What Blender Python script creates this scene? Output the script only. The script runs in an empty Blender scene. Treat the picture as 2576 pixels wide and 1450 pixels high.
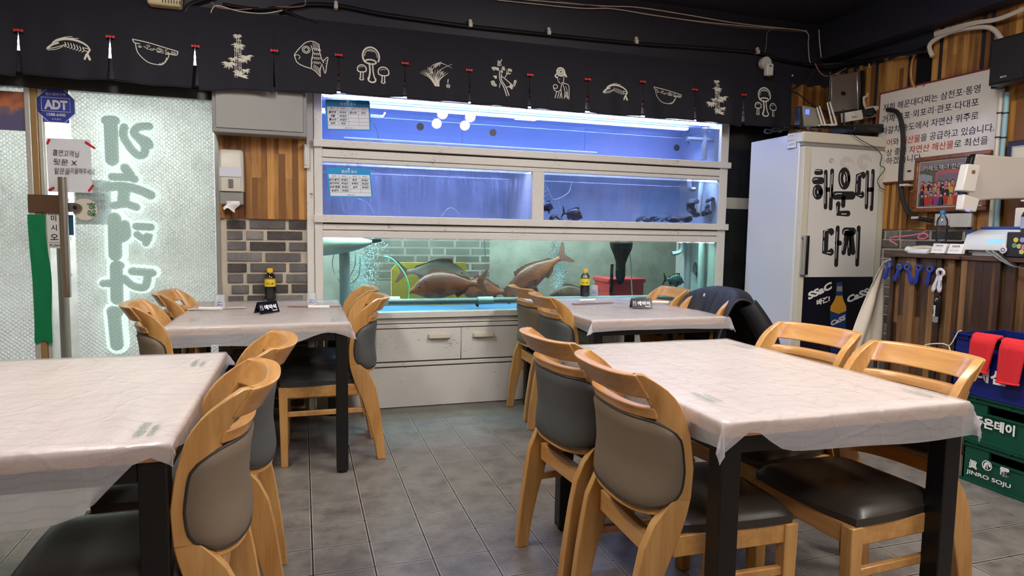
import bpy, bmesh, math, random
from mathutils import Vector, Matrix
random.seed(7)
sc = bpy.context.scene
COL = sc.collection
PI = math.pi

# ------------------------------------------------------------------ camera
FPX = 1642.2; PITCH = .08521; ROLL = .01648; YAW = .31254; H = 1.18
_r = Vector((math.cos(YAW), -math.sin(YAW), 0))
_f = Vector((math.sin(YAW)*math.cos(PITCH), math.cos(YAW)*math.cos(PITCH), -math.sin(PITCH)))
_u = _r.cross(_f)
R_ = _r*math.cos(ROLL) + _u*math.sin(ROLL)
U_ = _u*math.cos(ROLL) - _r*math.sin(ROLL)
cam = bpy.data.cameras.new('camera'); cam.sensor_width = 36; cam.lens = FPX/2576*36; cam.clip_start = .05
camo = bpy.data.objects.new('camera', cam); COL.objects.link(camo)
camo.matrix_world = Matrix(((R_.x, U_.x, -_f.x, 0), (R_.y, U_.y, -_f.y, 0), (R_.z, U_.z, -_f.z, H), (0, 0, 0, 1)))
sc.camera = camo

def P(x, y, ax, val):
    """world point seen at photo pixel x,y on the plane axis=val"""
    d = R_*((x-1288)/FPX) - U_*((y-725)/FPX) + _f
    o = Vector((0, 0, H)); t = (val-o[ax])/d[ax]
    return o + d*t

# ------------------------------------------------------------------ world and exposure
w = bpy.data.worlds.new('world'); sc.world = w; w.use_nodes = True
w.node_tree.nodes['Background'].inputs[0].default_value = (.12, .13, .15, 1)
w.node_tree.nodes['Background'].inputs[1].default_value = .4
vs = sc.view_settings
sc.display_settings.display_device = 'sRGB'
vs.view_transform = 'Standard'; vs.look = 'None'; vs.exposure = 0.27; vs.gamma = 1; vs.use_curve_mapping = False
sc.cycles.max_bounces = 8; sc.cycles.diffuse_bounces = 4; sc.cycles.glossy_bounces = 3; sc.cycles.transmission_bounces = 4
sc.cycles.transparent_max_bounces = 16; sc.cycles.sample_clamp_indirect = 4; sc.cycles.use_denoising = True
sc.cycles.caustics_reflective = False; sc.cycles.caustics_refractive = False

# ------------------------------------------------------------------ materials
MATS = {}
def srgb(r, g, b):
    f = lambda c: (c/255/12.92) if c/255 <= .04045 else ((c/255+.055)/1.055)**2.4
    return (f(r), f(g), f(b), 1)
class NT:
    def __init__(s, name):
        s.m = bpy.data.materials.new(name); s.m.use_nodes = True
        s.t = s.m.node_tree; s.n = s.t.nodes; s.l = s.t.links
        s.b = s.n['Principled BSDF']; s.out = s.n['Material Output']
    def add(s, typ, **kw):
        nd = s.n.new(typ)
        for k, v in kw.items():
            if k.startswith('i_'):
                key = k[2:].replace('_', ' ')
                nd.inputs[int(key) if key.isdigit() else key].default_value = v
            else: setattr(nd, k, v)
        return nd
    def link(s, a, b): s.l.new(a, b)
    def coords(s, scale=(1, 1, 1), kind='Object', rot=(0, 0, 0), loc=(0, 0, 0)):
        tc = s.add('ShaderNodeTexCoord'); mp = s.add('ShaderNodeMapping')
        mp.inputs['Scale'].default_value = scale; mp.inputs['Rotation'].default_value = rot; mp.inputs['Location'].default_value = loc
        s.link(tc.outputs[kind], mp.inputs[0]); return mp.outputs[0]
    def ramp(s, fac, stops):
        r = s.add('ShaderNodeValToRGB'); e = r.color_ramp.elements
        while len(e) > 1: e.remove(e[-1])
        e[0].position = stops[0][0]; e[0].color = stops[0][1]
        for p, c in stops[1:]:
            x = e.new(p); x.color = c
        s.link(fac, r.inputs[0]); return r.outputs[0]
    def noise(s, vec, scale, detail=3, rough=.55):
        n = s.add('ShaderNodeTexNoise'); n.inputs['Scale'].default_value = scale
        n.inputs['Detail'].default_value = detail; n.inputs['Roughness'].default_value = rough
        if vec: s.link(vec, n.inputs['Vector'])
        return n.outputs['Fac']
    def bump(s, h, strength=.2, dist=.002):
        b = s.add('ShaderNodeBump'); b.inputs['Strength'].default_value = strength; b.inputs['Distance'].default_value = dist
        s.link(h, b.inputs['Height']); s.link(b.outputs[0], s.b.inputs['Normal']); return b.outputs[0]
    def mix(s, fac, a, b, typ='MIX'):
        m = s.add('ShaderNodeMix', data_type='RGBA', blend_type=typ)
        for sock, v in ((m.inputs[0], fac), (m.inputs[6], a), (m.inputs[7], b)):
            if hasattr(v, 'default_value') or hasattr(v, 'is_output'): s.link(v, sock)
            else: sock.default_value = v
        return m.outputs[2]
    def mathn(s, op, a, b=0.0):
        m = s.add('ShaderNodeMath', operation=op)
        for sock, v in ((m.inputs[0], a), (m.inputs[1], b)):
            if hasattr(v, 'is_output'): s.link(v, sock)
            else: sock.default_value = v
        return m.outputs[0]

def plain(name, col, rough=.5, metal=0, spec=.5, bump=0, bscale=200, coat=0, var=0):
    if name in MATS: return MATS[name]
    t = NT(name); c = srgb(*col); t.b.inputs['Base Color'].default_value = c
    t.b.inputs['Roughness'].default_value = rough; t.b.inputs['Metallic'].default_value = metal
    t.b.inputs['Specular IOR Level'].default_value = spec; t.b.inputs['Coat Weight'].default_value = coat
    v = t.coords()
    nz = t.noise(v, bscale)
    if bump: t.bump(nz, bump, .002)
    if var:
        n2 = t.noise(v, 6)
        d = tuple(x*(1-var) for x in c[:3])+(1,)
        t.link(t.mix(t.ramp(n2, [(.35, (0, 0, 0, 1)), (.7, (1, 1, 1, 1))]), c, d), t.b.inputs['Base Color'])
    MATS[name] = t.m; return t.m

def emis(name, col, strength):
    if name in MATS: return MATS[name]
    t = NT(name); e = t.add('ShaderNodeEmission'); e.inputs[0].default_value = srgb(*col); e.inputs[1].default_value = strength
    t.link(e.outputs[0], t.out.inputs[0]); MATS[name] = t.m; return t.m

def wood(name, light, dark, axis='Z', rough=.35, coat=.3, scale=1.0, seg=0):
    t = NT(name)
    sc3 = {'X': (1.5, 22, 22), 'Y': (22, 1.5, 22), 'Z': (22, 22, 1.5)}[axis]
    v = t.coords(tuple(a*scale for a in sc3))
    n = t.noise(v, 1.6, 5, .6)
    n2 = t.noise(t.coords((3, 3, 3)), 1, 2)
    n3 = t.noise(t.coords(tuple(a*6*scale for a in sc3)), 2, 2)
    at = t.add('ShaderNodeAttribute', attribute_name='rnd')
    a = t.mathn('ADD', t.mathn('MULTIPLY', n, .7), t.mathn('MULTIPLY', n2, .35))
    a = t.mathn('ADD', a, t.mathn('MULTIPLY', at.outputs['Fac'], seg))
    a = t.mathn('ADD', a, t.mathn('MULTIPLY', n3, .12))
    c = t.ramp(a, [(.38, srgb(*light)), (.75+seg*.5, srgb(*dark))])
    t.link(c, t.b.inputs['Base Color']); t.b.inputs['Roughness'].default_value = rough
    t.b.inputs['Coat Weight'].default_value = coat; t.b.inputs['Coat Roughness'].default_value = .18
    t.bump(n, .06, .001); MATS[name] = t.m; return t.m

M_oak = wood('oak_chair_wood', (216, 170, 104), (176, 122, 62), 'Z')
M_oakx = wood('oak_rail_wood', (216, 168, 102), (180, 124, 64), 'Y')
M_slat = wood('cedar_slat_wood', (228, 170, 88), (122, 78, 34), 'Z', .6, .05, 1, .55)
M_slatdark = wood('walnut_slat_wood', (160, 118, 74), (60, 40, 26), 'Z', .45, .15, 1, .55)
M_countertop = wood('counter_plank_wood', (110, 74, 54), (52, 34, 26), 'Y', .5, .1)
M_table = wood('table_pale_wood', (224, 210, 196), (190, 170, 156), 'Y', .4, .2, .7)
M_tedge = wood('table_edge_wood', (206, 166, 116), (160, 116, 74), 'X', .4, .2, .7)
M_frame = wood('picture_frame_wood', (150, 88, 46), (92, 48, 24), 'X', .35, .3)

def leather(name, col, rough=.38):
    t = NT(name); c = srgb(*col)
    v = t.coords(); n = t.noise(v, 5, 3)
    t.link(t.mix(n, c, tuple(x*.7 for x in c[:3])+(1,)), t.b.inputs['Base Color'])
    t.b.inputs['Roughness'].default_value = rough
    t.bump(t.noise(v, 420, 2), .18, .0006); MATS[name] = t.m; return t.m
M_seat = leather('dark_brown_leather', (62, 56, 52), .33)
M_seatg = leather('charcoal_leather', (66, 68, 68), .33)
M_taupe = leather('taupe_vinyl', (128, 112, 92), .62)
M_grey = leather('grey_vinyl', (88, 90, 88), .62)
M_black = plain('black_powder_coat', (11, 11, 12), .4, bump=.05)
M_blackplastic = plain('black_plastic', (18, 18, 20), .35)
M_darkplastic = plain('charcoal_plastic', (42, 43, 46), .45)
M_whiteplastic = plain('white_plastic', (226, 222, 214), .4)
M_chrome = plain('brushed_steel', (190, 188, 184), .25, metal=1)
M_cream = plain('cream_metal', (214, 206, 188), .4)
M_red = plain('red_thread', (214, 44, 40), .6)
M_print = plain('cream_print_ink', (224, 220, 205), .8)
M_ink = plain('black_ink', (22, 22, 26), .7)
M_navyink = plain('navy_ink', (26, 26, 62), .7)
M_redink = plain('red_ink', (190, 34, 30), .7)
M_white = plain('white_paper', (236, 234, 230), .7)
M_greenink = plain('green_ink', (60, 110, 84), .7)
M_rubber = plain('black_rubber', (22, 22, 22), .6)

def m_whiteframe():
    t = NT('aged_white_frame'); v = t.coords()
    n = t.noise(v, 3.5, 6, .7); n2 = t.noise(t.coords((1, 1, 3)), 40, 4)
    d = t.mathn('MULTIPLY', n, n2)
    c = t.ramp(d, [(.13, srgb(124, 106, 84)), (.155, srgb(216, 213, 205)), (.5, srgb(226, 224, 218))])
    t.link(c, t.b.inputs['Base Color']); t.b.inputs['Roughness'].default_value = .34; return t.m
M_tankframe = m_whiteframe()

def m_tile():
    t = NT('grey_floor_tile'); tc = t.add('ShaderNodeTexCoord')
    mp = t.add('ShaderNodeMapping'); mp.inputs['Location'].default_value = (-.2338+.2073*20, -2.239+.1928*20, 0)
    t.link(tc.outputs['Object'], mp.inputs[0])
    br = t.add('ShaderNodeTexBrick', offset=0, squash=1)
    br.inputs['Scale'].default_value = 1; br.inputs['Mortar Size'].default_value = .003; br.inputs['Mortar Smooth'].default_value = .3
    br.inputs['Brick Width'].default_value = .2073; br.inputs['Row Height'].default_value = .1928
    br.inputs['Color1'].default_value = (0.35, .35, .35, 1); br.inputs['Color2'].default_value = (.65, .65, .65, 1); br.inputs['Mortar'].default_value = (0, 0, 0, 1)
    t.link(mp.outputs[0], br.inputs['Vector'])
    ob = tc.outputs['Object']
    n = t.noise(ob, 9, 6, .7); n2 = t.noise(ob, 160, 3, .7)
    a = t.mathn('ADD', t.mathn('MULTIPLY', n, .8), t.mathn('MULTIPLY', n2, .35))
    a = t.mathn('ADD', a, t.mathn('MULTIPLY', br.outputs['Color'], .12))
    c = t.ramp(a, [(.42, srgb(64, 60, 56)), (.64, srgb(112, 106, 100)), (.85, srgb(138, 132, 124))])
    b2 = t.add('ShaderNodeTexBrick', offset=0, squash=1)
    for k_, v_ in (('Scale', 1), ('Mortar Size', .0064), ('Mortar Smooth', .1), ('Brick Width', .2073), ('Row Height', .1928)): b2.inputs[k_].default_value = v_
    t.link(mp.outputs[0], b2.inputs['Vector'])
    c = t.mix(t.mathn('MULTIPLY', b2.outputs['Fac'], .6), c, srgb(176, 170, 158))  # pale rim beside the grout paints a bevel highlight
    c2 = t.mix(br.outputs['Fac'], c, srgb(22, 20, 20))
    t.link(c2, t.b.inputs['Base Color'])
    rr = t.ramp(n, [(.3, (.28, .28, .28, 1)), (.7, (.42, .42, .42, 1))]); t.link(rr, t.b.inputs['Roughness'])
    hh = t.mathn('SUBTRACT', t.mathn('MULTIPLY', n2, .12), br.outputs['Fac'])
    t.bump(hh, .6, .003); return t.m
M_tile = m_tile()

def m_brick():
    t = NT('grey_brick'); at = t.add('ShaderNodeAttribute', attribute_name='rnd'); v = t.coords()
    n = t.noise(v, 120, 4, .75); n2 = t.noise(v, 14, 3)
    a = t.mathn('ADD', t.mathn('MULTIPLY', at.outputs['Fac'], .45), t.mathn('ADD', t.mathn('MULTIPLY', n, .35), t.mathn('MULTIPLY', n2, .3)))
    c = t.ramp(a, [(.3, srgb(62, 58, 56)), (.6, srgb(104, 100, 98)), (.85, srgb(150, 147, 144))])
    t.link(c, t.b.inputs['Base Color']); t.b.inputs['Roughness'].default_value = .85; t.bump(n, .5, .004); return t.m
M_brick = m_brick()
M_mortar = plain('pale_mortar', (200, 190, 172), .9, bump=.5, bscale=90, var=.25)
M_blackpaint = plain('black_paint', (36, 36, 46), .55, bump=.15, bscale=60)
M_fabric = plain('black_cotton', (26, 26, 36), .85, bump=.15, bscale=500)

def film(name, col, transp, trans=.4, rough=.35, wr=.3, wscale=9, grain=False):
    """thin plastic sheet: part clear, part milky, with a sheen and wrinkles"""
    t = NT(name); c = srgb(*col)
    v = t.coords(); n = t.noise(t.coords((1.6, .5, 1), rot=(0, 0, .5)), wscale, 6, .6)
    vo = t.add('ShaderNodeTexVoronoi', feature='DISTANCE_TO_EDGE'); vo.inputs['Scale'].default_value = wscale*.8
    di = t.noise(v, 3, 3); mp = t.mix(.18, v, di); t.link(mp, vo.inputs['Vector'])
    h = t.mathn('ADD', n, t.mathn('MULTIPLY', t.ramp(vo.outputs['Distance'], [(0, (1, 1, 1, 1)), (.04, (0, 0, 0, 1))]), .12))
    bn = t.bump(h, wr, .01)
    t.b.inputs['Base Color'].default_value = c; t.b.inputs['Roughness'].default_value = rough
    if grain:
        wv = t.add('ShaderNodeTexWave', wave_type='RINGS'); wv.inputs['Scale'].default_value = 16; wv.inputs['Distortion'].default_value = 11
        wv.inputs['Detail'].default_value = 2; wv.inputs['Detail Scale'].default_value = .5
        t.link(t.coords((1, .3, 1), loc=(.7, .2, 0)), wv.inputs['Vector'])
        g = t.ramp(wv.outputs['Fac'], [(0, tuple(x*.90 for x in c[:3])+(1,)), (.2, c)])
        t.link(g, t.b.inputs['Base Color'])
    tl = t.add('ShaderNodeBsdfTranslucent'); tl.inputs[0].default_value = c
    tr = t.add('ShaderNodeBsdfTransparent')
    m1 = t.add('ShaderNodeMixShader'); m1.inputs[0].default_value = trans; t.link(t.b.outputs[0], m1.inputs[1]); t.link(tl.outputs[0], m1.inputs[2])
    m2 = t.add('ShaderNodeMixShader'); m2.inputs[0].default_value = transp; t.link(m1.outputs[0], m2.inputs[1]); t.link(tr.outputs[0], m2.inputs[2])
    t.link(m2.outputs[0], t.out.inputs[0]); MATS[name] = t.m; return t.m
M_cloth = film('plastic_table_film', (228, 225, 226), .50, .2, .17, .65, 7, True)

def glass(name, tint=(235, 245, 245), refl=.06, rough=.0):
    t = NT(name); tr = t.add('ShaderNodeBsdfTransparent'); tr.inputs[0].default_value = srgb(*tint)
    gl = t.add('ShaderNodeBsdfGlossy'); gl.inputs['Roughness'].default_value = rough
    lw = t.add('ShaderNodeFresnel'); lw.inputs[0].default_value = 1.45
    f = t.mathn('ADD', t.mathn('MULTIPLY', lw.outputs[0], .9), refl-.04)
    m = t.add('ShaderNodeMixShader'); t.link(f, m.inputs[0]); t.link(tr.outputs[0], m.inputs[1]); t.link(gl.outputs[0], m.inputs[2])
    t.link(m.outputs[0], t.out.inputs[0]); MATS[name] = t.m; return t.m
M_glass = glass('clear_glass', (250, 252, 251))

# ------------------------------------------------------------------ mesh builder
class MB:
    def __init__(s): s.v = []; s.f = []; s.r = []; s.mi = []
    def _add(s, vs_, fs, rnd=0., mi=0):
        o = len(s.v); s.v += [Vector(a) for a in vs_]
        for f in fs: s.f.append(tuple(o+i for i in f)); s.r.append(rnd); s.mi.append(mi)
    def box(s, a, b, rnd=0., mi=0):
        x0, y0, z0 = (min(a[i], b[i]) for i in range(3)); x1, y1, z1 = (max(a[i], b[i]) for i in range(3))
        s._add([(x0, y0, z0), (x1, y0, z0), (x1, y1, z0), (x0, y1, z0), (x0, y0, z1), (x1, y0, z1), (x1, y1, z1), (x0, y1, z1)],
               [(0, 3, 2, 1), (4, 5, 6, 7), (0, 1, 5, 4), (1, 2, 6, 5), (2, 3, 7, 6), (3, 0, 4, 7)], rnd, mi); return s
    def obox(s, c, ax, ay, az, rnd=0., mi=0):
        """box from a centre and three half-axis vectors"""
        c, ax, ay, az = map(Vector, (c, ax, ay, az)); vs_ = []
        for k in (-1, 1):
            for i, j in ((-1, -1), (1, -1), (1, 1), (-1, 1)): vs_.append(c+ax*i+ay*j+az*k)
        s._add(vs_, [(0, 3, 2, 1), (4, 5, 6, 7), (0, 1, 5, 4), (1, 2, 6, 5), (2, 3, 7, 6), (3, 0, 4, 7)], rnd, mi); return s
    def quad(s, a, b, c, d, rnd=0., mi=0): s._add([a, b, c, d], [(0, 1, 2, 3)], rnd, mi); return s
    def tube(s, pts, r, n=8, cap=True, smooth=True, flat=1.0):
        pts = [Vector(p) for p in pts]
        if smooth and len(pts) > 2: pts, r = spline(pts, r)
        rs = r if isinstance(r, (list, tuple)) else [r]*len(pts)
        rings = []; prev = None
        for i, p in enumerate(pts):
            d = (pts[min(i+1, len(pts)-1)]-pts[max(i-1, 0)])
            if d.length < 1e-9: d = Vector((0, 0, 1))
            d.normalize()
            if prev is None:
                a = Vector((0, 0, 1)) if abs(d.z) < .9 else Vector((1, 0, 0))
                e1 = d.cross(a).normalized()
            else: e1 = (prev-d*prev.dot(d)).normalized()
            prev = e1; e2 = d.cross(e1)
            rings.append([p+(e1*math.cos(2*PI*k/n)+e2*math.sin(2*PI*k/n)*flat)*rs[i] for k in range(n)])
        s.rings(rings, cap); return s
    def rings(s, rings, cap=True, rnd=0., closed=True, mi=0):
        n = len(rings[0]); vs_ = [p for r in rings for p in r]; fs = []
        for i in range(len(rings)-1):
            for k in range(n if closed else n-1):
                k2 = (k+1) % n; fs.append((i*n+k, i*n+k2, (i+1)*n+k2, (i+1)*n+k))
        if cap: fs.append(tuple(reversed(range(n)))); fs.append(tuple((len(rings)-1)*n+k for k in range(n)))
        s._add(vs_, fs, rnd, mi); return s
    def lathe(s, prof, c=(0, 0, 0), n=24, axis='Z', cap=False, mi=0):
        c = Vector(c); rings = []
        for r, z in prof:
            ring = []
            for k in range(n):
                a = 2*PI*k/n; p = (r*math.cos(a), r*math.sin(a), z)
                if axis == 'X': p = (z, p[0], p[1])
                if axis == 'Y': p = (p[0], -z, p[1])
                ring.append(c+Vector(p))
            rings.append(ring)
        s.rings(rings, cap, mi=mi); return s
    def prism(s, poly, o, ex, ey, ez, rnd=0., mi=0):
        """2D polygon (ex,ey) extruded along vector ez from origin o"""
        o, ex, ey, ez = map(Vector, (o, ex, ey, ez)); n = len(poly)
        a = [o+ex*p[0]+ey*p[1] for p in poly]
        s._add(a+[p+ez for p in a], [tuple(reversed(range(n))), tuple(range(n, 2*n))]+[(i, (i+1) % n, n+(i+1) % n, n+i) for i in range(n)], rnd, mi); return s
    def grid(s, fn, nu, nv, rnd=0., mi=0):
        vs_ = [fn(i/nu, j/nv) for j in range(nv+1) for i in range(nu+1)]
        s._add(vs_, [(j*(nu+1)+i, j*(nu+1)+i+1, (j+1)*(nu+1)+i+1, (j+1)*(nu+1)+i) for j in range(nv) for i in range(nu)], rnd, mi); return s
    def ball(s, c, r, n=12, m=8, mi=0):
        c = Vector(c); r = Vector(r) if not isinstance(r, (int, float)) else Vector((r, r, r))
        rings = []
        for i in range(m+1):
            a = PI*i/m; rr = max(math.sin(a), .001)
            rings.append([c+Vector((r.x*rr*math.cos(2*PI*k/n), r.y*rr*math.sin(2*PI*k/n), -r.z*math.cos(a))) for k in range(n)])
        s.rings(rings, True, mi=mi); return s
    def stroke(s, pts, w, o, ex, ey, lift=0., nrm=None, th=0., smooth=True, mi=0):
        """flat brush stroke in the plane o,ex,ey; w width or list of widths"""
        o, ex, ey = map(Vector, (o, ex, ey)); nz = Vector(nrm) if nrm else ex.cross(ey).normalized()
        o = o+nz*lift
        pts = [Vector((p[0], p[1], 0)) for p in pts]
        if smooth and len(pts) > 2: pts, w = spline(pts, w, 4)
        ws = w if isinstance(w, (list, tuple)) else [w]*len(pts)
        L = []; Rr = []
        for i, p in enumerate(pts):
            d = pts[min(i+1, len(pts)-1)]-pts[max(i-1, 0)]
            if d.length < 1e-9: d = Vector((1, 0, 0))
            d.normalize(); nn = Vector((-d.y, d.x, 0)); h = ws[i]/2
            if i == 0: cap0 = [(p+(-d*math.cos(a)+nn*math.sin(a))*h) for a in (PI/2.5, PI/5, 0, -PI/5, -PI/2.5)]
            if i == len(pts)-1: cap1 = [(p+(d*math.cos(a)+nn*math.sin(a))*h) for a in (-PI/2.5, -PI/5, 0, PI/5, PI/2.5)]
            L.append(p+nn*h); Rr.append(p-nn*h)
        T = lambda q: o+ex*q.x+ey*q.y
        n = len(L); vs_ = [T(q) for q in L]+[T(q) for q in Rr]+[T(q) for q in cap0]+[T(q) for q in cap1]
        fs = [(i, n+i, n+i+1, i+1) for i in range(n-1)]
        fs.append((n, 0)+tuple(2*n+k for k in range(5))); fs.append((n-1, 2*n-1)+tuple(2*n+5+k for k in range(5)))
        if th:
            m = len(vs_); vs_ = vs_+[v+nz*th for v in vs_]; out = list(range(n))+[2*n+9-k for k in range(5)]+[n+n-1-k for k in range(n)]+[2*n+4-k for k in range(5)]
            fs = fs+[tuple(reversed([a+m for a in f])) for f in fs]
            fs += [(out[k], out[(k+1) % len(out)], out[(k+1) % len(out)]+m, out[k]+m) for k in range(len(out))]
        s._add(vs_, fs, 0, mi); return s
    def build(s, name, mat, parent=None, loc=None, smooth=40, bevel=0, seg=2, recalc=True):
        me = bpy.data.meshes.new(name); base = Vector((0, 0, 0))
        ob = bpy.data.objects.new(name, me)
        if parent is not None:
            ob.parent = parent; m = parent.matrix_basis if parent.parent is None else parent.parent.matrix_basis @ parent.matrix_basis
            inv = m.inverted() if parent.get('_world', 1) else Matrix.Identity(4)
            vs_ = [inv @ v for v in s.v]
        else:
            if loc is None:
                xs = [v.x for v in s.v]; ys = [v.y for v in s.v]; zs = [v.z for v in s.v]
                loc = ((min(xs)+max(xs))/2, (min(ys)+max(ys))/2, min(zs))
            base = Vector(loc); ob.location = base; vs_ = [v-base for v in s.v]
        me.from_pydata([tuple(v) for v in vs_], [], s.f)
        for m_ in (mat if isinstance(mat, (list, tuple)) else [mat]): me.materials.append(m_)
        at = me.attributes.new('rnd', 'FLOAT', 'FACE')
        for i, r in enumerate(s.r): at.data[i].value = r
        if any(s.mi):
            for i, k in enumerate(s.mi): me.polygons[i].material_index = k
        if recalc:
            bm = bmesh.new(); bm.from_mesh(me); bmesh.ops.recalc_face_normals(bm, faces=bm.faces); bm.to_mesh(me); bm.free()
        if smooth:
            me.shade_smooth(); me.set_sharp_from_angle(angle=math.radians(smooth))
        COL.objects.link(ob)
        if bevel:
            b = ob.modifiers.new('bevel', 'BEVEL'); b.width = bevel; b.segments = seg; b.limit_method = 'ANGLE'; b.angle_limit = math.radians(35)
            b.harden_normals = False
        return ob

def spline(pts, r, sub=5):
    n = len(pts); rs = r if isinstance(r, (list, tuple)) else [r]*n; out = []; ro = []
    for i in range(n-1):
        p0, p1, p2, p3 = pts[max(i-1, 0)], pts[i], pts[i+1], pts[min(i+2, n-1)]
        for k in range(sub):
            t = k/sub
            out.append(.5*((2*p1)+(p2-p0)*t+(2*p0-5*p1+4*p2-p3)*t*t+(3*p1-p0-3*p2+p3)*t**3)); ro.append(rs[i]*(1-t)+rs[i+1]*t)
    out.append(pts[-1]); ro.append(rs[-1])
    return out, ro

def tag(o, label=None, cat=None, group=None, kind=None):
    if label: o['label'] = label
    if cat: o['category'] = cat
    if group: o['group'] = group
    if kind: o['kind'] = kind
    return o
def thing(name, label, cat, loc=(0, 0, 0), rz=0, group=None, local=False):
    o = bpy.data.objects.new(name, None); COL.objects.link(o); o.empty_display_size = .1
    o.matrix_basis = Matrix.Translation(Vector(loc)) @ Matrix.Rotation(rz, 4, 'Z')
    return tag(o, label, cat, group)
def struct(mb, name, mat, **k):
    o = mb.build(name, mat, loc=(0, 0, 0), **k); o['kind'] = 'structure'; return o
def children(o): return [c for c in bpy.data.objects if c.parent == o]
def dup(root, loc, rz=0, label=None, group=None, scale=None):
    kids = KIDS.get(root.name)
    if kids is None:
        kids = [(c, children(c)) for c in children(root)]; KIDS[root.name] = kids
    r = root.copy(); COL.objects.link(r)
    r.matrix_basis = Matrix.Translation(Vector(loc)) @ Matrix.Rotation(rz, 4, 'Z') @ (Matrix.Diagonal(Vector(scale).to_4d()) if scale else Matrix.Identity(4))
    if label: r['label'] = label
    if group: r['group'] = group
    for c, gs in kids:
        d = c.copy(); COL.objects.link(d); d.parent = r
        for g in gs:
            e = g.copy(); COL.objects.link(e); e.parent = d
    return r
KIDS = {}

def text(body, o, ex, ey, mat, width=None, height=None, parent=None, name='lettering', bold=0., align='LEFT', ext=0.0, mats=None, fmt=None, shear=0, lift=.0006, label=None, spacing=1.0):
    """lettering as a mesh in the plane o,ex,ey (unit vectors); scaled to width or height"""
    cu = bpy.data.curves.new('t', 'FONT'); cu.body = body; cu.size = 1; cu.offset = bold; cu.extrude = ext; cu.shear = shear
    cu.resolution_u = 3; cu.space_character = spacing
    for m_ in (mats or [mat]): cu.materials.append(m_)
    if fmt:
        for i, k in enumerate(fmt): cu.body_format[i].material_index = k
    tmp = bpy.data.objects.new('t', cu); COL.objects.link(tmp)
    dg = bpy.context.evaluated_depsgraph_get(); dg.update()
    me = bpy.data.meshes.new_from_object(tmp.evaluated_get(dg))
    COL.objects.unlink(tmp); bpy.data.objects.remove(tmp); bpy.data.curves.remove(cu)
    if len(me.vertices) == 0: return None
    xs = [v.co.x for v in me.vertices]; ys = [v.co.y for v in me.vertices]
    x0, x1, y0, y1 = min(xs), max(xs), min(ys), max(ys)
    sx = (width/(x1-x0)) if width else height/(y1-y0); sy = (height/(y1-y0)) if height else sx
    o, ex, ey = Vector(o), Vector(ex), Vector(ey); nz = ex.cross(ey).normalized()
    ox = {'LEFT': 0, 'CENTER': .5, 'RIGHT': 1}[align]*(x1-x0)
    inv = Matrix.Identity(4)
    if parent is not None:
        m = parent.matrix_basis if parent.parent is None else parent.parent.matrix_basis @ parent.matrix_basis
        inv = m.inverted()
    for v in me.vertices:
        p = o+ex*((v.co.x-x0-ox)*sx)+ey*((v.co.y-y0)*sy)+nz*(v.co.z*sx+lift); v.co = inv @ p
    me.name = name
    at = me.attributes.new('rnd', 'FLOAT', 'FACE')
    ob = bpy.data.objects.new(name, me); COL.objects.link(ob)
    if parent is not None: ob.parent = parent
    if label: ob['label'] = label
    return ob
# ------------------------------------------------------------------ lamps of the room
XL, XR, YF, YB, ZC = -2.6, 3.95, -2.6, 4.33, 2.8
M_lampwarm = emis('warm_lamp_glow', (255, 214, 150), 22)
M_panel = emis('white_lamp_panel', (255, 249, 242), 38)
for i, (x, y, wx, wy, lab) in enumerate([(-.7, 2.2, .3, 1.2, 'long ceiling light above the tables by the glass door'), (1.7, 2.0, .3, 1.2, 'long ceiling light above the tables near the fridge'),
                       (.5, -.6, 1.2, .3, 'long ceiling light crossing the aisle behind the viewer'), (3.0, .4, .3, 1.2, 'long ceiling light beside the right wall')]):
    t_ = thing('ceiling_light', lab, 'lamp', (x, y, ZC-.05))
    MB().box((x-wx/2-.02, y-wy/2-.02, ZC-.04), (x+wx/2+.02, y+wy/2+.02, ZC)).build('housing', M_whiteplastic, t_, bevel=.004)
    MB().box((x-wx/2, y-wy/2, ZC-.052), (x+wx/2, y+wy/2, ZC-.0401)).build('diffuser', M_panel, t_)
t_ = thing('added_blue_lamp', 'added blue tube lamp, unseen, hung from the ceiling behind the viewer', 'lamp', (.75, .55, 2.5))  # blue lamp added to tint the floor and chair rails
MB().box((.55, .50, 2.56), (.95, .60, 2.60)).build('housing', M_blackplastic, t_)
MB().tube([(.57, .55, 2.535), (.93, .55, 2.535)], .014, 12, smooth=False).build('tube', emis('blue_tube_glow', (60, 70, 255), 110), t_)
MB().tube([(.75, .55, 2.6), (.75, .55, ZC)], .005, 6).build('cord', M_blackplastic, t_)
# warm globes whose reflections show in the upper tank glass
for k, (px, py) in enumerate([(1115, 285), (1100, 310), (1185, 293), (1171, 315)]):
    d = P(px, py, 1, 4.29); v = d-Vector((0, 0, H)); t1 = (2.62-d.z)/v.z
    q = Vector((d.x+v.x*t1, 4.29-v.y*t1, 2.62))
    if q.y < YF+.3: q = Vector((d.x+v.x*(4.29-YF-.4)/v.y, YF+.4, d.z+v.z*(4.29-YF-.4)/v.y))
    t_ = thing('globe_lamp', 'warm globe lamp hanging behind the viewer, ' + ['front left', 'rear left', 'front right', 'rear right'][k]+' of four', 'lamp', tuple(q), group='warm globe lamps')
    MB().ball(q, .065, 20, 14).build('globe', M_lampwarm, t_)
    MB().tube([q+Vector((0, 0, .06)), Vector((q.x, q.y, ZC))], .006, 6).build('cord', M_blackplastic, t_)

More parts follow.
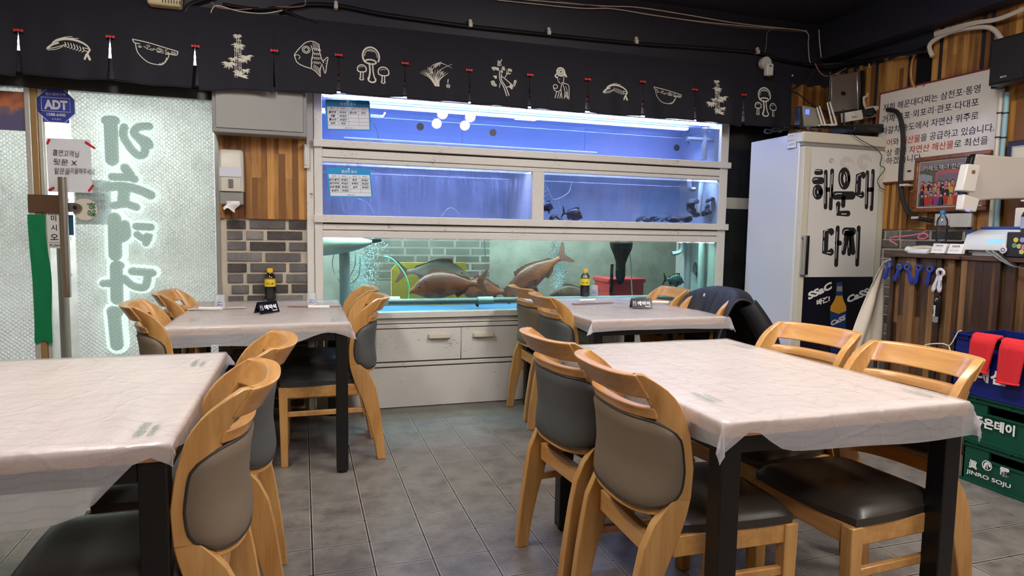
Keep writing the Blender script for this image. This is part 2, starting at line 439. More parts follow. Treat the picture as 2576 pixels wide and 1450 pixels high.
# ------------------------------------------------------------------ room shell
struct(MB().box((XL, YF, -.1), (XR, YB+1.6, 0)), 'floor', M_tile)
struct(MB().box((XL-.1, YF-.1, ZC), (XR+.1, YB+.3, ZC+.1)), 'ceiling', M_blackpaint)
M_cwall = plain('warm_plaster', (150, 128, 100), .8)
struct(MB().box((XL-.1, YF, 0), (XL, YB+.2, ZC)), 'wall_left', M_cwall)
struct(MB().box((XL-.1, YF-.1, 0), (XR+.1, YF, ZC)), 'wall_front', M_cwall)
# beam along the right wall under the ceiling
struct(MB().box((3.80, YF, 2.535), (XR, YB+.1, ZC)), 'trim_1', M_blackpaint)
# black soffit above tank and door
struct(MB().box((-.49, 4.2, 2.02), (XR, 4.26, ZC)).box((XL, 4.2, 2.40), (-.49, 4.26, ZC)).box((XL, 4.26, 2.04), (XR, 4.9, 2.10)).box((XL, 4.2, 1.99), (-.49, 4.27, 2.10)), 'trim_2', M_blackpaint)
struct(MB().box((.1, 4.185, 2.03), (3.5, 4.199, 2.30)), 'trim_7', plain('pale_fascia', (190, 186, 176), .6))
struct(MB().box((.1, 4.182, 2.105), (3.5, 4.1849, 2.12)), 'trim_8', M_red)
struct(MB().box((.1, 4.182, 2.075), (3.5, 4.1849, 2.081)), 'trim_9', M_blackplastic)
# plaster of the right wall
struct(MB().box((XR, YF, 0), (XR+.1, YB+.3, ZC)), 'wall_right', M_mortar)

def slats(y0, y1, z0, z1f, axis, plane, sgn, pitch=.036, deep=.018):
    """upright boards of varied width and depth; z1f(y) top height"""
    mb = MB(); y = y0; k = 0
    while y < y1-.004:
        wd = pitch*random.uniform(.7, 1.25); e = min(y+wd, y1); dp = deep*(random.choice((.35, 1)) if k % 2 else 1)+random.uniform(0, .004)
        zt = z1f((y+e)/2); z = z0
        while z < zt-.01:
            zz = min(z+random.choice((.25, .4, .7, 1.2)), zt); rr = random.random()
            if axis == 'X': mb.box((y, plane, z), (e-.0006, plane+sgn*dp, zz), rr)
            else: mb.box((plane, y, z), (plane+sgn*dp, e-.0006, zz), rr)
            z = zz
        y = e; k += 1
    return mb
def bricks(x0, x1, z0, z1, axis, plane, sgn):
    mb = MB(); row = 0; z = z1-.007
    while z > z0:
        x = x0-(.24 if row % 2 else .10) ; zz = max(z-.052, z0)
        while x < x1:
            L = .207 if random.random() < .75 else .098
            a, b = max(x, x0), min(x+L, x1)
            if b-a > .02:
                j = random.uniform(-.0015, .0015)
                if axis == 'X': mb.box((a, plane, zz+j), (b, plane+sgn*random.uniform(.008, .013), z+j), random.random())
                else: mb.box((plane, a, zz+j), (plane+sgn*random.uniform(.008, .013), b, z+j), random.random())
            x += L+.022
        z -= .0665; row += 1
    return mb
# back wall bay between the door and the tank
struct(MB().box((-.47, YB, 0), (.075, YB+.12, 2.1)), 'wall_back', M_mortar)
struct(bricks(-.43, .03, 0, 1.235, 'X', YB, -1), 'wall_brick', M_brick, bevel=.003)
struct(slats(-.465, .035, 1.237, lambda y: 1.80, 'X', YB, -1, .034, .02), 'wall_slats', M_slat)
struct(MB().box((.035, YB-.03, 0), (.078, YB+.1, 2.04)), 'trim_3', M_tankframe, bevel=.003)
struct(MB().box((-.49, YB-.02, 0), (-.466, YB+.05, 2.04)), 'trim_4', plain('grey_aluminium', (170, 172, 170), .35, metal=.7))
# right part of back wall: dark polished stone
M_stone = plain('black_polished_stone', (34, 36, 36), .18, var=.4)
struct(MB().box((3.12, YB, 0), (XR, YB+.1, 2.1)), 'wall_stone', M_stone)
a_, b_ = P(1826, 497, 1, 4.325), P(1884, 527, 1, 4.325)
struct(MB().box((a_.x, 4.322, b_.z), (b_.x+.06, 4.3295, a_.z)), 'trim_10', plain('reflection_band', (170, 168, 158), .5))  # pale band standing in for a window-like reflection in the polished stone
for z_ in (.55, .98, 1.62): struct(MB().box((3.12, 4.328, z_), (3.4, 4.3298, z_+.004)), 'trim_%d' % int(z_*20), plain('stone_joint', (14, 14, 14), .6))
# right wall: brick below, boards above
struct(bricks(YF, 4.32, 0, 1.24, 'Y', XR, -1), 'wall_brick_right', M_brick, bevel=.003)
def topf(y):
    if y > 3.44: return 2.43+.014*math.sin(y*60)
    if y > 3.33: return 2.17
    return 2.535
struct(MB().box((XR-.012, 2.9, 2.0), (XR-.0005, 4.33, 2.54)), 'trim_5', M_blackpaint)
struct(slats(3.56, 3.945, 1.85, lambda y: 2.335+.01*math.sin(y*50), 'X', 4.199, -1, .034, .018), 'trim_6', M_slat)
struct(slats(YF, 4.32, 1.245, topf, 'Y', XR, -1, .036, .016), 'wall_slats_right', M_slat)

# ------------------------------------------------------------------ chairs
ZS = [(0, .262, .304), (.1, .246, .296), (.2, .222, .284), (.3, .192, .270), (.38, .160, .255), (.44, .138, .228), (.47, .13, .205), (.50, .124, .178), (.58, .119, .19), (.66, .130, .19), (.73, .152, .215), (.79, .190, .25), (.835, .222, .27)]
def fz(z, k=1):
    for a, b in zip(ZS, ZS[1:]):
        if z <= b[0]: t = (z-a[0])/(b[0]-a[0]); t = max(t, 0); return a[k]*(1-t)+b[k]*t
    return ZS[-1][k]
def shell(t, z, off=0.):
    """point on the wrapped back: t -1..1 side to side, z height"""
    D = .115-.018*max(0, min(1, (z-.5)/.33)); Wd = .173
    def pt(t):
        a = t*PI/2
        s_ = math.copysign(abs(math.sin(a))**.75, t); c_ = abs(math.cos(a))**.72
        return Vector((fz(z)+D*c_, Wd*s_, 0))
    p = pt(t); e = .02
    q = pt(min(t+e, 1))-pt(max(t-e, -1)); n = Vector((q.y, -q.x, 0)).normalized()
    if abs(t) > .93:
        k = (abs(t)-.93)/.07; n = (n*(1-k)+Vector((0, math.copysign(1, t), 0))*k).normalized()
    r = p+n*off; r.z = z; return r
def shell_slab(mb, t0, t1, zlo, zhi, o0, o1, nt=28, nz=4):
    """closed slab of the back; zlo/zhi functions of t; offsets inner o0 and outer o1"""
    rings = []
    for i in range(nt+1):
        t = t0+(t1-t0)*i/nt; a, b = zlo(t), zhi(t); ring = []
        for j in range(nz+1): ring.append(shell(t, a+(b-a)*j/nz, o0))
        for j in range(nz, -1, -1): ring.append(shell(t, a+(b-a)*j/nz, o1))
        rings.append(ring)
    mb.rings(rings, True); return mb
def pad(mb, t0, z0, z1, off, th, n=26, m=12):
    """cushion with rounded corners; bulging"""
    def rnd(u, v):
        # squircle mapping of a square grid
        x, y = 2*u-1, 2*v-1
        X = x*(1-.16*abs(y)**6); Y = y*(1-.14*abs(x)**8)
        return X*t0, z0+(z1-z0)*(Y+1)/2
    def f(u, v):
        t, z = rnd(u, v); e = (1-abs(2*u-1)**8)*(1-abs(2*v-1)**6)
        return shell(t, z, off+math.copysign(th*(e**.35 if e > 0 else 0), th))
    mb.grid(f, n, m)
    ed = [(i/n, 0) for i in range(n)]+[(1, j/m) for j in range(m)]+[(1-i/n, 1) for i in range(n)]+[(0, 1-j/m) for j in range(m)]
    return [shell(*rnd(u, v), off+math.copysign(.001, th)) for u, v in ed]
def seat_mesh():
    mb = MB(); x0, x1, wf, wb = -.215, .165, .203, .183
    def outline(u, v, s_):
        x, y = 2*u-1, 2*v-1
        X = x*math.sqrt(1-y*y*.16)*(1 if abs(x) < 1 else 1); Y = y*math.sqrt(1-x*x*.10)
        k = (X+1)/2; ww = wf*(1-k)+wb*k
        return x0+(x1-x0)*k, Y*ww*s_
    def top(u, v):
        e = (1-abs(2*u-1)**6)*(1-abs(2*v-1)**6); x, y = outline(u, v, 1)
        return Vector((x, y, .425+.035*(e**.4 if e > 0 else 0)-.006*math.cos((2*v-1)*1.5)))
    mb.grid(top, 20, 20)
    n = 20; ed = [(i/n, 0) for i in range(n)]+[(1, j/n) for j in range(n)]+[(1-i/n, 1) for i in range(n)]+[(0, 1-j/n) for j in range(n)]
    r0 = [top(u, v) for u, v in ed]; r1 = [Vector((p.x*.99, p.y*.99, .402)) for p in r0]
    mb.rings([r0, r1], False); mb._add(r1, [tuple(range(len(r1)))]); return mb
def make_chair(padm, seatm, label):
    t = thing('dining_chair', label, 'chair')
    seat_mesh().build('seat', seatm, t, smooth=50)
    mb = MB()
    for s_ in (-1, 1): mb.box((-.205, s_*.168, .345), (.165, s_*.188, .402))
    mb.box((-.207, -.168, .345), (-.185, .168, .402)); mb.box((.19, -.166, .33), (.214, .166, .395))
    mb.build('seat_frame', M_oakx, t, bevel=.003)
    for s_ in (-1, 1):
        m2 = MB(); y0, y1 = s_*.157, s_*.195
        m2.rings([[Vector((a, b, z)) for a, b in ((-.215+k, y0), (-.173, y0), (-.173, y1), (-.215+k, y1))] for z, k in ((0, .008), (.40, 0))])
        m2.build('front_leg', M_oak, t, bevel=.003)
        # rear leg that runs up into the back post
        m3 = MB(); rings = []
        for z, a, b in ZS:
            if z > .52: break
            i, o_ = .160+.010*min(1, z/.5), .194+.0015*min(1, z/.5)
            rings.append([Vector((a, s_*i, z)), Vector((b, s_*i, z)), Vector((b, s_*o_, z)), Vector((a, s_*o_, z))])
        for z, a, b in ((.525, .121, .160), (.55, .120, .140), (.57, .120, .126)): rings.append([Vector((a, s_*.174, z)), Vector((b, s_*.174, z)), Vector((b, s_*.189, z)), Vector((a, s_*.189, z))])
        m3.rings(rings); m3.build('rear_leg', M_oak, t, bevel=.004)
        m4 = MB(); rings = []
        n = 16
        for j in range(n+1):
            z = .50+(.832-.50)*j/n; k = max(0, (z-.775)/.057)
            k = max(0, (z-.755)/.077); tt = .67; te = 1-.19*(k**2.4)
            o0 = -.002; o1 = .024
            sec = []
            for q in range(5): sec.append(shell(s_*(tt+(te-tt)*q/4), z, o0))
            for q in range(4, -1, -1): sec.append(shell(s_*(tt+(te-tt)*q/4), z, o1))
            rings.append(sec)
        m4.rings(rings); m4.build('back_post', M_oak, t, bevel=.003)
        m5 = MB(); m5.box((-.18, s_*.166, .25), (.235, s_*.184, .275)); m5.build('stretcher', M_oakx, t, bevel=.003)
    mb = MB(); shell_slab(mb, -.73, .73, lambda a: .768, lambda a: .832, -.003, .029, 36); mb.build('top_rail', M_oakx, t, bevel=.005, seg=3)
    mb = MB(); shell_slab(mb, -.97, .97, lambda a: .452+.012*abs(a)**3, lambda a: .73, .0, .016, 36); mb.build('back_shell', M_oakx, t, bevel=.003)
    mb = MB(); shell_slab(mb, -.715, .715, lambda a: .712, lambda a: .742, -.004, .027, 36); mb.build('lower_rail', M_oakx, t, bevel=.004)
    mb = MB(); ring = pad(mb, .92, .474, .710, .0245, .012)
    bo = mb.build('back_pad', padm, t, smooth=60)
    MB().tube(ring+[ring[0]], .0032, 6, cap=False, smooth=False).build('piping', plain('dark_piping', (48, 44, 40), .5), bo)
    mb = MB(); pad(mb, .74, .50, .70, -.0005, -.02); mb.build('inner_pad', seatm, t, smooth=60)
    return t
CH = [  # x, y of seat centre, turn, colour, label, group
    (.10, 3.525, 0, 'g', 'grey-backed wooden dining chair beside the brick-wall table, nearer one on the aisle side'),
    (.10, 4.00, 0, 'g', 'grey wooden dining chair beside the brick-wall table, farther one on the aisle side'),
    (-.44, 3.36, PI+.12, 't', 'brown-backed wooden dining chair before the frosted door, nearer of two'),
    (-.41, 3.88, PI-.03, 't', 'wooden dining chair before the frosted door, farther one by the brick wall'),
    (-.395, 1.674, .03, 't', 'large brown-backed wooden dining chair in the left foreground, nearest to the viewer'),
    (-.358, 2.168, .03, 'g', 'grey-backed wooden dining chair just behind the brown one in the left foreground'),
    (1.078, 1.598, PI-.03, 't', 'brown-backed wooden dining chair at the big foreground table, aisle side, nearer of two'),
    (1.075, 2.094, PI+.08, 'g', 'grey-backed wooden dining chair at the big foreground table, aisle side, farther of two'),
    (1.57, 3.42, PI-.08, 'g', 'grey-backed wooden dining chair at the rear right table, aisle side, nearer of two'),
    (1.62, 3.97, PI, 't', 'brown-backed wooden dining chair at the rear right table, closest to the tank cabinet'),
    (1.60, 1.53, .06, 't', 'wooden dining chair between the foreground table and the crates'),
    (1.63, 1.99, .13, 't', 'wooden dining chair in front of the fridge at the foreground table'),
    (2.05, 3.76, -.10, 'g', 'wooden dining chair below the striped fish, its rail seen against the tank'),
    (2.04, 3.27, 0, 'g', 'wooden dining chair with the black jacket hung over its back'),
    (-.98, 1.75, PI, 't', 'dining chair at the far left edge, only its dark seat showing'),
]
def _chairs():
    pt = make_chair(M_taupe, M_seat, 'p'); pg = make_chair(M_grey, M_seatg, 'p')
    used = set()
    for x, y, rz, c, lab in CH:
        p = pt if c == 't' else pg
        if c not in used:
            used.add(c); dup(p, (0, 0, 0)) if False else None
        o = dup(p, (x, y, 0), rz, lab, 'oak dining chairs')
    for p in (pt, pg):
        for c in children(p):
            for g in children(c): bpy.data.objects.remove(g)
            bpy.data.objects.remove(c)
        bpy.data.objects.remove(p)
_chairs()

# ------------------------------------------------------------------ tables with film covers
def table(x0, x1, y0, y1, label, clab, seed, zt=.735, hang=(.1, .07, .1, .07), lift=()):
    t = thing('dining_table', label, 'table', ((x0+x1)/2, (y0+y1)/2, 0), group='dining tables')
    i = .008
    MB().box((x0+.004, y0+.004, zt-.034), (x1-.004, y1-.004, zt)).build('tabletop', M_table, t, bevel=.002)
    MB().box((x0, y0, zt-.036), (x1, y0+.0038, zt-.001)).box((x0, y1-.0038, zt-.036), (x1, y1, zt-.001)).box((x0, y0+.0038, zt-.036), (x0+.0038, y1-.0038, zt-.001)).box((x1-.0038, y0+.0038, zt-.036), (x1, y1-.0038, zt-.001)).build('edge_band', M_tedge, t)
    mb = MB()
    k_ = i+.0555; mb.box((x0+k_, y0+i+.004, zt-.082), (x1-k_, y0+i+.034, zt-.037)).box((x0+k_, y1-i-.034, zt-.082), (x1-k_, y1-i-.004, zt-.037))
    mb.box((x0+i+.004, y0+k_, zt-.082), (x0+i+.034, y1-k_, zt-.037)).box((x1-i-.034, y0+k_, zt-.082), (x1-i-.004, y1-k_, zt-.037))
    mb.build('under_frame', M_black, t, bevel=.002)
    for cx in (x0+i, x1-i-.055):
        for cy in (y0+i, y1-i-.055):
            lg = MB().box((cx, cy, .012), (cx+.055, cy+.055, zt-.0365)).build('leg', M_black, t, bevel=.003)
            MB().lathe([(.02, 0), (.024, .004), (.024, .012), (.01, .0135)], (cx+.0275, cy+.0275, 0), 12, cap=True).build('foot_glide', M_rubber, lg)
    rng = random.Random(seed)
    ph = [rng.uniform(0, 6.28) for _ in range(12)]
    hl, hr, hn, hf = hang  # left right near far
    def prof(a, b): return None
    def fn(u, v):
        X = x0-hl+(x1-x0+hl+hr)*u; Y = y0-hn+(y1-y0+hn+hf)*v
        q = Vector((min(max(X, x0-.004), x1+.004), min(max(Y, y0-.004), y1+.004), 0)); d = Vector((X, Y, 0))-q; L = d.length
        z = zt+.003+.0012*math.sin(X*23+ph[0])*math.sin(Y*19+ph[1])
        if L < 1e-6: return Vector((X, Y, z))
        n = d/L; s_ = X+Y
        corner = min(abs(n.x), abs(n.y))*1.4
        fl = (.05 if abs(n.x) > abs(n.y) else .10)+.035*math.sin(s_*7+ph[2])+.02*math.sin(s_*19+ph[3])+corner*(.42+.2*math.sin(ph[4]+q.x*5+q.y*3))
        if corner > .15: fl += .10*math.sin(math.atan2(n.y, n.x)*9+ph[5])
        ds = L*(1+.08*math.sin(s_*5+ph[6])+.02*math.sin(s_*17+ph[7]))
        for lx, ly, lr, la in lift: ds *= 1-la*math.exp(-((q.x-lx)**2+(q.y-ly)**2)/lr**2)
        fl = min(max(fl, .02), .85)
        return Vector((q.x, q.y, 0))+n*(.002+ds*fl)+Vector((0, 0, zt+.003-.002-ds*math.sqrt(1-fl*fl)))
    # grid with lines on the table edge
    us = [hl*k/8 for k in range(8)]+[hl+(x1-x0)*k/24 for k in range(25)]+[hl+(x1-x0)+hr*(k+1)/8 for k in range(8)]
    vs2 = [hn*k/8 for k in range(8)]+[hn+(y1-y0)*k/28 for k in range(29)]+[hn+(y1-y0)+hf*(k+1)/8 for k in range(8)]
    Wt, Ht = x1-x0+hl+hr, y1-y0+hn+hf
    mb = MB(); nu, nv = len(us)-1, len(vs2)-1
    mb.grid(lambda a, b: fn(us[round(a*nu)]/Wt, vs2[round(b*nv)]/Ht), nu, nv)
    c = mb.build('table_cover', M_cloth, loc=((x0+x1)/2, (y0+y1)/2, zt), smooth=80, recalc=False)
    tag(c, clab, 'tablecloth', 'plastic table covers')
    # small green print near each corner
    for k, (cx, cy, rx) in enumerate(((x0+.10, y0+.16, 1), (x1-.06, y0+.05, 1), (x0+.10, y1-.12, 1), (x1-.06, y1-.25, 1))):
        a = (Vector((0, 1, 0)), Vector((-1, 0, 0)))
        text('위생식탁보', (cx, cy, zt+.0052), a[0], a[1], M_greenink, width=.105, parent=c, name='lettering', label='small green print')
        text('한국위생용품', (cx+.02, cy, zt+.0052), a[0], a[1], M_greenink, width=.08, parent=c, name='lettering', label='small green print')
    return t
TL1 = table(-1.07, -.262, 1.46, 2.50, 'dining table in the left foreground under a whitish film cover', 'whitish plastic film over the left foreground table, its near corner hanging loose', 1, hang=(.1, .05, .14, .05), lift=((-.30, 1.46, .09, .82),))
TL2 = table(-.585, .215, 3.17, 4.25, 'dining table beside the brick wall with soy bottle and upturned glasses', 'plastic film on the table beside the brick wall, one corner flicked out over a chair', 2, hang=(.045, .08, .10, .05), lift=((.12, 3.17, .13, .6),))
TR1 = table(.95, 1.745, 1.29, 2.37, 'large dining table in the right foreground on black steel legs', 'wrinkled plastic film on the right foreground table, printed corner near the crates', 3, hang=(.08, .07, .09, .05), lift=((1.03, 1.29, .06, .7),))
TR2 = table(1.412, 2.232, 3.02, 4.12, 'dining table at the rear right in front of the tank with a soy bottle', 'plastic film on the rear right table, beside the chair with the jacket', 5, hang=(.07, .07, .062, .05))
# ------------------------------------------------------------------ outside behind the glass: lane and wall
YO = 5.93
M_outwall = plain('pale_render', (176, 180, 170), .85, bump=.3, bscale=30, var=.3)
struct(MB().box((XL-1.5, YO, -.1), (XR+.6, YO+.1, 3.2)).box((XL-1.5, YO-1, 3.1), (XR+.6, YO, 3.2)), 'wall_outside', M_outwall)
struct(bricks(.5, 1.6, .75, 1.3, 'X', YO-.3, -1), 'wall_brick_outside', plain('dull_outdoor_brick', (128, 130, 126), .9, bump=.4, bscale=90, var=.3))
M_outlamp = emis('cool_sign_light', (246, 246, 252), 190)
M_outlamp2 = emis('green_white_tube', (250, 252, 248), 58)
t_ = thing('floodlight', 'cool floodlight bar outside above the glass door', 'lamp', (-1.4, 5.0, 2.3))
MB().box((-2.3, 4.95, 2.36), (-.6, 5.1, 2.42)).build('housing', M_darkplastic, t_)
MB().box((-2.28, 4.96, 2.345), (-.62, 5.09, 2.359)).build('diffuser', M_outlamp, t_)
t_ = thing('floodlight', 'greenish light bar outside behind the bottom tank', 'lamp', (1.5, 5.6, 1.9))
MB().box((.2, 5.3, 1.86), (3.2, 5.4, 1.9)).build('housing', M_darkplastic, t_)
MB().box((.22, 5.31, 1.845), (3.18, 5.39, 1.859)).build('diffuser', M_outlamp2, t_)

# ------------------------------------------------------------------ three-tier fish tank
YT = 4.29
tank = thing('fish_tank_rack', 'white three-tier restaurant fish tank with blue-lit water and cabinet below', 'fish tank', (1.58, YT, 0))
TX0, TX1, TYB = .08, 3.10, 4.86
mb = MB()
mb.box((TX0, YT, .28), (.13, TYB, 2.03)).box((3.03, YT, .28), (TX1, TYB, 2.03))          # side posts
mb.box((.13, YT, 2.018), (3.03, YT+.02, 2.034))
for a, b in ((1.63, 1.68), (1.6, 1.626), (1.178, 1.214), (1.128, 1.174), (.567, .60), (.535, .562), (.28, .305)): mb.box((.13, YT+.002, a), (3.03, YT+.04, b))
mb.box((1.522, YT+.001, 1.27), (1.61, TYB, 1.60))
mb.build('frame', M_tankframe, tank, bevel=.003)
for a, b in ((1.69, 1.735), (1.222, 1.27), (.605, .645)):
    MB().box((TX0-.004, YT-.022, a), (TX1+.014, YT+.05, b)).build('sill', M_tankframe, tank, bevel=.003)
MB().box((.12, YT+.02, .3), (3.04, YT+.03, 1.735)).box((.12, YT+.02, 1.2), (3.04, YT+.03, 1.2)) 
M_gap = plain('dark_gap_shade', (60, 54, 46), .8)
mb = MB()
for a, b in ((1.68, 1.69), (1.626, 1.63), (1.214, 1.222), (1.174, 1.178), (.60, .605), (.562, .567), (.53, .535), (.305, .312), (.272, .28)): mb.box((.13, YT+.008, a), (3.03, YT+.03, b))
mb.build('groove_shade', M_gap, tank)  # dark strips painting the shade in the grooves between the rails
MB().box((TX0, YT+.0, 0.004), (TX1, YT+.03, .272)).build('plinth', M_tankframe, tank, bevel=.002)
# cabinet doors with bar handles
dx = [.13, .455, 1.029, 1.603, 2.177, 2.751, 3.03]
hd = [None, 'R', 'L', 'R', 'L', 'R']
for i in range(6):
    a, b = dx[i]+.003, dx[i+1]-.003
    d = MB().box((a, YT+.004, .314), (b, YT+.022, .529)).build('cabinet_door', M_tankframe, tank, bevel=.002)
    if hd[i]:
        hx = (b-.155) if hd[i] == 'R' else (a+.08)
        if i == 1: hx = 1.029-.225
        MB().box((hx-.005, YT-.004, .458), (hx+.145, YT+.004, .497)).box((hx, YT-.024, .464), (hx+.014, YT-.004, .49)).box((hx+.126, YT-.024, .464), (hx+.14, YT-.004, .49)).box((hx, YT-.03, .464), (hx+.14, YT-.02, .492)).build('handle', M_cream, d, bevel=.003)
MB().box((.135, YT+.03, .05), (3.02, TYB, .28)).build('base', plain('dim_interior', (90, 86, 80), .8), tank)
# shelves between tiers and back panels
M_tray = plain('blue_tray', (70, 130, 190), .4)
M_inner = plain('milky_back_board', (216, 224, 236), .6)
M_inner2 = plain('misty_back_board', (186, 196, 214), .6, var=.2)
mb = MB()
for z in (1.69, 1.215, .575): mb.box((.13, YT+.05, z), (3.03, TYB, z+.03))
mb.box((.13, YT+.04, 2.02), (3.03, TYB, 2.035)); mb.build('shelf', M_inner, tank)
MB().box((.13, TYB-.02, 1.72), (1.15, TYB, 2.02)).box((1.153, TYB-.02, 1.72), (2.15, TYB, 2.02)).box((2.153, TYB-.02, 1.72), (3.03, TYB, 2.02)).build('back_panel', M_inner, tank)
MB().box((.13, TYB-.02, 1.245), (3.03, TYB, 1.69)).build('back_panel', M_inner2, tank)
MB().box((.13, YT+.05, .605), (3.03, TYB, .62)).build('tray', M_tray, tank)
# LED bars under the lids (the light of the tanks, the long front teal one added)
M_ledb = emis('blue_led', (150, 176, 255), 70); M_ledw = emis('blue_white_led', (190, 206, 255), 50); M_ledt = emis('teal_led', (236, 255, 252), 84)
M_ledl = emis('lilac_led', (196, 206, 255), 150)
mb = MB()
mb.box((.14, YT+.005, 2.003), (2.98, YT+.03, 2.017)); mb.build('led_bar', M_ledw, tank, label if False else None) if False else mb.build('led_bar', M_ledw, tank)
MB().box((.2, YT+.25, 2.004), (2.9, YT+.30, 2.019)).build('led_bar', M_ledb, tank)
MB().box((.16, YT+.06, 1.672), (1.5, YT+.085, 1.686)).build('led_bar', M_ledl, tank)
MB().box((1.64, YT+.06, 1.672), (3.0, YT+.14, 1.686)).build('led_bar', M_ledw, tank)
MB().box((.2, YT+.3, 1.196), (.75, YT+.36, 1.212)).build('led_bar', M_ledt, tank)
MB().box((.16, YT+.07, 1.196), (2.95, YT+.11, 1.212)).build('led_bar', M_ledt, tank)  # unseen front bar, added to brighten the fish
# panes
def m_mist():
    t = NT('misted_glass'); v = t.coords((30, 30, 2.2)); n = t.noise(v, 1.4, 4, .7); n2 = t.noise(t.coords((2.2, 2.2, .6)), 2, 2)
    f = t.mathn('MULTIPLY', t.ramp(n, [(.35, (0, 0, 0, 1)), (.75, (1, 1, 1, 1))]), t.ramp(n2, [(.3, (.15, .15, .15, 1)), (.7, (1, 1, 1, 1))]))
    tr = t.add('ShaderNodeBsdfTransparent'); tr.inputs[0].default_value = (.94, .96, .97, 1)
    tl = t.add('ShaderNodeBsdfTranslucent'); tl.inputs[0].default_value = (.7, .78, .9, 1)
    gl = t.add('ShaderNodeBsdfGlossy'); gl.inputs['Roughness'].default_value = .05
    a = t.add('ShaderNodeMixShader'); t.link(t.mathn('MULTIPLY', f, .55), a.inputs[0]); t.link(tr.outputs[0], a.inputs[1]); t.link(tl.outputs[0], a.inputs[2])
    b = t.add('ShaderNodeMixShader'); b.inputs[0].default_value = .05; t.link(a.outputs[0], b.inputs[1]); t.link(gl.outputs[0], b.inputs[2])
    t.link(b.outputs[0], t.out.inputs[0]); return t.m
M_mist = m_mist()
M_glassblue = glass('water_clear_blue', (228, 236, 255), .05)
M_glassteal = glass('water_teal', (204, 231, 228), .05)
M_glasslight = glass('water_light_blue', (220, 234, 252), .05)
def pane(x0, x1, z0, z1, m, name='glass_pane', y=YT+.012): return MB().quad((x0, y, z0), (x1, y, z0), (x1, y, z1), (x0, y, z1)).build(name, m, tank, smooth=0, recalc=False)
pane(.13, 3.03, 1.735, 2.018, M_glass); pane(.13, 1.522, 1.27, 1.60, M_mist); pane(1.61, 3.03, 1.27, 1.60, M_glass); pane(.131, 3.03, .645, 1.128, M_glass)
def water(x0, x1, z0, z1, m):
    MB().quad((x0, YT+.03, z0), (x1, YT+.03, z0), (x1, YT+.03, z1), (x0, YT+.03, z1)).quad((x0, YT+.03, z1), (x1, YT+.03, z1), (x1, TYB-.03, z1), (x0, TYB-.03, z1)).build('water', m, tank, smooth=0, recalc=False)
water(.13, 3.03, 1.72, 1.985, M_glassblue); water(.13, 1.522, 1.245, 1.585, M_glassblue); water(1.61, 3.03, 1.245, 1.585, M_glasslight); water(.13, 3.03, .62, 1.12, M_glassteal)
MB().quad((.13, TYB-.01, .6), (3.03, TYB-.01, .6), (3.03, TYB-.01, 1.2), (.13, TYB-.01, 1.2)).build('glass_pane', M_glass, tank, smooth=0, recalc=False)
# pipes inside the tanks
M_pvc = plain('grey_pvc', (206, 210, 208), .4); M_pvcd = plain('slate_pvc', (150, 146, 150), .5)
def pipe(name, pts, r, m, smooth=False, n=14): return MB().tube(pts, r, n, smooth=smooth).build(name, m, tank)
def PT(x, y, yy): return P(x, y, 1, yy)
pipe('upright_pipe', [PT(1766, 605, 4.42), PT(1762, 765, 4.42)], .027, M_pvc)
pipe('upright_pipe', [PT(1731, 605, 4.6), PT(1728, 760, 4.6)], .026, M_pvcd)
pipe('overflow_pipe', [PT(1712, 606, 4.5), PT(1711, 632, 4.5), PT(1690, 639, 4.5)], .017, M_pvcd, True)
pipe('upright_pipe', [PT(866, 610, 4.5), PT(868, 780, 4.5)], .035, M_pvcd)
pipe('bottom_pipe', [(.55, 4.40, .70), (2.9, 4.40, .70)], .02, M_pvcd)
pipe('pipe_coupling', [(1.17, 4.40, .70), (1.28, 4.40, .70)], .027, M_pvc)
pipe('tee_pipe', [PT(1728, 349, 4.40), PT(1800, 353, 4.40)], .017, M_pvc); pipe('tee_pipe', [PT(1800, 353, 4.40), PT(1803, 322, 4.4)], .02, M_pvc)
pipe('upright_pipe', [PT(1772, 322, 4.40), PT(1770, 402, 4.40)], .024, M_pvc)
pipe('upright_pipe', [PT(1765, 458, 4.42), PT(1757, 545, 4.42)], .020, M_pvc); pipe('overflow_pipe', [PT(1733, 452, 4.42), PT(1736, 475, 4.42), PT(1748, 476, 4.42)], .016, M_pvcd, True)
pipe('white_tube', [PT(865, 350, 4.45), PT(1500, 387, 4.45)], .014, M_pvc)
pipe('white_tube', [PT(1005, 757, 4.55), PT(980, 757, 4.55)], .03, M_pvc)
pipe('air_hose', [PT(965, 645, 4.5), PT(990, 655, 4.5), PT(1018, 690, 4.5), PT(1030, 730, 4.5), PT(1026, 765, 4.5)], .0055, plain('mint_hose', (120, 224, 176), .4), True, 8)
for k, pts in enumerate([[(893, 635), (893, 668), (878, 700), (862, 725)], [(906, 650), (903, 690), (885, 712), (868, 712)], [(850, 680), (870, 715), (892, 745), (905, 775)], [(849, 700), (868, 730), (880, 760)], [(840, 640), (836, 665), (842, 690)]]):
    pipe('air_hose', [PT(a, b, 4.5+.03*k) for a, b in pts], .0035, M_pvcd if k != 1 else plain('green_hose', (60, 140, 124), .4), True, 6)
for k, pts in enumerate([[(848, 480), (858, 505), (864, 530), (872, 540)], [(870, 478), (874, 510), (880, 535)], [(900, 500), (925, 512), (940, 535)], [(1110, 545), (1125, 527), (1140, 525), (1155, 540)], [(1375, 470), (1390, 500), (1405, 500), (1430, 485), (1438, 460)], [(1400, 500), (1408, 520), (1407, 550)]]):
    pipe('air_hose', [PT(a, b, 4.5) for a, b in pts], .003, M_pvcd, True, 6)
pipe('white_strip', [PT(1218, 606, 4.7), PT(1221, 645, 4.7)], .004, M_pvc)
pipe('air_hose', [PT(932, 300, 4.4), PT(945, 320, 4.4), PT(952, 348, 4.4)], .003, M_pvcd, True, 6)
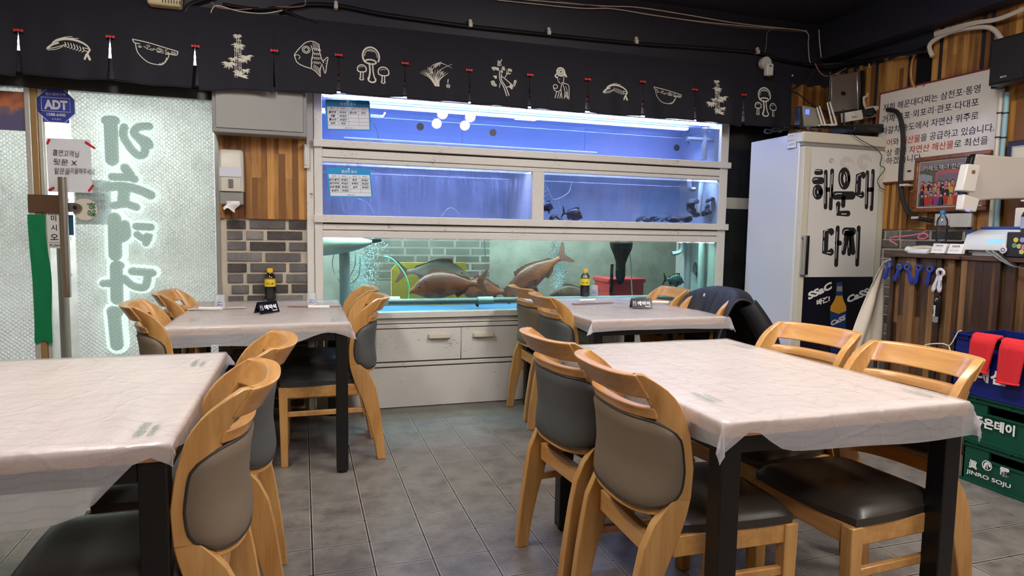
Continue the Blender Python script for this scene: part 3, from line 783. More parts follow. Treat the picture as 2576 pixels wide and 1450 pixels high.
# suction discs on the upper pane
for a, b in ((1057, 319), (1240, 334), (1702, 372)):
    c = P(a, b, 1, YT+.006); MB().lathe([(.0, -.002), (.02, -.003), (.024, 0), (.024, .004)], c, 20, 'Y', True).build('suction_disc', plain('dark_suction_rubber', (52, 72, 80), .4), tank)
# bubble columns
def bubbles(x, y, z0, z1, n, seed, w=.05):
    rg = random.Random(seed); mb = MB()
    for _ in range(n):
        z = rg.uniform(z0, z1); k = (z-z0)/(z1-z0); r = rg.uniform(.0016, .0042)
        mb.ball((x+rg.gauss(0, w*(.4+.8*k)), y+rg.gauss(0, .03), z), r, 5, 4)
    o = mb.build('bubble_column', plain('bubble_white', (214, 236, 244), .3), loc=(x, y, z0)); return o
for x, y, z0, z1, n, s_, w_, lab in ((.40, 4.62, .66, 1.11, 1500, 3, .07, 'milky column of air bubbles at the left of the bottom tank'), (1.88, 4.66, .70, 1.11, 900, 4, .04, 'column of air bubbles behind the soy bottle in the bottom tank'), (1.72, 4.6, 1.27, 1.57, 260, 5, .015, 'thin column of bubbles in the middle right tank')):
    tag(bubbles(x, y, z0, z1, n, s_, w_), lab, 'bubbles', kind='stuff')

# things behind the bottom tank, in the lane
o = MB().prism([(0, 0), (.62, 0), (.62, .42), (.05, .42), (0, .36)], P(985, 790, 1, 5.35), (1, 0, 0), (0, 0, 1), (0, .04, 0)).build('yellow_panel', plain('yellow_board', (236, 208, 92), .6)); tag(o, 'yellowish board seen through the bottom tank behind the fish', 'board')
cr = MB(); a = P(1532, 760, 1, 5.1); b = P(1620, 703, 1, 5.1)
cr.box((a.x, 5.1, a.z-.3), (b.x, 5.4, b.z)).box((a.x-.015, 5.09, b.z-.03), (b.x+.015, 5.41, b.z+.005))
tag(cr.build('red_crate', plain('red_crate_plastic', (206, 60, 66), .5), bevel=.006), 'red plastic crate seen through the bottom tank', 'crate')
net = thing('landing_net', 'black landing net hanging behind the bottom tank', 'net', tuple(P(1563, 660, 1, 5.0)))
def nf(u, v):
    a = u*2*PI; k = [(.105, 0), (.10, .15), (.07, .3), (.045, .5), (.045, .8), (.03, .95), (.005, 1)]
    for (r0, t0), (r1, t1) in zip(k, k[1:]):
        if v <= t1: r = r0+(r1-r0)*(v-t0)/(t1-t0); break
    c = P(1563, 608, 1, 5.0); return Vector((c.x+r*math.cos(a), c.y+r*.6*math.sin(a), c.z-.36*v+.01*math.sin(a*5)))
MB().grid(nf, 24, 16).build('mesh_bag', plain('black_net_mesh', (30, 40, 40), .8), net)
MB().tube([P(1540, 665, 1, 5.0), P(1535, 770, 1, 5.0)], .014, 8).build('handle', M_black, net)
MB().tube([P(1585, 640, 1, 5.02), P(1592, 770, 1, 5.02)], .006, 8).build('pole', M_cream, net)
M_bluebox = plain('blue_panel', (40, 120, 170), .5)

# ------------------------------------------------------------------ fish
def fishmat(name, back, mid, belly, stripes=0, scales=1.0):
    t = NT(name); v = t.coords(); sp = t.add('ShaderNodeSeparateXYZ'); t.link(v, sp.inputs[0])
    zf = t.mathn('ADD', t.mathn('MULTIPLY', sp.outputs[2], 5.0), .5)
    c = t.ramp(zf, [(.1, srgb(*belly)), (.42, srgb(*mid)), (.78, srgb(*back))])
    vo = t.add('ShaderNodeTexVoronoi'); vo.inputs['Scale'].default_value = 95; vo.inputs['Randomness'].default_value = .15
    mp = t.coords((1, .05, 1.25), rot=(0, .5, 0)); t.link(mp, vo.inputs['Vector'])
    g = t.ramp(vo.outputs['Distance'], [(.15, (1.2, 1.15, 1.1, 1)), (.5, (.7, .62, .6, 1))])
    c = t.mix(.8*scales, c, t.mix(1.0, c, g, 'MULTIPLY'))
    n = t.noise(v, 14, 4); c = t.mix(t.ramp(n, [(.42, (0, 0, 0, 1)), (.7, (.6, .6, .6, 1))]), c, srgb(*back))
    if stripes:
        wv = t.add('ShaderNodeTexWave'); wv.inputs['Scale'].default_value = stripes; wv.inputs['Distortion'].default_value = 1.2; t.link(v, wv.inputs['Vector'])
        c = t.mix(t.ramp(wv.outputs['Fac'], [(.4, (0, 0, 0, 1)), (.6, (.75, .75, .75, 1))]), c, srgb(*back))
    t.link(c, t.b.inputs['Base Color']); t.b.inputs['Roughness'].default_value = .4; t.bump(vo.outputs['Distance'], .3, .002); return t.m
M_bream = fishmat('red_bream_skin', (122, 62, 54), (222, 124, 96), (230, 196, 178))
M_bream2 = fishmat('dusky_bream_skin', (104, 84, 80), (158, 134, 124), (196, 186, 176), scales=.3)
M_bream3 = fishmat('brown_fish_skin', (104, 68, 60), (160, 106, 88), (170, 140, 120), scales=.3)
M_knife = fishmat('striped_fish_skin', (34, 50, 56), (110, 138, 142), (120, 150, 152), stripes=16, scales=.2)
M_darkfish = fishmat('dark_fish_skin', (20, 24, 40), (30, 34, 54), (40, 44, 66), scales=.1)
M_fin = plain('dark_fin', (128, 78, 70), .5); M_find = plain('slate_fin', (26, 36, 44), .5)
M_eye = plain('fish_eye', (10, 10, 12), .1)
def make_fish(label, L, Hh, skin, finm, pos, yaw, pitch, arch=0., name='bream', bend=0.):
    """head toward local +x"""
    t = thing(name, label, 'fish')
    prof = [(0, .02), (.04, .22), (.12, .52), (.22, .82), (.34, 1), (.48, .97), (.62, .78), (.76, .46), (.86, .24), (.93, .20), (.96, .2)]
    rings = []
    def cz(s): return arch*math.sin(s*PI)+(-.04*Hh if s < .1 else 0)
    def bx(s): return L*(.5-s)
    def by(s): return bend*(s-.4)**2
    for s_, h in prof:
        h2 = h*Hh/2; w2 = h*Hh*.19*(1 if s_ < .6 else .8)+.002; ring = []
        for k in range(20):
            a = 2*PI*k/20; zz = math.sin(a)*h2; 
            if zz < 0: zz *= .86
            ring.append(Vector((bx(s_), by(s_)+math.cos(a)*w2, cz(s_)+zz)))
        rings.append(ring)
    fine = []
    for i in range(len(rings)-1):
        for q in range(3):
            tt = q/3; fine.append([rings[i][k].lerp(rings[i+1][k], tt) for k in range(20)])
    fine.append(rings[-1])
    MB().rings(fine).build('body', skin, t, smooth=80)
    def fin(nm, pts, y, th=.003, off=0):
        MB().prism(pts, (0, y-th/2, 0), (1, 0, 0), (0, 0, 1), (0, th, 0)).build(nm, finm, t)
    xs = lambda s: bx(s)
    fin('tail_fin', [(xs(.93), .09*Hh), (xs(1.0), .22*Hh), (xs(1.10), .46*Hh), (xs(1.14), .50*Hh), (xs(1.08), .15*Hh), (xs(1.05), 0), (xs(1.08), -.16*Hh), (xs(1.13), -.46*Hh), (xs(1.08), -.44*Hh), (xs(1.0), -.2*Hh), (xs(.93), -.09*Hh)], by(1))
    dp = [(xs(.26), cz(.26)+.40*Hh)]
    for k in range(9):
        s_ = .3+.5*k/8; hb = .5*[1, .98, .95, .88, .78, .66, .53, .42, .34][k]*Hh; up = Hh*(.13 if k < 6 else .11)
        dp.append((xs(s_)+.004, cz(s_)+hb+up)); dp.append((xs(s_+.03), cz(s_)+hb+up*.72))
    dp.append((xs(.86), cz(.86)+.1*Hh)); dp += [(xs(.6), cz(.6)+.3*Hh)]
    fin('dorsal_fin', dp, by(.5))
    fin('anal_fin', [(xs(.62), cz(.62)-.30*Hh), (xs(.66), cz(.62)-.46*Hh), (xs(.78), cz(.78)-.30*Hh), (xs(.82), cz(.8)-.12*Hh)], by(.7))
    fin('pelvic_fin', [(xs(.34), cz(.34)-.38*Hh), (xs(.38), cz(.36)-.62*Hh), (xs(.44), cz(.4)-.66*Hh), (xs(.46), cz(.44)-.38*Hh)], by(.4)-.01)
    for sgn in (-1, 1):
        mb = MB(); x0 = xs(.3); yy = sgn*Hh*.19
        mb.prism([(0, .02*Hh), (-.08*L, .10*Hh), (-.2*L, -.02*Hh), (-.12*L, -.16*Hh), (0, -.06*Hh)], (x0, yy, cz(.3)-.1*Hh), (1, sgn*.18*-1, 0), (0, 0, 1), (0, sgn*.002, 0)); mb.build('pectoral_fin', finm, t)
        e = MB(); c = Vector((xs(.13), sgn*(Hh*.52*.19), cz(.13)+.07*Hh)); e.ball(c, (.05*Hh, .025*Hh, .05*Hh), 12, 8); eo = e.build('eye', plain('eye_ring', (120, 100, 84), .3), t)
        MB().ball(c+Vector((0, sgn*.006*Hh/.15, 0)), (.033*Hh, .022*Hh, .033*Hh), 12, 8).build('pupil', M_eye, eo)
        MB().stroke([(xs(.20), .26*Hh), (xs(.235), .1*Hh), (xs(.24), -.1*Hh), (xs(.2), -.26*Hh)], .006, (0, sgn*Hh*.172, cz(.2)), (1, 0, 0), (0, 0, 1)).build('gill_edge', finm, t, recalc=False)
    MB().prism([(xs(-.012), -.05*Hh), (xs(.05), -.01*Hh), (xs(.055), -.03*Hh), (xs(.0), -.09*Hh)], (0, -.012, cz(0)), (1, 0, 0), (0, 0, 1), (0, .024, 0)).build('mouth', finm, t)
    t.matrix_basis = Matrix.Translation(Vector(pos)) @ Matrix.Rotation(yaw, 4, 'Z') @ Matrix.Rotation(-pitch, 4, 'Y')
    return t
make_fish('large reddish sea bream facing left, in front in the bottom tank', .50, .20, M_bream, M_fin, P(1120, 722, 1, 4.45), PI, -.08, .01)
make_fish('dusky bream facing right, just above and behind the large reddish one', .48, .165, M_bream2, M_fin, P(1100, 690, 1, 4.66), 0, -.06, .02)
make_fish('bronze sea bream with fine scales, low between two larger bream', .34, .185, M_bream, M_fin, P(1215, 732, 1, 4.53), PI, .08, .0)
make_fish('reddish sea bream diving head down with its tail raised', .52, .185, M_bream, M_fin, P(1345, 698, 1, 4.47), PI, -.62, .015)
make_fish('brown fish resting on the bottom just left of the soy bottle', .36, .12, M_bream3, M_fin, P(1440, 742, 1, 4.5), PI, .05, .01)
make_fish('small striped fish near the right end of the bottom tank', .165, .10, M_knife, M_find, P(1697, 706, 1, 4.42), 0, -.12, 0, 'knifejaw')
make_fish('dark fish half hidden behind the white pipe in the bottom tank', .22, .15, M_knife, M_find, P(1752, 678, 1, 4.58), 1.0, .3, 0, 'knifejaw')
make_fish('dark fish at the left of the middle right tank, head toward the glass', .12, .075, M_darkfish, M_find, P(1376, 521, 1, 4.42), .4, 0, 0, 'rockfish')
make_fish('dark rockfish nosing down onto the shells in the middle right tank', .14, .10, M_darkfish, M_find, P(1442, 541, 1, 4.40), -.3, -.2, 0, 'rockfish')
# flatfish near the surface
t_ = thing('flatfish', 'speckled flatfish with pale belly gliding at the top left of the bottom tank', 'fish')
def ff(sg):
    def f(u, v):
        s_ = u; w_ = .062*max(0, math.sin(PI*min(1, (s_*1.02)**.72)))**.8+.014; y = (2*v-1)*w_
        th = (.045*math.sin(PI*min(1, s_*1.0)**.8)+.004)*(1-abs(2*v-1)**2.2)
        return Vector((.24-.46*s_, y, th*(.55 if sg > 0 else -.75)+.02*math.sin(s_*5)))
    return f
MB().grid(ff(1), 26, 14).build('back', plain('speckled_flatfish_skin', (56, 58, 44), .5, var=.6), t_, smooth=80)
MB().grid(ff(-1), 26, 14).build('belly', plain('pale_belly', (244, 240, 226), .5), t_, smooth=80)
MB().prism([(0, .012), (.03, .018), (.075, .026), (.08, -.012), (.03, -.018), (0, -.012)], (-.21, 0, -.002), (-1, 0, 0), (0, 1, 0), (0, 0, .006)).build('tail_fin', M_find, t_)
t_.matrix_basis = Matrix.Translation(P(850, 616, 1, 4.43)) @ Matrix.Rotation(PI+.1, 4, 'Z') @ Matrix.Rotation(.12, 4, 'Y') @ Matrix.Rotation(1.2, 4, 'X')
# shells in the middle right tank
M_shell = plain('dark_shell', (40, 38, 44), .6, bump=.6, bscale=50, var=.4)
sh = []
rg = random.Random(11)
spots = [(1392, 549, 4.36, 1), (1404, 551, 4.38, 1.0)]+[(1610+k*15+rg.uniform(-4, 4), 556-rg.uniform(0, 5), 4.36+rg.uniform(0, .1), rg.uniform(.7, 1.1)) for k in range(9)]
spots += [(1745+rg.uniform(-12, 45), 545-rg.uniform(0, 48)*(1 if k > 2 else .3), 4.36+rg.uniform(0, .08), rg.uniform(.8, 1.25)) for k in range(10)]
for k, (a, b, yy, s_) in enumerate(spots):
    c = P(a, b, 1, yy); c.z = max(c.z, 1.26); mb = MB()
    R = .035*s_
    def f(u, v, R=R, k=k):
        a = u*2*PI; r = R*math.sin(PI*v*.5)**.7*(1+.12*math.sin(a*3+k)+.05*math.sin(a*9)); return Vector((r*math.cos(a)*1.35, r*math.sin(a), R*.62*math.cos(PI*v*.5)*(1+.15*math.sin(v*20))))
    mb.grid(f, 20, 8); mb.prism([(R*1.3*math.cos(q*PI/8), R*.95*math.sin(q*PI/8)) for q in range(16)], (0, 0, -.004), (1, 0, 0), (0, 1, 0), (0, 0, .008))
    ob = mb.build('abalone', M_shell, loc=(0, 0, 0)); ob.location = c; ob.rotation_euler = (rg.uniform(-.9, .3), rg.uniform(-.4, .4), rg.uniform(0, 6))
    tag(ob, ('dark abalone below the left rockfish, nearer the tank divider' if k == 0 else 'dark abalone below the left rockfish, right one of the pair') if k < 2 else 'dark abalone in the heap at the right of the middle tank', 'shellfish', 'abalone pair by the rockfish' if k < 2 else 'heap of abalone')

# ------------------------------------------------------------------ origin cards on the glass
M_cardblue = plain('card_blue', (24, 150, 214), .4); M_cardwhite = plain('card_white', (226, 230, 238), .5); M_line = plain('card_line', (120, 150, 180), .6)
def card(c4, rows, label):
    a, b, c, d = [P(x, y, 1, 4.262) for x, y in c4]       # tl tr br bl
    ex = (b-a); wd = ex.length; ex.normalize(); ey = (a-d); ht = ey.length; ey.normalize(); o = d
    nz = ex.cross(ey)
    t = thing('origin_card', label, 'sign', tuple(d))
    r = .012; poly = []
    for cx, cy, a0 in ((wd-r, r, -PI/2), (wd-r, ht-r, 0), (r, ht-r, PI/2), (r, r, PI)):
        for k in range(5): poly.append((cx+r*math.cos(a0+k*PI/8), cy+r*math.sin(a0+k*PI/8)))
    MB().prism(poly, o-nz*.003, ex, ey, nz*.003).build('card', M_cardblue, t)
    x0, x1, y0, y1 = wd*.035, wd*.965, ht*.04, ht*.77
    MB().prism([(x0, y0), (x1, y0), (x1, y1), (x0, y1)], o, ex, ey, nz*.0008).build('panel', M_cardwhite, t)
    mb = MB(); yb = y0+(y1-y0)*.17; rh = (y1-yb)/5
    for k in range(5): mb.stroke([(x0, yb+rh*k), (x1, yb+rh*k)], .0016, o, ex, ey, .0014, smooth=False)
    for k in (1, 2, 3): mb.stroke([(x0+(x1-x0)*k/4, yb), (x0+(x1-x0)*k/4, y1)], .0016, o, ex, ey, .0014, smooth=False)
    mb.build('grid_lines', M_line, t, recalc=False, smooth=0)
    text('원산지 표시', o+ex*wd*.5+ey*ht*.82, ex, ey, M_cardwhite, height=ht*.10, parent=t, bold=.02, align='CENTER', lift=.001)
    cw = (x1-x0)/4
    for k, s_ in enumerate(('품 목', '원산지', '품 목', '원산지')): text(s_, o+ex*(x0+cw*(k+.5))+ey*(y1-rh*.72), ex, ey, M_ink, height=rh*.42, parent=t, align='CENTER', lift=.0016)
    for j, row in enumerate(rows):
        for k, s_ in enumerate(row):
            if s_: text(s_, o+ex*(x0+cw*(k+.48))+ey*(yb+rh*(3-j)+rh*.18), ex, ey, M_ink, height=rh*.68, parent=t, align='CENTER', bold=.03, lift=.0016, shear=.25)
    text('농림축산식품부', o+ex*wd*.5+ey*(y0+.004), ex, ey, M_ink, height=rh*.3, parent=t, align='CENTER', lift=.0016)
    MB().lathe([(0, 0), (.006, 0)], o+ex*wd*.5+ey*ht*.96+nz*.0012, 14, 'Y').build('peg_hole', M_cardwhite, t)
card([(818, 250), (930, 254), (932, 326), (822, 327)], [('돌멍게', '국내산', '참소라', '국산'), ('개불', '국내산'), ('뿔소라', '국내산'), ('낙지', '국산')], 'blue-edged origin card with five written rows on the upper tank')
card([(821, 421), (932, 424), (934, 493), (828, 496)], [('넙치·광어', '국내산', '쥐치', '국내산'), ('참가자미', '국내산', '우럭이', '국내산'), ('감성·참돔', '국내산', '숭어', '국내산'), ('능성어', '국내산')], 'blue-edged origin card filled with more writing on the middle tank')
# sash latch by the tank
t_ = MB(); a = P(764, 362, 1, 4.27); b = P(783, 424, 1, 4.27); t_.box((a.x, 4.268, b.z), (a.x+.032, 4.30, a.z)).box((a.x+.005, 4.26, b.z+.015), (a.x+.02, 4.27, a.z-.015))
tag(t_.build('wall_switch', M_tankframe, bevel=.004), 'narrow white latch plate on the post left of the tank', 'latch')
# ------------------------------------------------------------------ glazed entrance at the left
YG = 4.30
def m_wrap():
    t = NT('bubble_wrap'); tc = t.add('ShaderNodeTexCoord')
    sp = t.add('ShaderNodeSeparateXYZ'); t.link(tc.outputs['Object'], sp.inputs[0])
    # hexagonal dots: two shifted lattices
    pitch = .0235
    def lat(ox, oz):
        fx = t.mathn('SUBTRACT', t.mathn('FRACT', t.mathn('ADD', t.mathn('DIVIDE', sp.outputs[0], pitch*1.15), ox+50)), .5)
        fz_ = t.mathn('SUBTRACT', t.mathn('FRACT', t.mathn('ADD', t.mathn('DIVIDE', sp.outputs[2], pitch), oz+50)), .5)
        fx = t.mathn('MULTIPLY', fx, 1.15)
        return t.mathn('SQRT', t.mathn('ADD', t.mathn('MULTIPLY', fx, fx), t.mathn('MULTIPLY', fz_, fz_)))
    # fine lattice and its half-step copy
    d = t.mathn('MINIMUM', lat(0, 0), lat(.5, .5))
    h = t.ramp(d, [(.0, (1, 1, 1, 1)), (.26, (.7, .7, .7, 1)), (.37, (0, 0, 0, 1))])
    n = t.noise(t.coords((1, 1, 1)), 5, 3)
    hh = t.mathn('ADD', h, t.mathn('MULTIPLY', n, 1.2))
    bn = t.bump(hh, .9, .006)
    t.b.inputs['Base Color'].default_value = srgb(226, 226, 222); t.b.inputs['Roughness'].default_value = .22
    tl = t.add('ShaderNodeBsdfTranslucent'); tl.inputs[0].default_value = srgb(238, 240, 236); t.link(bn, tl.inputs['Normal'])
    tr = t.add('ShaderNodeBsdfTransparent'); tr.inputs[0].default_value = (.85, .9, .9, 1)
    m1 = t.add('ShaderNodeMixShader'); m1.inputs[0].default_value = .62; t.link(t.b.outputs[0], m1.inputs[1]); t.link(tl.outputs[0], m1.inputs[2])
    m2 = t.add('ShaderNodeMixShader'); f = t.ramp(h, [(.1, (.26, .26, .26, 1)), (.8, (.46, .46, .46, 1))]); t.link(f, m2.inputs[0])
    t.link(m1.outputs[0], m2.inputs[1]); t.link(tr.outputs[0], m2.inputs[2]); t.link(m2.outputs[0], t.out.inputs[0]); return t.m
M_wrap = m_wrap()
M_alu = plain('champagne_aluminium', (172, 140, 96), .35, metal=.3)
M_alu2 = plain('pale_aluminium', (206, 204, 196), .3, metal=.3)
def xg(px): return P(px, 500, 1, YG).x
door = thing('door_1', None, None, (-1.0, YG, 0)); door['kind'] = 'structure'
MB().box((-2.6, YG-.03, 1.925), (-.49, YG+.03, 2.04)).box((-2.6, YG-.03, 0), (-.49, YG+.03, .06)).build('door_rail', plain('dark_door_rail', (52, 56, 58), .4), door)
MB().box((-1.405, YG-.02, .06), (-1.375, YG+.02, 1.925)).build('door_stile', M_alu, door, bevel=.003)
MB().box((-1.432, YG-.025, .06), (-1.405, YG+.02, 1.925)).box((-1.374, YG-.012, .06), (-1.352, YG+.02, 1.925)).build('door_stile', M_alu2, door, bevel=.003)
def gq(x0, x1, z0, z1, y, m, nm, par=door): return MB().quad((x0, y, z0), (x1, y, z0), (x1, y, z1), (x0, y, z1)).build(nm, m, par, smooth=0, recalc=False)
gq(-2.6, -1.432, .06, 1.925, YG, M_glass, 'glass_pane'); gq(-1.352, -.49, .06, 1.925, YG, M_glass, 'glass_pane')
gq(-2.6, -1.44, .06, 1.925, YG+.002, M_wrap, 'bubble_sheet')
gq(-1.222, -.492, .06, 1.922, YG+.002, M_wrap, 'bubble_sheet')
gq(-2.6, -.49, 2.10, 2.40, 4.30, M_wrap, 'bubble_sheet')
# patch lock and pull bar
t_ = MB().box((-1.435, YG-.03, 1.245), (-1.26, YG-.008, 1.345)).build('lock_plate', plain('bronze_lock_steel', (128, 104, 88), .35, metal=.7), door, bevel=.003)
mb = MB(); c = P(172, 522, 1, YG-.02)
mb.prism([(.045*math.cos(a)+(.022 if math.cos(a) > 0 else -.022), .026*math.sin(a)) for a in [k*PI/10 for k in range(20)]], (c.x, YG-.026, c.z), (1, 0, 0), (0, 0, 1), (0, .016, 0)).build('lock_end', M_chrome, t_)
mb = MB(); mb.lathe([(.011, 0), (.011, .006), (.004, .007)], (c.x+.035, YG-.027, c.z), 16, 'Y', True).build('keyhole', M_black, t_)
hb = P(169, 748, 1, 4.22); ht = P(152, 446, 1, 4.22)
b_ = MB().tube([(hb.x, 4.22, hb.z), (hb.x, 4.22, ht.z)], .022, 20, smooth=False).build('pull_bar', M_chrome, door, smooth=30)
for z in (hb.z+.12, ht.z-.12): MB().tube([(hb.x, 4.22, z), (hb.x, 4.295, z)], .009, 10).build('standoff', M_chrome, b_)
# tape, PUSH plate
t_ = thing('green_tape', 'long strip of green tape down the door stile', 'tape', (-1.40, 4.26, .75))
mb = MB()
def tp(u, v):
    z = .52+(1.235-.52)*v; x = -1.432+.088*u*(1-.05*math.sin(v*9))+.006*math.sin(v*5); return Vector((x, 4.268+.003*math.sin(u*7)*math.sin(v*15), z-(.012*math.sin(u*9) if v < .05 else 0)))
mb.grid(tp, 6, 24).build('tape', plain('green_tape_film', (10, 122, 78), .35), t_, recalc=False)
o = P(150, 625, 1, 4.285); z1 = P(150, 536, 1, 4.285).z
x0 = P(121, 580, 1, 4.285).x; x1 = P(151, 580, 1, 4.285).x
t_ = thing('push_sign', 'narrow white door sign with black upright letters and the word PUSH', 'sign', (x0, 4.285, o.z))
MB().box((x0, 4.286, o.z), (x1, 4.289, z1)).build('plate', M_white, t_)
for k, s_ in enumerate('미시오'): text(s_, ((x0+x1)/2, 4.2855, z1-.048-.052*k), (1, 0, 0), (0, 0, 1), M_ink, height=.034, parent=t_, align='CENTER', bold=.02)
text('PUSH', ((x0+x1)/2, 4.2855, o.z+.008), (1, 0, 0), (0, 0, 1), M_ink, width=(x1-x0)*.85, parent=t_, align='CENTER', bold=.01)
MB().box((x0, 4.2845, o.z+.032), (x1, 4.2859, o.z+.034)).build('rule', M_ink, t_)
# security sticker
M_navy = plain('sticker_blue', (44, 62, 150), .45); M_silver = plain('sticker_silver', (206, 206, 214), .4)
c = P(141, 266, 1, 4.29); s_ = .088
t_ = thing('security_sticker', 'blue octagonal security company sticker on the door glass', 'sticker', tuple(c))
MB().box((c.x-.082, 4.2912, c.z-.092), (c.x+.06, 4.2925, c.z+.092)).build('backing', plain('sticker_backing_blue', (52, 92, 190), .5), t_)
oc = lambda r: [(r*math.cos(PI/8+k*PI/4), r*math.sin(PI/8+k*PI/4)) for k in range(8)]
MB().prism(oc(.1), (c.x, 4.2905, c.z), (1, 0, 0), (0, 0, 1), (0, -.0015, 0)).build('border', M_silver, t_)
MB().prism(oc(.096), (c.x, 4.2888, c.z), (1, 0, 0), (0, 0, 1), (0, -.0008, 0)).build('octagon', M_navy, t_)
mb = MB(); fr = [(-.068, -.032), (.068, -.032), (.068, .042), (-.068, .042), (-.068, -.032)]
mb.stroke(fr, .003, (c.x, 4.2872, c.z), (1, 0, 0), (0, 0, 1), .001, smooth=False).build('box_outline', M_silver, t_, recalc=False)
text('ADT', (c.x, 4.2872, c.z-.022), (1, 0, 0), (0, 0, 1), M_silver, width=.112, height=.052, parent=t_, align='CENTER', bold=.05, lift=.001)
text('1588-6400', (c.x, 4.2872, c.z-.058), (1, 0, 0), (0, 0, 1), M_silver, width=.09, parent=t_, align='CENTER', bold=.03, lift=.001)
text('캡스경비구역', (c.x, 4.2872, c.z+.053), (1, 0, 0), (0, 0, 1), M_silver, width=.095, parent=t_, align='CENTER', bold=.01, lift=.001)
text('고객센터', (c.x, 4.2872, c.z-.08), (1, 0, 0), (0, 0, 1), M_silver, width=.045, parent=t_, align='CENTER', lift=.001)
# handwritten note
a = P(116, 348, 1, 4.29); b = P(228, 352, 1, 4.29); cc = P(233, 486, 1, 4.29); dd = P(123, 482, 1, 4.29)
t_ = thing('handwritten_note', 'white handwritten paper note taped to the door above the pull bar', 'note', (a.x, 4.29, dd.z))
MB().grid(lambda u, v: a.lerp(b, u).lerp(dd.lerp(cc, u), v)+Vector((0, -.003-.002*math.sin(u*6+v*4), 0)), 8, 8).build('paper', plain('note_paper', (222, 224, 228), .7), t_, recalc=False)
for s_, px, py, wd in (('흡연고객님', 132, 391, .125), ('뒷문 X', 133, 414, .115), ('앞문을', 136, 437, .075), ('이용해주세요', 177, 437, .118)):
    text(s_, P(px, py, 1, 4.282), (1, 0, -.03), (.12, 0, 1), M_ink, width=wd, height=.034, parent=t_, lift=.0)
mb = MB()
for k, (px, py, dx_, dz) in enumerate([(124, 352, -.01, -.02), (216, 358, .04, -.03), (124, 478, .02, .012), (224, 480, .02, .03)]):
    q = P(px, py, 1, 4.283); mb.stroke([(0, 0), (dx_, dz)], .012, q, (1, 0, 0), (0, 0, 1), 0, smooth=False)
mb.build('red_tape', M_redink, t_, recalc=False, smooth=0)
# sheets behind the wrap
t_ = thing('paper_sheet', 'white sheet behind the bubble wrap carrying a round sticker', 'paper', (P(190, 560, 1, 4.312).x, 4.312, P(190, 560, 1, 4.312).z))
a = P(188, 452, 1, 4.312); b = P(282, 566, 1, 4.312)
MB().box((a.x, 4.310, b.z), (b.x, 4.3125, a.z)).build('paper', film('sheet_white', (240, 242, 244), .0, .7, .6, .05), t_)
for k in range(4): text('안내드립니다', (b.x-.03, 4.3095, a.z-.06-.035*k), (-1, 0, 0), (0, 0, 1), M_ink, width=.14, parent=t_, lift=-.001)
c = P(214, 527, 1, 4.297)
t_ = thing('round_sticker', 'round cream sticker with green reversed lettering on the wrapped glass', 'sticker', tuple(c))
MB().lathe([(0, 0), (.062, 0), (.062, -.002), (0, -.002)], c, 28, 'Y').build('disc', plain('sticker_cream', (214, 206, 186), .6), t_)
text('청하', (c.x+.012, c.y-.003, c.z-.04), (0, 0, 1), (1, 0, 0), M_greenink, width=.08, parent=t_, bold=.03, lift=-.0005)
a = P(166, 541, 1, 4.31); b = P(186, 592, 1, 4.31)
t_ = thing('poster', 'small blue poster strip behind the pull bar', 'poster', (a.x, 4.31, b.z))
MB().box((a.x, 4.308, b.z), (b.x, 4.311, a.z)).build('print', plain('poster_blue', (40, 120, 170), .5, var=.4), t_)
text('다', (a.x+.005, 4.307, b.z-.03), (1, 0, 0), (0, 0, 1), M_greenink, height=.022, parent=t_)
a = P(0, 228, 1, 4.297); b = P(66, 330, 1, 4.297)
t_ = thing('picture_sticker', 'square sticker with orange and violet picture at the far left pane', 'sticker', (b.x, 4.297, b.z))
def m_pic():
    t = NT('sunset_picture'); sp = t.add('ShaderNodeSeparateXYZ'); t.link(t.coords(), sp.inputs[0]); n = t.noise(t.coords(), 14, 3)
    f = t.mathn('ADD', t.mathn('MULTIPLY', sp.outputs[2], 3.2), t.mathn('MULTIPLY', n, .7))
    t.link(t.ramp(f, [(.62, srgb(96, 92, 128)), (.74, srgb(140, 110, 112)), (.78, srgb(196, 120, 70)), (.95, srgb(150, 92, 80))]), t.b.inputs['Base Color']); return t.m
MB().box((a.x-.16, 4.296, b.z), (b.x, 4.298, a.z)).build('print', m_pic(), t_, bevel=.0008)
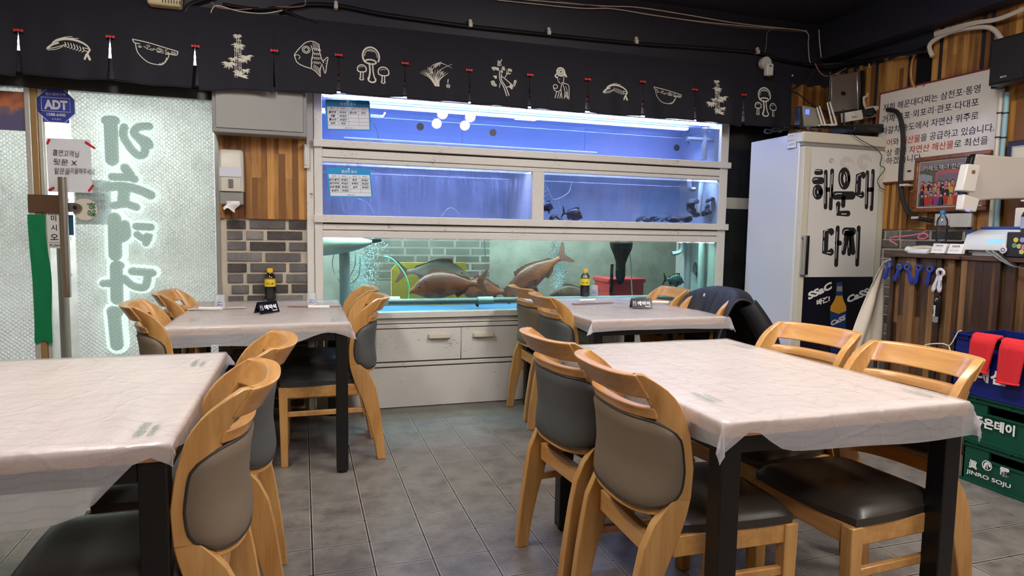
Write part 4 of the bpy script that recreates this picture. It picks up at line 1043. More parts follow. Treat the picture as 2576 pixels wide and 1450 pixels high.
# raised letters fixed outside the glass (seen from behind)
def acrylic(name, col, tl_):
    t = NT(name); t.b.inputs['Base Color'].default_value = srgb(*col); t.b.inputs['Roughness'].default_value = .35
    a = t.add('ShaderNodeBsdfTranslucent'); a.inputs[0].default_value = srgb(*col); m = t.add('ShaderNodeMixShader'); m.inputs[0].default_value = tl_
    t.link(t.b.outputs[0], m.inputs[1]); t.link(a.outputs[0], m.inputs[2]); t.link(m.outputs[0], t.out.inputs[0]); return t.m
M_let1 = emis('lit_mint_letter_rim', (216, 240, 230), 2.1); M_let2 = emis('dim_sage_letter', (168, 190, 180), 1.0)
LET = [
 ('top', [([(282, 308), (286, 404)], 38), ([(272, 306), (292, 306)], 30), ([(316, 322), (314, 344), (330, 372), (350, 392), (366, 388), (366, 368), (352, 350), (340, 336), (352, 322), (378, 320)], 24), ([(352, 346), (374, 356), (380, 368)], 22)]),
 ('second', [([(318, 424), (330, 440)], 28), ([(286, 446), (330, 448), (342, 452)], 24), ([(270, 472), (310, 470), (350, 478), (382, 492)], 28), ([(316, 480), (314, 505)], 34), ([(290, 518), (320, 514), (346, 522)], 24)]),
 ('third', [([(292, 550), (294, 642)], 38), ([(318, 564), (322, 590), (312, 600)], 26), ([(346, 570), (382, 572)], 24), ([(348, 590), (364, 600), (378, 592), (370, 612)], 22)]),
 ('fourth', [([(296, 670), (298, 752)], 36), ([(294, 668), (304, 668)], 30), ([(264, 712), (300, 712)], 24), ([(336, 682), (386, 686)], 26), ([(374, 700), (366, 722), (338, 718), (316, 700)], 24)]),
 ('lowest', [([(290, 784), (298, 866)], 38), ([(286, 782), (300, 784)], 34)])]
K = P(300, 500, 1, 4.34); K2 = P(400, 500, 1, 4.34); mpp = (K2.x-K.x)/100
for nm, sts in LET:
    q = P(sts[0][0][0][0], sts[0][0][0][1], 1, 4.34)
    t_ = thing('sign_letter', 'raised mint letter of the outdoor sign, '+nm+' in the column', 'letter', tuple(q), group='raised sign letters')
    for (wk, y_, m_, nm2) in ((1.34, 4.330, M_let1, 'rim'), (.80, 4.3085, M_let2, 'face')):
        mb = MB()
        for pts, wpx in sts:
            pp = [P(a, b, 1, 4.34) for a, b in pts]
            mb.stroke([(p.x-q.x, p.z-q.z) for p in pp], wpx*mpp*wk*1.12, (q.x, y_, q.z), (1, 0, 0), (0, 0, 1), 0, th=-.02 if wk > 1 else -.004)
        mb.build(nm2, m_, t_, smooth=50)
# lane outside: step and post
tag(MB().box((-1.9, 4.9, 0), (-1.25, 5.3, .12)).build('stone_step', plain('outdoor_stone', (150, 156, 160), .8, bump=.3), bevel=.01), 'pale stone step outside the glass door', 'step')
tag(MB().tube([(-1.5, 5.0, .12), (-1.5, 5.0, 1.1)], .03, 10).build('outdoor_post', plain('post_grey', (120, 116, 106), .7)), 'weathered post outside behind the pull bar', 'post')
# ------------------------------------------------------------------ grey wall cabinet and towel dispenser
a = P(533, 330, 1, 4.15); b = P(772, 343, 1, 4.15)
t_ = thing('wall_cabinet', 'grey metal wall box above the slatted bay', 'cabinet', ((a.x+b.x)/2, 4.24, a.z))
M_grey2 = plain('grey_enamel', (138, 138, 134), .45)
MB().box((a.x, 4.17, a.z), (b.x, 4.31, 2.01)).build('body', M_grey2, t_, bevel=.004)
MB().box((a.x+.02, 4.162, a.z+.025), (b.x-.02, 4.172, 1.985)).build('door', plain('grey_enamel_door', (150, 150, 146), .45), t_, bevel=.003)
a = P(547, 372, 1, 4.2); b = P(613, 515, 1, 4.2)
t_ = thing('towel_dispenser', 'cream paper towel dispenser on the wooden slats', 'dispenser', ((a.x+b.x)/2, 4.25, b.z))
M_disp = plain('dispenser_cream', (206, 202, 188), .4)
zm = P(600, 482, 1, 4.2).z
mb = MB(); w_ = b.x-a.x
rr = []
for z, dpt, ins in ((zm, .10, 0), (zm+.1, .11, 0), (a.z-.03, .10, 0), (a.z-.008, .085, .004), (a.z, .06, .012)):
    rr.append([Vector((a.x+ins, 4.31, z)), Vector((a.x+ins, 4.31-dpt+.015, z)), Vector((a.x+ins+.015, 4.31-dpt, z)), Vector((b.x-ins-.015, 4.31-dpt, z)), Vector((b.x-ins, 4.31-dpt+.015, z)), Vector((b.x-ins, 4.31, z))])
mb.rings(rr).build('cover', M_disp, t_, bevel=.003)
MB().box((a.x+.004, 4.222, b.z), (b.x-.004, 4.31, zm-.002)).build('base', M_grey2, t_, bevel=.004)
MB().box((a.x+.008, 4.197, zm+.085), (b.x-.01, 4.2035, zm+.14)).build('notice_label', plain('pale_blue_label', (206, 210, 222), .6), t_)
MB().box(((a.x+b.x)/2-.012, 4.196, zm+.025), ((a.x+b.x)/2+.012, 4.204, zm+.07)).build('level_window', plain('window_grey', (110, 110, 106), .3), t_)
MB().grid(lambda u, v: Vector(((a.x+b.x)/2-.035+.08*u*(1-.3*v)+.01*math.sin(v*6), 4.225-.02*math.sin(u*3.1+v)-.015*v, b.z+.02-.055*v+.012*math.sin(u*5)*v)), 10, 8).build('paper_towel', M_white, t_, recalc=False)

# ------------------------------------------------------------------ noren curtains
YN = 4.12
def pn(px, py): return P(px, py, 1, YN)
bows = [(-175, 60), (47, 77), (278, 93), (492, 117), (690, 128), (852, 139), (1019, 160), (1180, 177), (1333, 189), (1478, 200), (1617, 206), (1747, 226), (1871, 239), (1990, 250)]
botm = {-175: 170, 47: 189, 278: 201, 492: 226, 690: 232, 852: 236, 1019: 246, 1180: 262, 1333: 274, 1478: 283, 1617: 294, 1747: 305, 1871: 317, 1990: 320}
slitw = {47: .034, 278: .034, 492: .04, 690: .012, 852: .022, 1019: .022, 1180: .018, 1333: .026, 1478: .034, 1617: .026, 1747: .028, 1871: .03}
# line drawings on a unit square, x right y up, widths in the same unit
def arc(cx, cy, rx, ry, a0, a1, n=12): return [(cx+rx*math.cos(a0+(a1-a0)*k/n), cy+ry*math.sin(a0+(a1-a0)*k/n)) for k in range(n+1)]
def d_shrimp():
    s_ = [(arc(.0, -.35, .85, .75, 2.7, .2), [.03, .10, .14, .16, .15, .14, .13, .12, .11, .10, .09, .08, .06])]
    s_ += [([(-.95, -.35), (-.75, -.1), (-.5, .05)], .12), ([(-1, -.42), (-.6, -.28), (-.2, -.05)], .05), ([(-.95, -.5), (-.55, -.4), (-.3, -.2)], .04), ([(-.75, .05), (-.3, .45), (.1, .6)], .04), ([(-.6, .15), (-.2, .42), (.35, .52)], .035)]
    for k in range(7): x = -.2+.12*k; s_.append(([(x, .12-.02*k*k*.3), (x+.05, -.12-.03*k), (x-.03, -.18-.04*k)], .045))
    s_ += [([(.83, -.2), (.72, -.5), (.62, -.78)], .1), ([(.72, -.55), (.82, -.9)], .13), ([(.68, -.55), (.6, -.9)], .1), ([(.6, -.3), (.75, -.35)], .05), ([(.55, -.1), (.78, -.15)], .05)]
    return s_
def d_bowl():
    s_ = [([(-1, .62), (-.3, .52), (.4, .3), (.98, .12)], .05), ([(-1, .62), (-.93, .42), (-.7, .38)], .05), ([(.98, .12), (.92, -.12), (.55, -.08)], .05)]
    s_ += [([(-.88, .4), (-.78, -.2), (-.4, -.7), (0, -.82), (.3, -.78), (.52, -.4), (.6, -.05)], .045)]
    rg = random.Random(3)
    for k in range(26):
        x = -.75+1.4*rg.random(); y = .42-.22*(x+.75)-rg.random()*.24; s_.append((arc(x, y, .07, .05, rg.random()*6, rg.random()*6+3, 5), .028))
    for k in range(4): s_.append(([(.72+.06*k, .1-.02*k), (.66+.06*k, -.1)], .03))
    for k in range(16): a = -1.5+k*.09; s_.append(([(.36*math.cos(a)+.08+rg.random()*.05, -.3+.5*math.sin(a)+rg.random()*.08), (.40*math.cos(a)+.1, -.32+.5*math.sin(a))], .03))
    return s_
def d_bamboo():
    s_ = []
    for x0, b, t_ in ((-.12, -.9, .6), (.12, -.75, .75), (0, .1, .9)):
        for k in range(5):
            y0 = b+(t_-b)*k/5; y1 = b+(t_-b)*(k+1)/5-.03
            s_ += [([(x0-.06, y0), (x0-.05, y1)], .03), ([(x0+.06, y0), (x0+.05, y1)], .03), ([(x0-.08, y1), (x0+.08, y1)], .035)]
    rg = random.Random(5)
    for cx, cy, n, r in ((0, .92, 9, .3), (.02, .5, 10, .42), (.5, .05, 12, .45), (-.55, -.3, 12, .45), (.3, -.1, 8, .35), (.1, -.85, 11, .5), (-.3, -.1, 6, .3), (.45, -.55, 6, .3)):
        for k in range(n):
            a = -PI*.95+PI*.95*k/(n-1)+rg.uniform(-.1, .1) if cy > -.8 else rg.uniform(-.4, PI+.4)
            L = r*rg.uniform(.7, 1.1); s_.append(([(cx, cy), (cx+L*.5*math.cos(a), cy+L*.35*math.sin(a)+.03), (cx+L*math.cos(a), cy+L*.6*math.sin(a))], [.02, .075, .008]))
    return s_
def d_fish():
    s_ = [([(-.95, .1), (-.7, .45), (-.3, .85), (.1, .95), (.45, .8)], .05), ([(.45, .8), (.5, .3), (.62, -.05), (.7, -.2)], .05), ([(-.95, .1), (-.8, -.3), (-.4, -.5), (.1, -.65), (.5, -1.0)], .05), ([(.5, -1.0), (.5, -.6), (.62, -.3)], .05),
          ([(.68, -.1), (.95, .15), (.88, -.3), (.78, -.8), (.66, -.4)], .05), (arc(-.28, .45, .22, .2, 0, 6.3), .045), (arc(-.28, .45, .13, .12, 0, 6.3), .05), (arc(-.78, 0, .14, .12, -1, 2.8), .04), ([(0, .7), (.1, .3), (.02, -.1), (0, -.55)], .05)]
    for k in range(6): s_.append(([(.1+.07*k, .9-.03*k), (.12+.07*k, .55-.1*k*.3)], .025))
    for r in range(4):
        for k in range(4): s_.append((arc(.15+.11*k, .42-.25*r, .075, .13, .2, 3.0, 5), .03))
    for k in range(7): s_.append(([(.1+.055*k, -.55-.05*k), (.16+.05*k, -.36-.03*k)], .022)); 
    for k in range(5): s_.append(([(.78+.02*k, -.1-.13*k), (.9-.01*k, -.05-.15*k)], .022))
    return s_
def d_mush():
    s_ = [(arc(-.1, .45, .52, .5, -.5, 3.9, 18), .10), (arc(-.1, .42, .40, .40, 0, 3.1), .04), (arc(-.12, .14, .34, .12, 0, 6.3), .09), ([(-.22, .05), (-.18, -.4), (-.26, -.8)], .10), ([(.0, .05), (.02, -.4), (.12, -.75)], .08), (arc(-.06, -.82, .24, .16, 2.6, 6.6), .09)]
    for cx, cy, r in ((-.68, -.3, .27), (.68, -.35, .34)):
        s_ += [(arc(cx, cy, r, r*.85, -.3, 3.5), .07), (arc(cx, cy-.08, r*.95, r*.3, 3.0, 6.4), .07), ([(cx-.08, cy-.2), (cx-.1, cy-.5)], .07), ([(cx+.08, cy-.2), (cx+.06, cy-.5)], .06), (arc(cx-.02, cy-.52, .12, .08, 3, 6.4), .06), (arc(cx, cy, r*.6, r*.5, 1, 2.6), .03)]
    for k in range(4): s_.append((arc(-.1+.14*(k-1.5), .4, .1, .38, 1.0, 2.2, 5), .025))
    return s_
def d_orchid():
    s_ = []
    for k in range(13): a = 2.9-k*.19; s_.append(([(-.1+.02*k, -.9), (-.1+.5*math.cos(a)*.7, -.35+.1*math.sin(k)), (-.1+1.0*math.cos(a), -.2+.75*math.sin(a)*.8)], [.05, .055, .012]))
    s_ += [([(-.1, -.8), (.1, .2), (.95, .85)], [.03, .04, .02]), ([(-.3, .3), (.2, .85), (.95, .55)], [.04, .05, .02]), ([(-.3, .1), (-.3, .6), (.3, .95)], .03)]
    for x, y in ((-.45, .35), (-.35, .1), (.3, .1), (-.1, .6), (.1, .75)):
        for a in (0, 1.3, 2.6, 4, 5.2): s_.append(([(x, y), (x+.13*math.cos(a), y+.13*math.sin(a))], [.02, .05]))
    s_ += [([(.7, -.35), (.68, -.6)], .06), (arc(.7, -.85, .1, .12, 0, 6.3), .05), ([(.66, -.85), (.75, -.85)], .05)]
    return s_
def d_pine():
    s_ = [([(.35, -.98), (.15, -.5), (-.1, -.15), (-.15, .2)], .06), ([(.5, -.95), (.3, -.5), (.0, -.1), (.0, .2)], .06), ([(.0, .1), (.35, -.1), (.75, -.4)], .06), ([(.25, .05), (.5, .4)], .05), ([(.35, -.5), (.55, -.45)], .05), ([(-.1, -.3), (-.15, -.55)], .04)]
    rg = random.Random(8)
    for cx, cy in ((-.1, .75), (-.5, .5), (-.25, .45), (.2, .55), (.6, .5), (.5, .35), (-.4, .05), (-.65, -.3), (-.5, -.4), (.75, -.4), (.6, -.5), (.85, -.2), (-.1, .95), (.0, .3)):
        for k in range(5): x, y = cx+rg.uniform(-.1, .1), cy+rg.uniform(-.08, .08); s_.append((arc(x, y, .07, .05, rg.random()*6, rg.random()*6+3.5, 5), .045))
    return s_
def d_woman():
    s_ = [(arc(.05, .68, .32, .24, 0, 6.3), .13), (arc(.05, .68, .15, .1, 0, 6.3), .12), ([(-.3, .55), (-.45, .4), (-.3, .3)], .1), ([(.35, .5), (.55, .4), (.4, .62)], .1), ([(-.2, .45), (-.25, .2), (-.12, .0), (.05, -.05)], .035), ([(.3, .4), (.25, .1), (.12, -.05)], .05),
          ([(-.12, .22), (-.05, .24)], .03), ([(-.14, .06), (-.08, .06)], .03), ([(.12, .0), (.55, -.05), (.75, -.2), (.72, -.98)], .06), ([(.1, -.08), (-.0, -.4), (.1, -.95)], .05), ([(.2, -.1), (.35, -.5), (.3, -.95)], .05), (arc(-.45, -.25, .18, .12, 0, 6.3), .05), ([(-.62, -.3), (-.5, -.5), (-.2, -.55), (0, -.4)], .05),
          ([(-.5, -.95), (-.35, -.55)], .05), ([(-.3, -.95), (-.15, -.6)], .05), ([(-.1, -.95), (0, -.65)], .05), ([(.45, -.2), (.6, -.6), (.55, -.95)], .04)]
    for x, y in ((.5, -.6), (.42, -.8), (.6, -.85), (.5, -.72)): s_.append((arc(x, y, .06, .06, 0, 6.3, 6), .04))
    return s_
DR = {'shrimp': d_shrimp, 'fish bowl': d_bowl, 'bamboo': d_bamboo, 'fish': d_fish, 'mushroom': d_mush, 'orchid': d_orchid, 'pine': d_pine, 'woman': d_woman}
prints = [('shrimp', 175, 112, 58, 36), ('fish bowl', 391, 128, 56, 40), ('bamboo', 598, 141, 42, 60), ('fish', 783, 145, 44, 46), ('mushroom', 938, 162, 40, 47), ('orchid', 1100, 185, 40, 34), ('pine', 1263, 195, 36, 46), ('woman', 1411, 208, 28, 42), ('shrimp', 1552, 224, 34, 27), ('fish bowl', 1682, 238, 35, 27), ('bamboo', 1807, 245, 28, 47), ('mushroom', 1928, 256, 27, 38)]
def mk_noren(i0, i1, label):
    t = thing('noren_curtain', label, 'curtain', tuple(pn(bows[i0][0], botm[bows[i0][0]])), group=None)
    for i in range(i0, i1):
        xa, xb = bows[i][0], bows[i+1][0]
        A, B = pn(xa, botm[xa]), pn(xb, botm[xb]); ba, bb = pn(*bows[i]), pn(*bows[i+1])
        sa, sb = slitw.get(xa, 0)/2, slitw.get(xb, 0)/2; ph = i*1.7
        zt = 2.42+.0*i
        def f(u, v):
            zb = A.z*(1-u)+B.z*u+.006*math.sin(u*5+ph); z = zt+(zb-zt)*v
            ka = max(0, (ba.z-z)/(ba.z-zb)) if z < ba.z else 0; kb = max(0, (bb.z-z)/(bb.z-zb)) if z < bb.z else 0
            x0 = A.x+sa*ka; x1 = B.x-sb*kb
            y = YN+.05*(1-v)**1.5*.9+.010*math.sin(u*7+ph)*v+.006*math.sin(u*15+ph*2)*v
            return Vector((x0+(x1-x0)*u, y, z))
        MB().grid(f, 26, 22).build('cloth_panel', M_fabric, t, smooth=80, recalc=False)
        MB().tube([f(k/12, 1)+Vector((0, -.001, .008)) for k in range(13)], .0025, 5, smooth=False).build('hem', M_fabric, t)
        pr_ = [p for p in prints if xa < p[1] < xb]
        if pr_:
            nm, cx, cy, hw, hh = pr_[0]; c = pn(cx, cy); sx = (pn(cx+hw, cy)-c).length; sz = (pn(cx, cy-hh)-c).length
            mb = MB()
            for pts, wd in DR[nm](): mb.stroke([(a*sx, b*sz) for a, b in pts], [q*(sx+sz)/2 for q in wd] if isinstance(wd, list) else wd*(sx+sz)/2, (c.x, 0, c.z), (1, 0, 0), (0, 0, 1), 0)
            # lay the print on the wavy cloth
            zb = lambda u: A.z*(1-u)+B.z*u+.006*math.sin(u*5+ph)
            for v in mb.v:
                u = min(max((v.x-A.x)/(B.x-A.x), 0), 1); vv = (zt-v.z)/(zt-zb(u)); v.y = YN+.05*(1-vv)**1.5*.9+.010*math.sin(u*7+ph)*vv+.006*math.sin(u*15+ph*2)*vv-.0016
            mb.build('print', M_print, t, smooth=0, recalc=False)
    for i in range(i0, i1+1):
        if bows[i][0] in (-175, 1990) or (i == i1 and bows[i][0] == 690): continue
        b = pn(*bows[i]); y = YN+.0; mb = MB()
        for s_ in (-1, 1): mb.prism([(0, 0), (s_*.020, .008), (s_*.021, -.008)], (b.x, y-.008, b.z), (1, 0, 0), (0, 0, 1), (0, .008, 0))
        mb.box((b.x-.004, y-.012, b.z-.006), (b.x+.004, y, b.z+.006)); mb.build('bow', M_red, t)
    return t
mk_noren(0, 4, 'black noren curtain above the glass door, printed with shrimp, bowl and bamboo')
mk_noren(4, 13, 'long black noren curtain above the fish tank, printed with fish, mushrooms and a woman')
for k, (a, b) in enumerate([(323, 14), (690, 46), (855, 69), (1130, 98), (1280, 114), (1455, 132), (1624, 149), (1994, 190)]):
    c = P(a, b, 1, 4.165); tag(MB().lathe([(0, -.006), (.007, -.004), (.008, 0), (.003, .002)], c, 12, 'Y').build('push_pin', M_whiteplastic, loc=tuple(c)), 'white pin holding up the noren, '+['leftmost of the row', 'second from the left, at the cloth seam', 'above the fish print', 'above the orchid print', 'above the pine print', 'above the woman print', 'above the second shrimp print', 'at the curtain corner near the fridge'][k], 'pin', 'noren pins')

# ------------------------------------------------------------------ cables along the black wall
def cable(name, label, pts, r, mat, y=4.185, cat='cable', n=8, group=None):
    pp = [Vector(p) if len(p) == 3 and isinstance(p, Vector) else P(p[0], p[1], *(p[2:] if len(p) > 2 else (1, y))) for p in pts]
    return tag(MB().tube(pp, r, n).build(name, mat), label, cat, group)
cable('hose', 'thick black hose clipped along the black wall above the noren', [(700, 30), (760, 12), (850, 14), (960, 35), (1100, 55), (1183, 66), (1380, 87), (1600, 109), (1760, 120), (1905, 133), (1960, 150), (2030, 162, 1, 4.17), (2120, 158, 0, 3.86), (2210, 145, 0, 3.86), (2330, 128, 0, 3.86)], .012, M_blackplastic, y=4.175)
for k, (a, b) in enumerate([(845, 12), (1183, 58), (1380, 78), (1600, 101), (1905, 127)]):
    c = P(a, b, 1, 4.17); mb = MB(); mb.lathe([(.0, -.012), (.010, -.010), (.012, .0), (.010, .008)], c+Vector((0, 0, .012)), 12, 'Y', True); mb.box((c.x-.011, 4.152, c.z-.026), (c.x+.011, 4.19, c.z))
    tag(mb.build('cable_clip', M_cream, loc=tuple(c)), 'cream clip on the black hose, '+['leftmost', 'above the orchid print', 'above the pine and woman prints', 'above the second shrimp print', 'beside the motion sensor'][k], 'clip', 'hose clips')
cable('white_cable', 'pale cable strung under the ceiling, uppermost of the bundle', [(1240, -8), (1500, 14), (1600, 18), (1720, 36), (1850, 58), (1960, 70), (2030, 78)], .004, M_cream, y=4.19)
cable('white_cable', 'pale cable just under the uppermost one, ending in a vertical drop', [(1250, 0), (1450, 20), (1540, 22), (1640, 38), (1760, 54), (1900, 68), (2000, 74), (2032, 84), (2033, 110), (2036, 150), (2040, 158)], .0035, M_cream, y=4.185)
cable('brown_cable', 'brownish cable below the pale pair under the ceiling', [(1400, 2), (1600, 30), (1720, 50), (1850, 68), (1960, 76), (2020, 80)], .004, plain('brown_cable', (120, 88, 76), .6), y=4.19)
cable('sensor_cable', 'thin grey cable dropping to the motion sensor', [(1945, 72), (1930, 82), (1928, 110), (1924, 135)], .003, plain('grey_cable', (130, 128, 126), .6), y=4.18)
cable('tangled_cable', 'black cable sagging at the top left of the wall', [(465, 30), (480, 10), (540, -10)], .012, M_blackplastic, y=4.17)
cable('tangled_cable', 'thin pale loose cable crossing below the wiring at the top', [(530, 32), (545, 14), (600, 28), (660, 34), (710, 26)], .0032, M_cream, y=4.16)
cable('tangled_cable', 'pinkish loose cable beside the thin pale one', [(532, 5), (548, 18), (600, 24), (680, 18), (760, 16), (768, 0)], .003, plain('pink_cable', (170, 120, 112), .6), y=4.16)
cable('tangled_cable', 'thick black cable looping over the loose pale ones', [(560, 10), (640, 22), (700, 20), (745, 40), (800, 60)], .009, M_blackplastic, y=4.165)
cable('corner_cable', 'whitish cable hanging in the dark ceiling corner above the sensor', [(2060, 75), (2062, 110), (2066, 145)], .004, M_cream, y=4.15)
cable('corner_cable', 'black cable sloping down to the corner of the noren', [(2050, 172), (2035, 200), (2010, 215), (1990, 228)], .006, M_darkplastic, y=4.1)
cable('corner_cable', 'pinkish cable sagging from the corner to the wall clamp', [(2050, 160), (2065, 185), (2085, 192), (2110, 182), (2140, 165)], .004, plain('pink_cable', (170, 120, 112), .6), y=4.05)
# cream box at the top edge
a = P(371, 0, 1, 4.12); b = P(456, 20, 1, 4.12)
t_ = thing('alarm_box', 'cream plastic box at the top edge above the noren', 'box', (a.x, 4.12, b.z))
MB().box((a.x, 4.10, b.z), (b.x, 4.195, b.z+.17)).build('case', plain('yellowed_plastic', (222, 206, 160), .5), t_, bevel=.012)
mb = MB()
for k in range(7): mb.box((a.x+.075+k*.014, 4.098, b.z+.012), (a.x+.081+k*.014, 4.104, b.z+.03))
mb.build('vent_slots', M_darkplastic, t_)
# motion sensor
c = P(1922, 160, 1, 4.16); t_ = thing('motion_sensor', 'white motion sensor on a round base above the bamboo print', 'sensor', tuple(c))
MB().lathe([(.0, -.03), (.03, -.028), (.042, -.01), (.044, .0), (.044, .03)], c, 24, 'Y', True).build('base', M_whiteplastic, t_)
d = P(1936, 174, 1, 4.07); MB().box((d.x-.028, 4.06, d.z-.045), (d.x+.028, 4.10, d.z+.04)).build('head', M_whiteplastic, t_, bevel=.006)
MB().tube([c, d+Vector((0, .02, 0))], .014, 10, smooth=False).build('arm', M_whiteplastic, t_)
MB().ball((d.x, 4.06, d.z+.02), (.009, .006, .006), 10, 6).build('lens', M_darkplastic, t_)
# ------------------------------------------------------------------ fridge
FX0, FX1, FY0, FY1, FZ = 3.205, 3.93, 3.635, 4.17, 1.828
fr = thing('display_fridge', 'tall white upright fridge with big black Korean lettering on its door', 'fridge', ((FX0+FX1)/2, (FY0+FY1)/2, 0))
M_frw = plain('fridge_white', (214, 216, 218), .22, coat=.3); M_frc = plain('fridge_cream', (214, 208, 190), .3)
MB().box((FX0, FY0+.03, .06), (FX1, FY1, FZ+.052)).build('body', M_frw, fr, bevel=.006)
MB().box((FX0-.01, FY0-.012, FZ-.012), (FX1, FY0+.06, FZ+.058)).build('top_cap', M_frc, fr, bevel=.008)
MB().box((FX0+.005, FY0, FZ-.035), (FX1, FY0+.03, FZ-.0125)).build('hinge_rail', M_grey2, fr)
dz0, dz1 = .10, FZ-.038
mb = MB(); fw = .055
mb.box((FX0+.012, FY0-.008, dz0), (FX0+.012+fw, FY0+.03, dz1)).box((FX1-fw, FY0-.008, dz0), (FX1, FY0+.03, dz1)).box((FX0+.012+fw, FY0-.008, dz1-.05), (FX1-fw, FY0+.03, dz1)).box((FX0+.012+fw, FY0-.008, dz0), (FX1-fw, FY0+.03, dz0+.05))
dr_ = mb.build('door', M_frc, fr, bevel=.003)
YD = FY0-.010
def pd(x, y): return P(x, y, 1, YD)
M_edge = plain('glass_edge_green', (150, 200, 176), .2)
MB().box((FX1-fw-.006, YD-.001, dz0+.04), (FX1-fw-.001, YD+.01, dz1-.04)).build('glass_edge', M_edge, dr_)
gx0, gx1 = FX0+.012+fw, FX1-fw-.006
zc = pd(2110, 697).z; ztop = pd(2110, 376).z
MB().box((gx0+.004, YD, zc), (gx1, YD+.012, ztop)).build('door_panel', plain('panel_white', (222, 220, 214), .35), dr_)
def m_spark():
    t = NT('beer_poster_black'); v = t.coords(); vo = t.add('ShaderNodeTexVoronoi'); vo.inputs['Scale'].default_value = 130; t.link(v, vo.inputs['Vector'])
    sp = t.add('ShaderNodeSeparateXYZ'); t.link(v, sp.inputs[0]); n = t.noise(v, 9, 4)
    r = t.mathn('SQRT', t.mathn('ADD', t.mathn('POWER', sp.outputs[0], 2.), t.mathn('POWER', t.mathn('SUBTRACT', sp.outputs[2], .34), 2.)))
    f = t.mathn('MULTIPLY', t.ramp(vo.outputs['Distance'], [(.18, (1, 1, 1, 1)), (.34, (0, 0, 0, 1))]), t.ramp(t.mathn('ADD', r, t.mathn('MULTIPLY', n, .2)), [(.12, (1, 1, 1, 1)), (.42, (0, 0, 0, 1))]))
    t.link(t.mix(f, srgb(16, 18, 30), srgb(190, 150, 96)), t.b.inputs['Base Color']); t.b.inputs['Roughness'].default_value = .35; return t.m
pz0 = .30
MB().box((gx0-.006, YD, pz0), (gx1, YD+.012, zc-.001)).build('beer_poster', m_spark(), dr_)
MB().box((gx0, YD+.002, dz0+.05), (gx1, YD+.012, pz0-.001)).build('lower_panel', M_frc, dr_)
M_hand = plain('handle_grey', (150, 150, 148), .35)
a, b = pd(2016, 592), pd(2029, 692)
h_ = MB().box((a.x, YD-.032, b.z), (a.x+.018, YD-.018, a.z)).box((a.x, YD-.02, b.z), (a.x+.018, YD, b.z+.02)).box((a.x, YD-.02, a.z-.02), (a.x+.018, YD, a.z)).build('handle', M_hand, dr_, bevel=.003)
MB().box((a.x+.019, YD-.034, b.z+.003), (a.x+.042, YD-.004, a.z-.003)).build('grip_inset', M_black, dr_, bevel=.003)
# fat lettering (pixel sketch mapped on the door plane)
sg = (pd(2110, 500)-pd(2109, 500)).length
def L2(X, Y): q = pd(1716+X/2.995, 420+Y/2.995); return (q.x, q.z)
GL = [([(1012, 40), (1045, 40)], 34), ([(1000, 104), (1050, 104)], 42), (arc(1022, 190, 22, 36, 0, 6.3, 14), 34), ([(1082, 38), (1080, 305)], 27), ([(1130, 30), (1118, 312)], 28), ([(1084, 172), (1122, 172)], 26),
      (arc(1222, 88, 27, 60, 0, 6.3, 16), 38), ([(1152, 216), (1282, 216)], 50), ([(1216, 235), (1213, 290)], 32), ([(1176, 282), (1174, 350), (1250, 352)], 36),
      ([(1362, 64), (1330, 66), (1322, 206), (1352, 210)], 44), ([(1396, 42), (1388, 305)], 26), ([(1438, 32), (1426, 318)], 27), ([(1394, 172), (1434, 172)], 26),
      ([(1122, 490), (1082, 490), (1076, 642), (1120, 642)], 46), ([(1172, 460), (1160, 738)], 30), ([(1165, 572), (1190, 576)], 30),
      ([(1228, 488), (1286, 488)], 50), ([(1242, 500), (1216, 645)], 34), ([(1258, 520), (1259, 655)], 30), ([(1274, 500), (1288, 645)], 34), ([(1330, 460), (1318, 735)], 30)]
mb = MB()
for pts, wd in GL: mb.stroke([L2(*p) for p in pts], wd/2.995*sg, (0, YD-.0006, 0), (1, 0, 0), (0, 0, 1), 0, smooth=len(pts) > 8)
mb.build('lettering', M_ink, dr_, smooth=0, recalc=False)
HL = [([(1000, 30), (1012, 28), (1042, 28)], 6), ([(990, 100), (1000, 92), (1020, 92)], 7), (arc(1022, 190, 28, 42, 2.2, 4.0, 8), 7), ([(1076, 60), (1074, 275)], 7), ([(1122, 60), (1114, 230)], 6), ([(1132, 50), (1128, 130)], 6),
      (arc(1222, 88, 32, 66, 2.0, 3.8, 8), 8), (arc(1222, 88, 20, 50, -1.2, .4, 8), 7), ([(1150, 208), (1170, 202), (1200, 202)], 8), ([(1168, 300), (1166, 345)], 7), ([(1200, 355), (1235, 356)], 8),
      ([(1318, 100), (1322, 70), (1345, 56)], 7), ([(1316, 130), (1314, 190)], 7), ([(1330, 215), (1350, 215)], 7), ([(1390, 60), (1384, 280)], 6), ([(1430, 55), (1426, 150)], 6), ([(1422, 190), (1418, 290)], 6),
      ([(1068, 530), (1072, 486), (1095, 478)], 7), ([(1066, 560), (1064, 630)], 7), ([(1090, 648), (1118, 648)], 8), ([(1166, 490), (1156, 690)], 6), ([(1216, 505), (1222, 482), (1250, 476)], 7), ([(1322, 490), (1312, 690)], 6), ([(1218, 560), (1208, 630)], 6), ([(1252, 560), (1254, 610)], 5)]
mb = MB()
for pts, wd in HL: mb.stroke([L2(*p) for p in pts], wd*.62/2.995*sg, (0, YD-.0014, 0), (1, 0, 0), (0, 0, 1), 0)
mb.build('lettering_highlight', M_white, dr_, smooth=0, recalc=False)
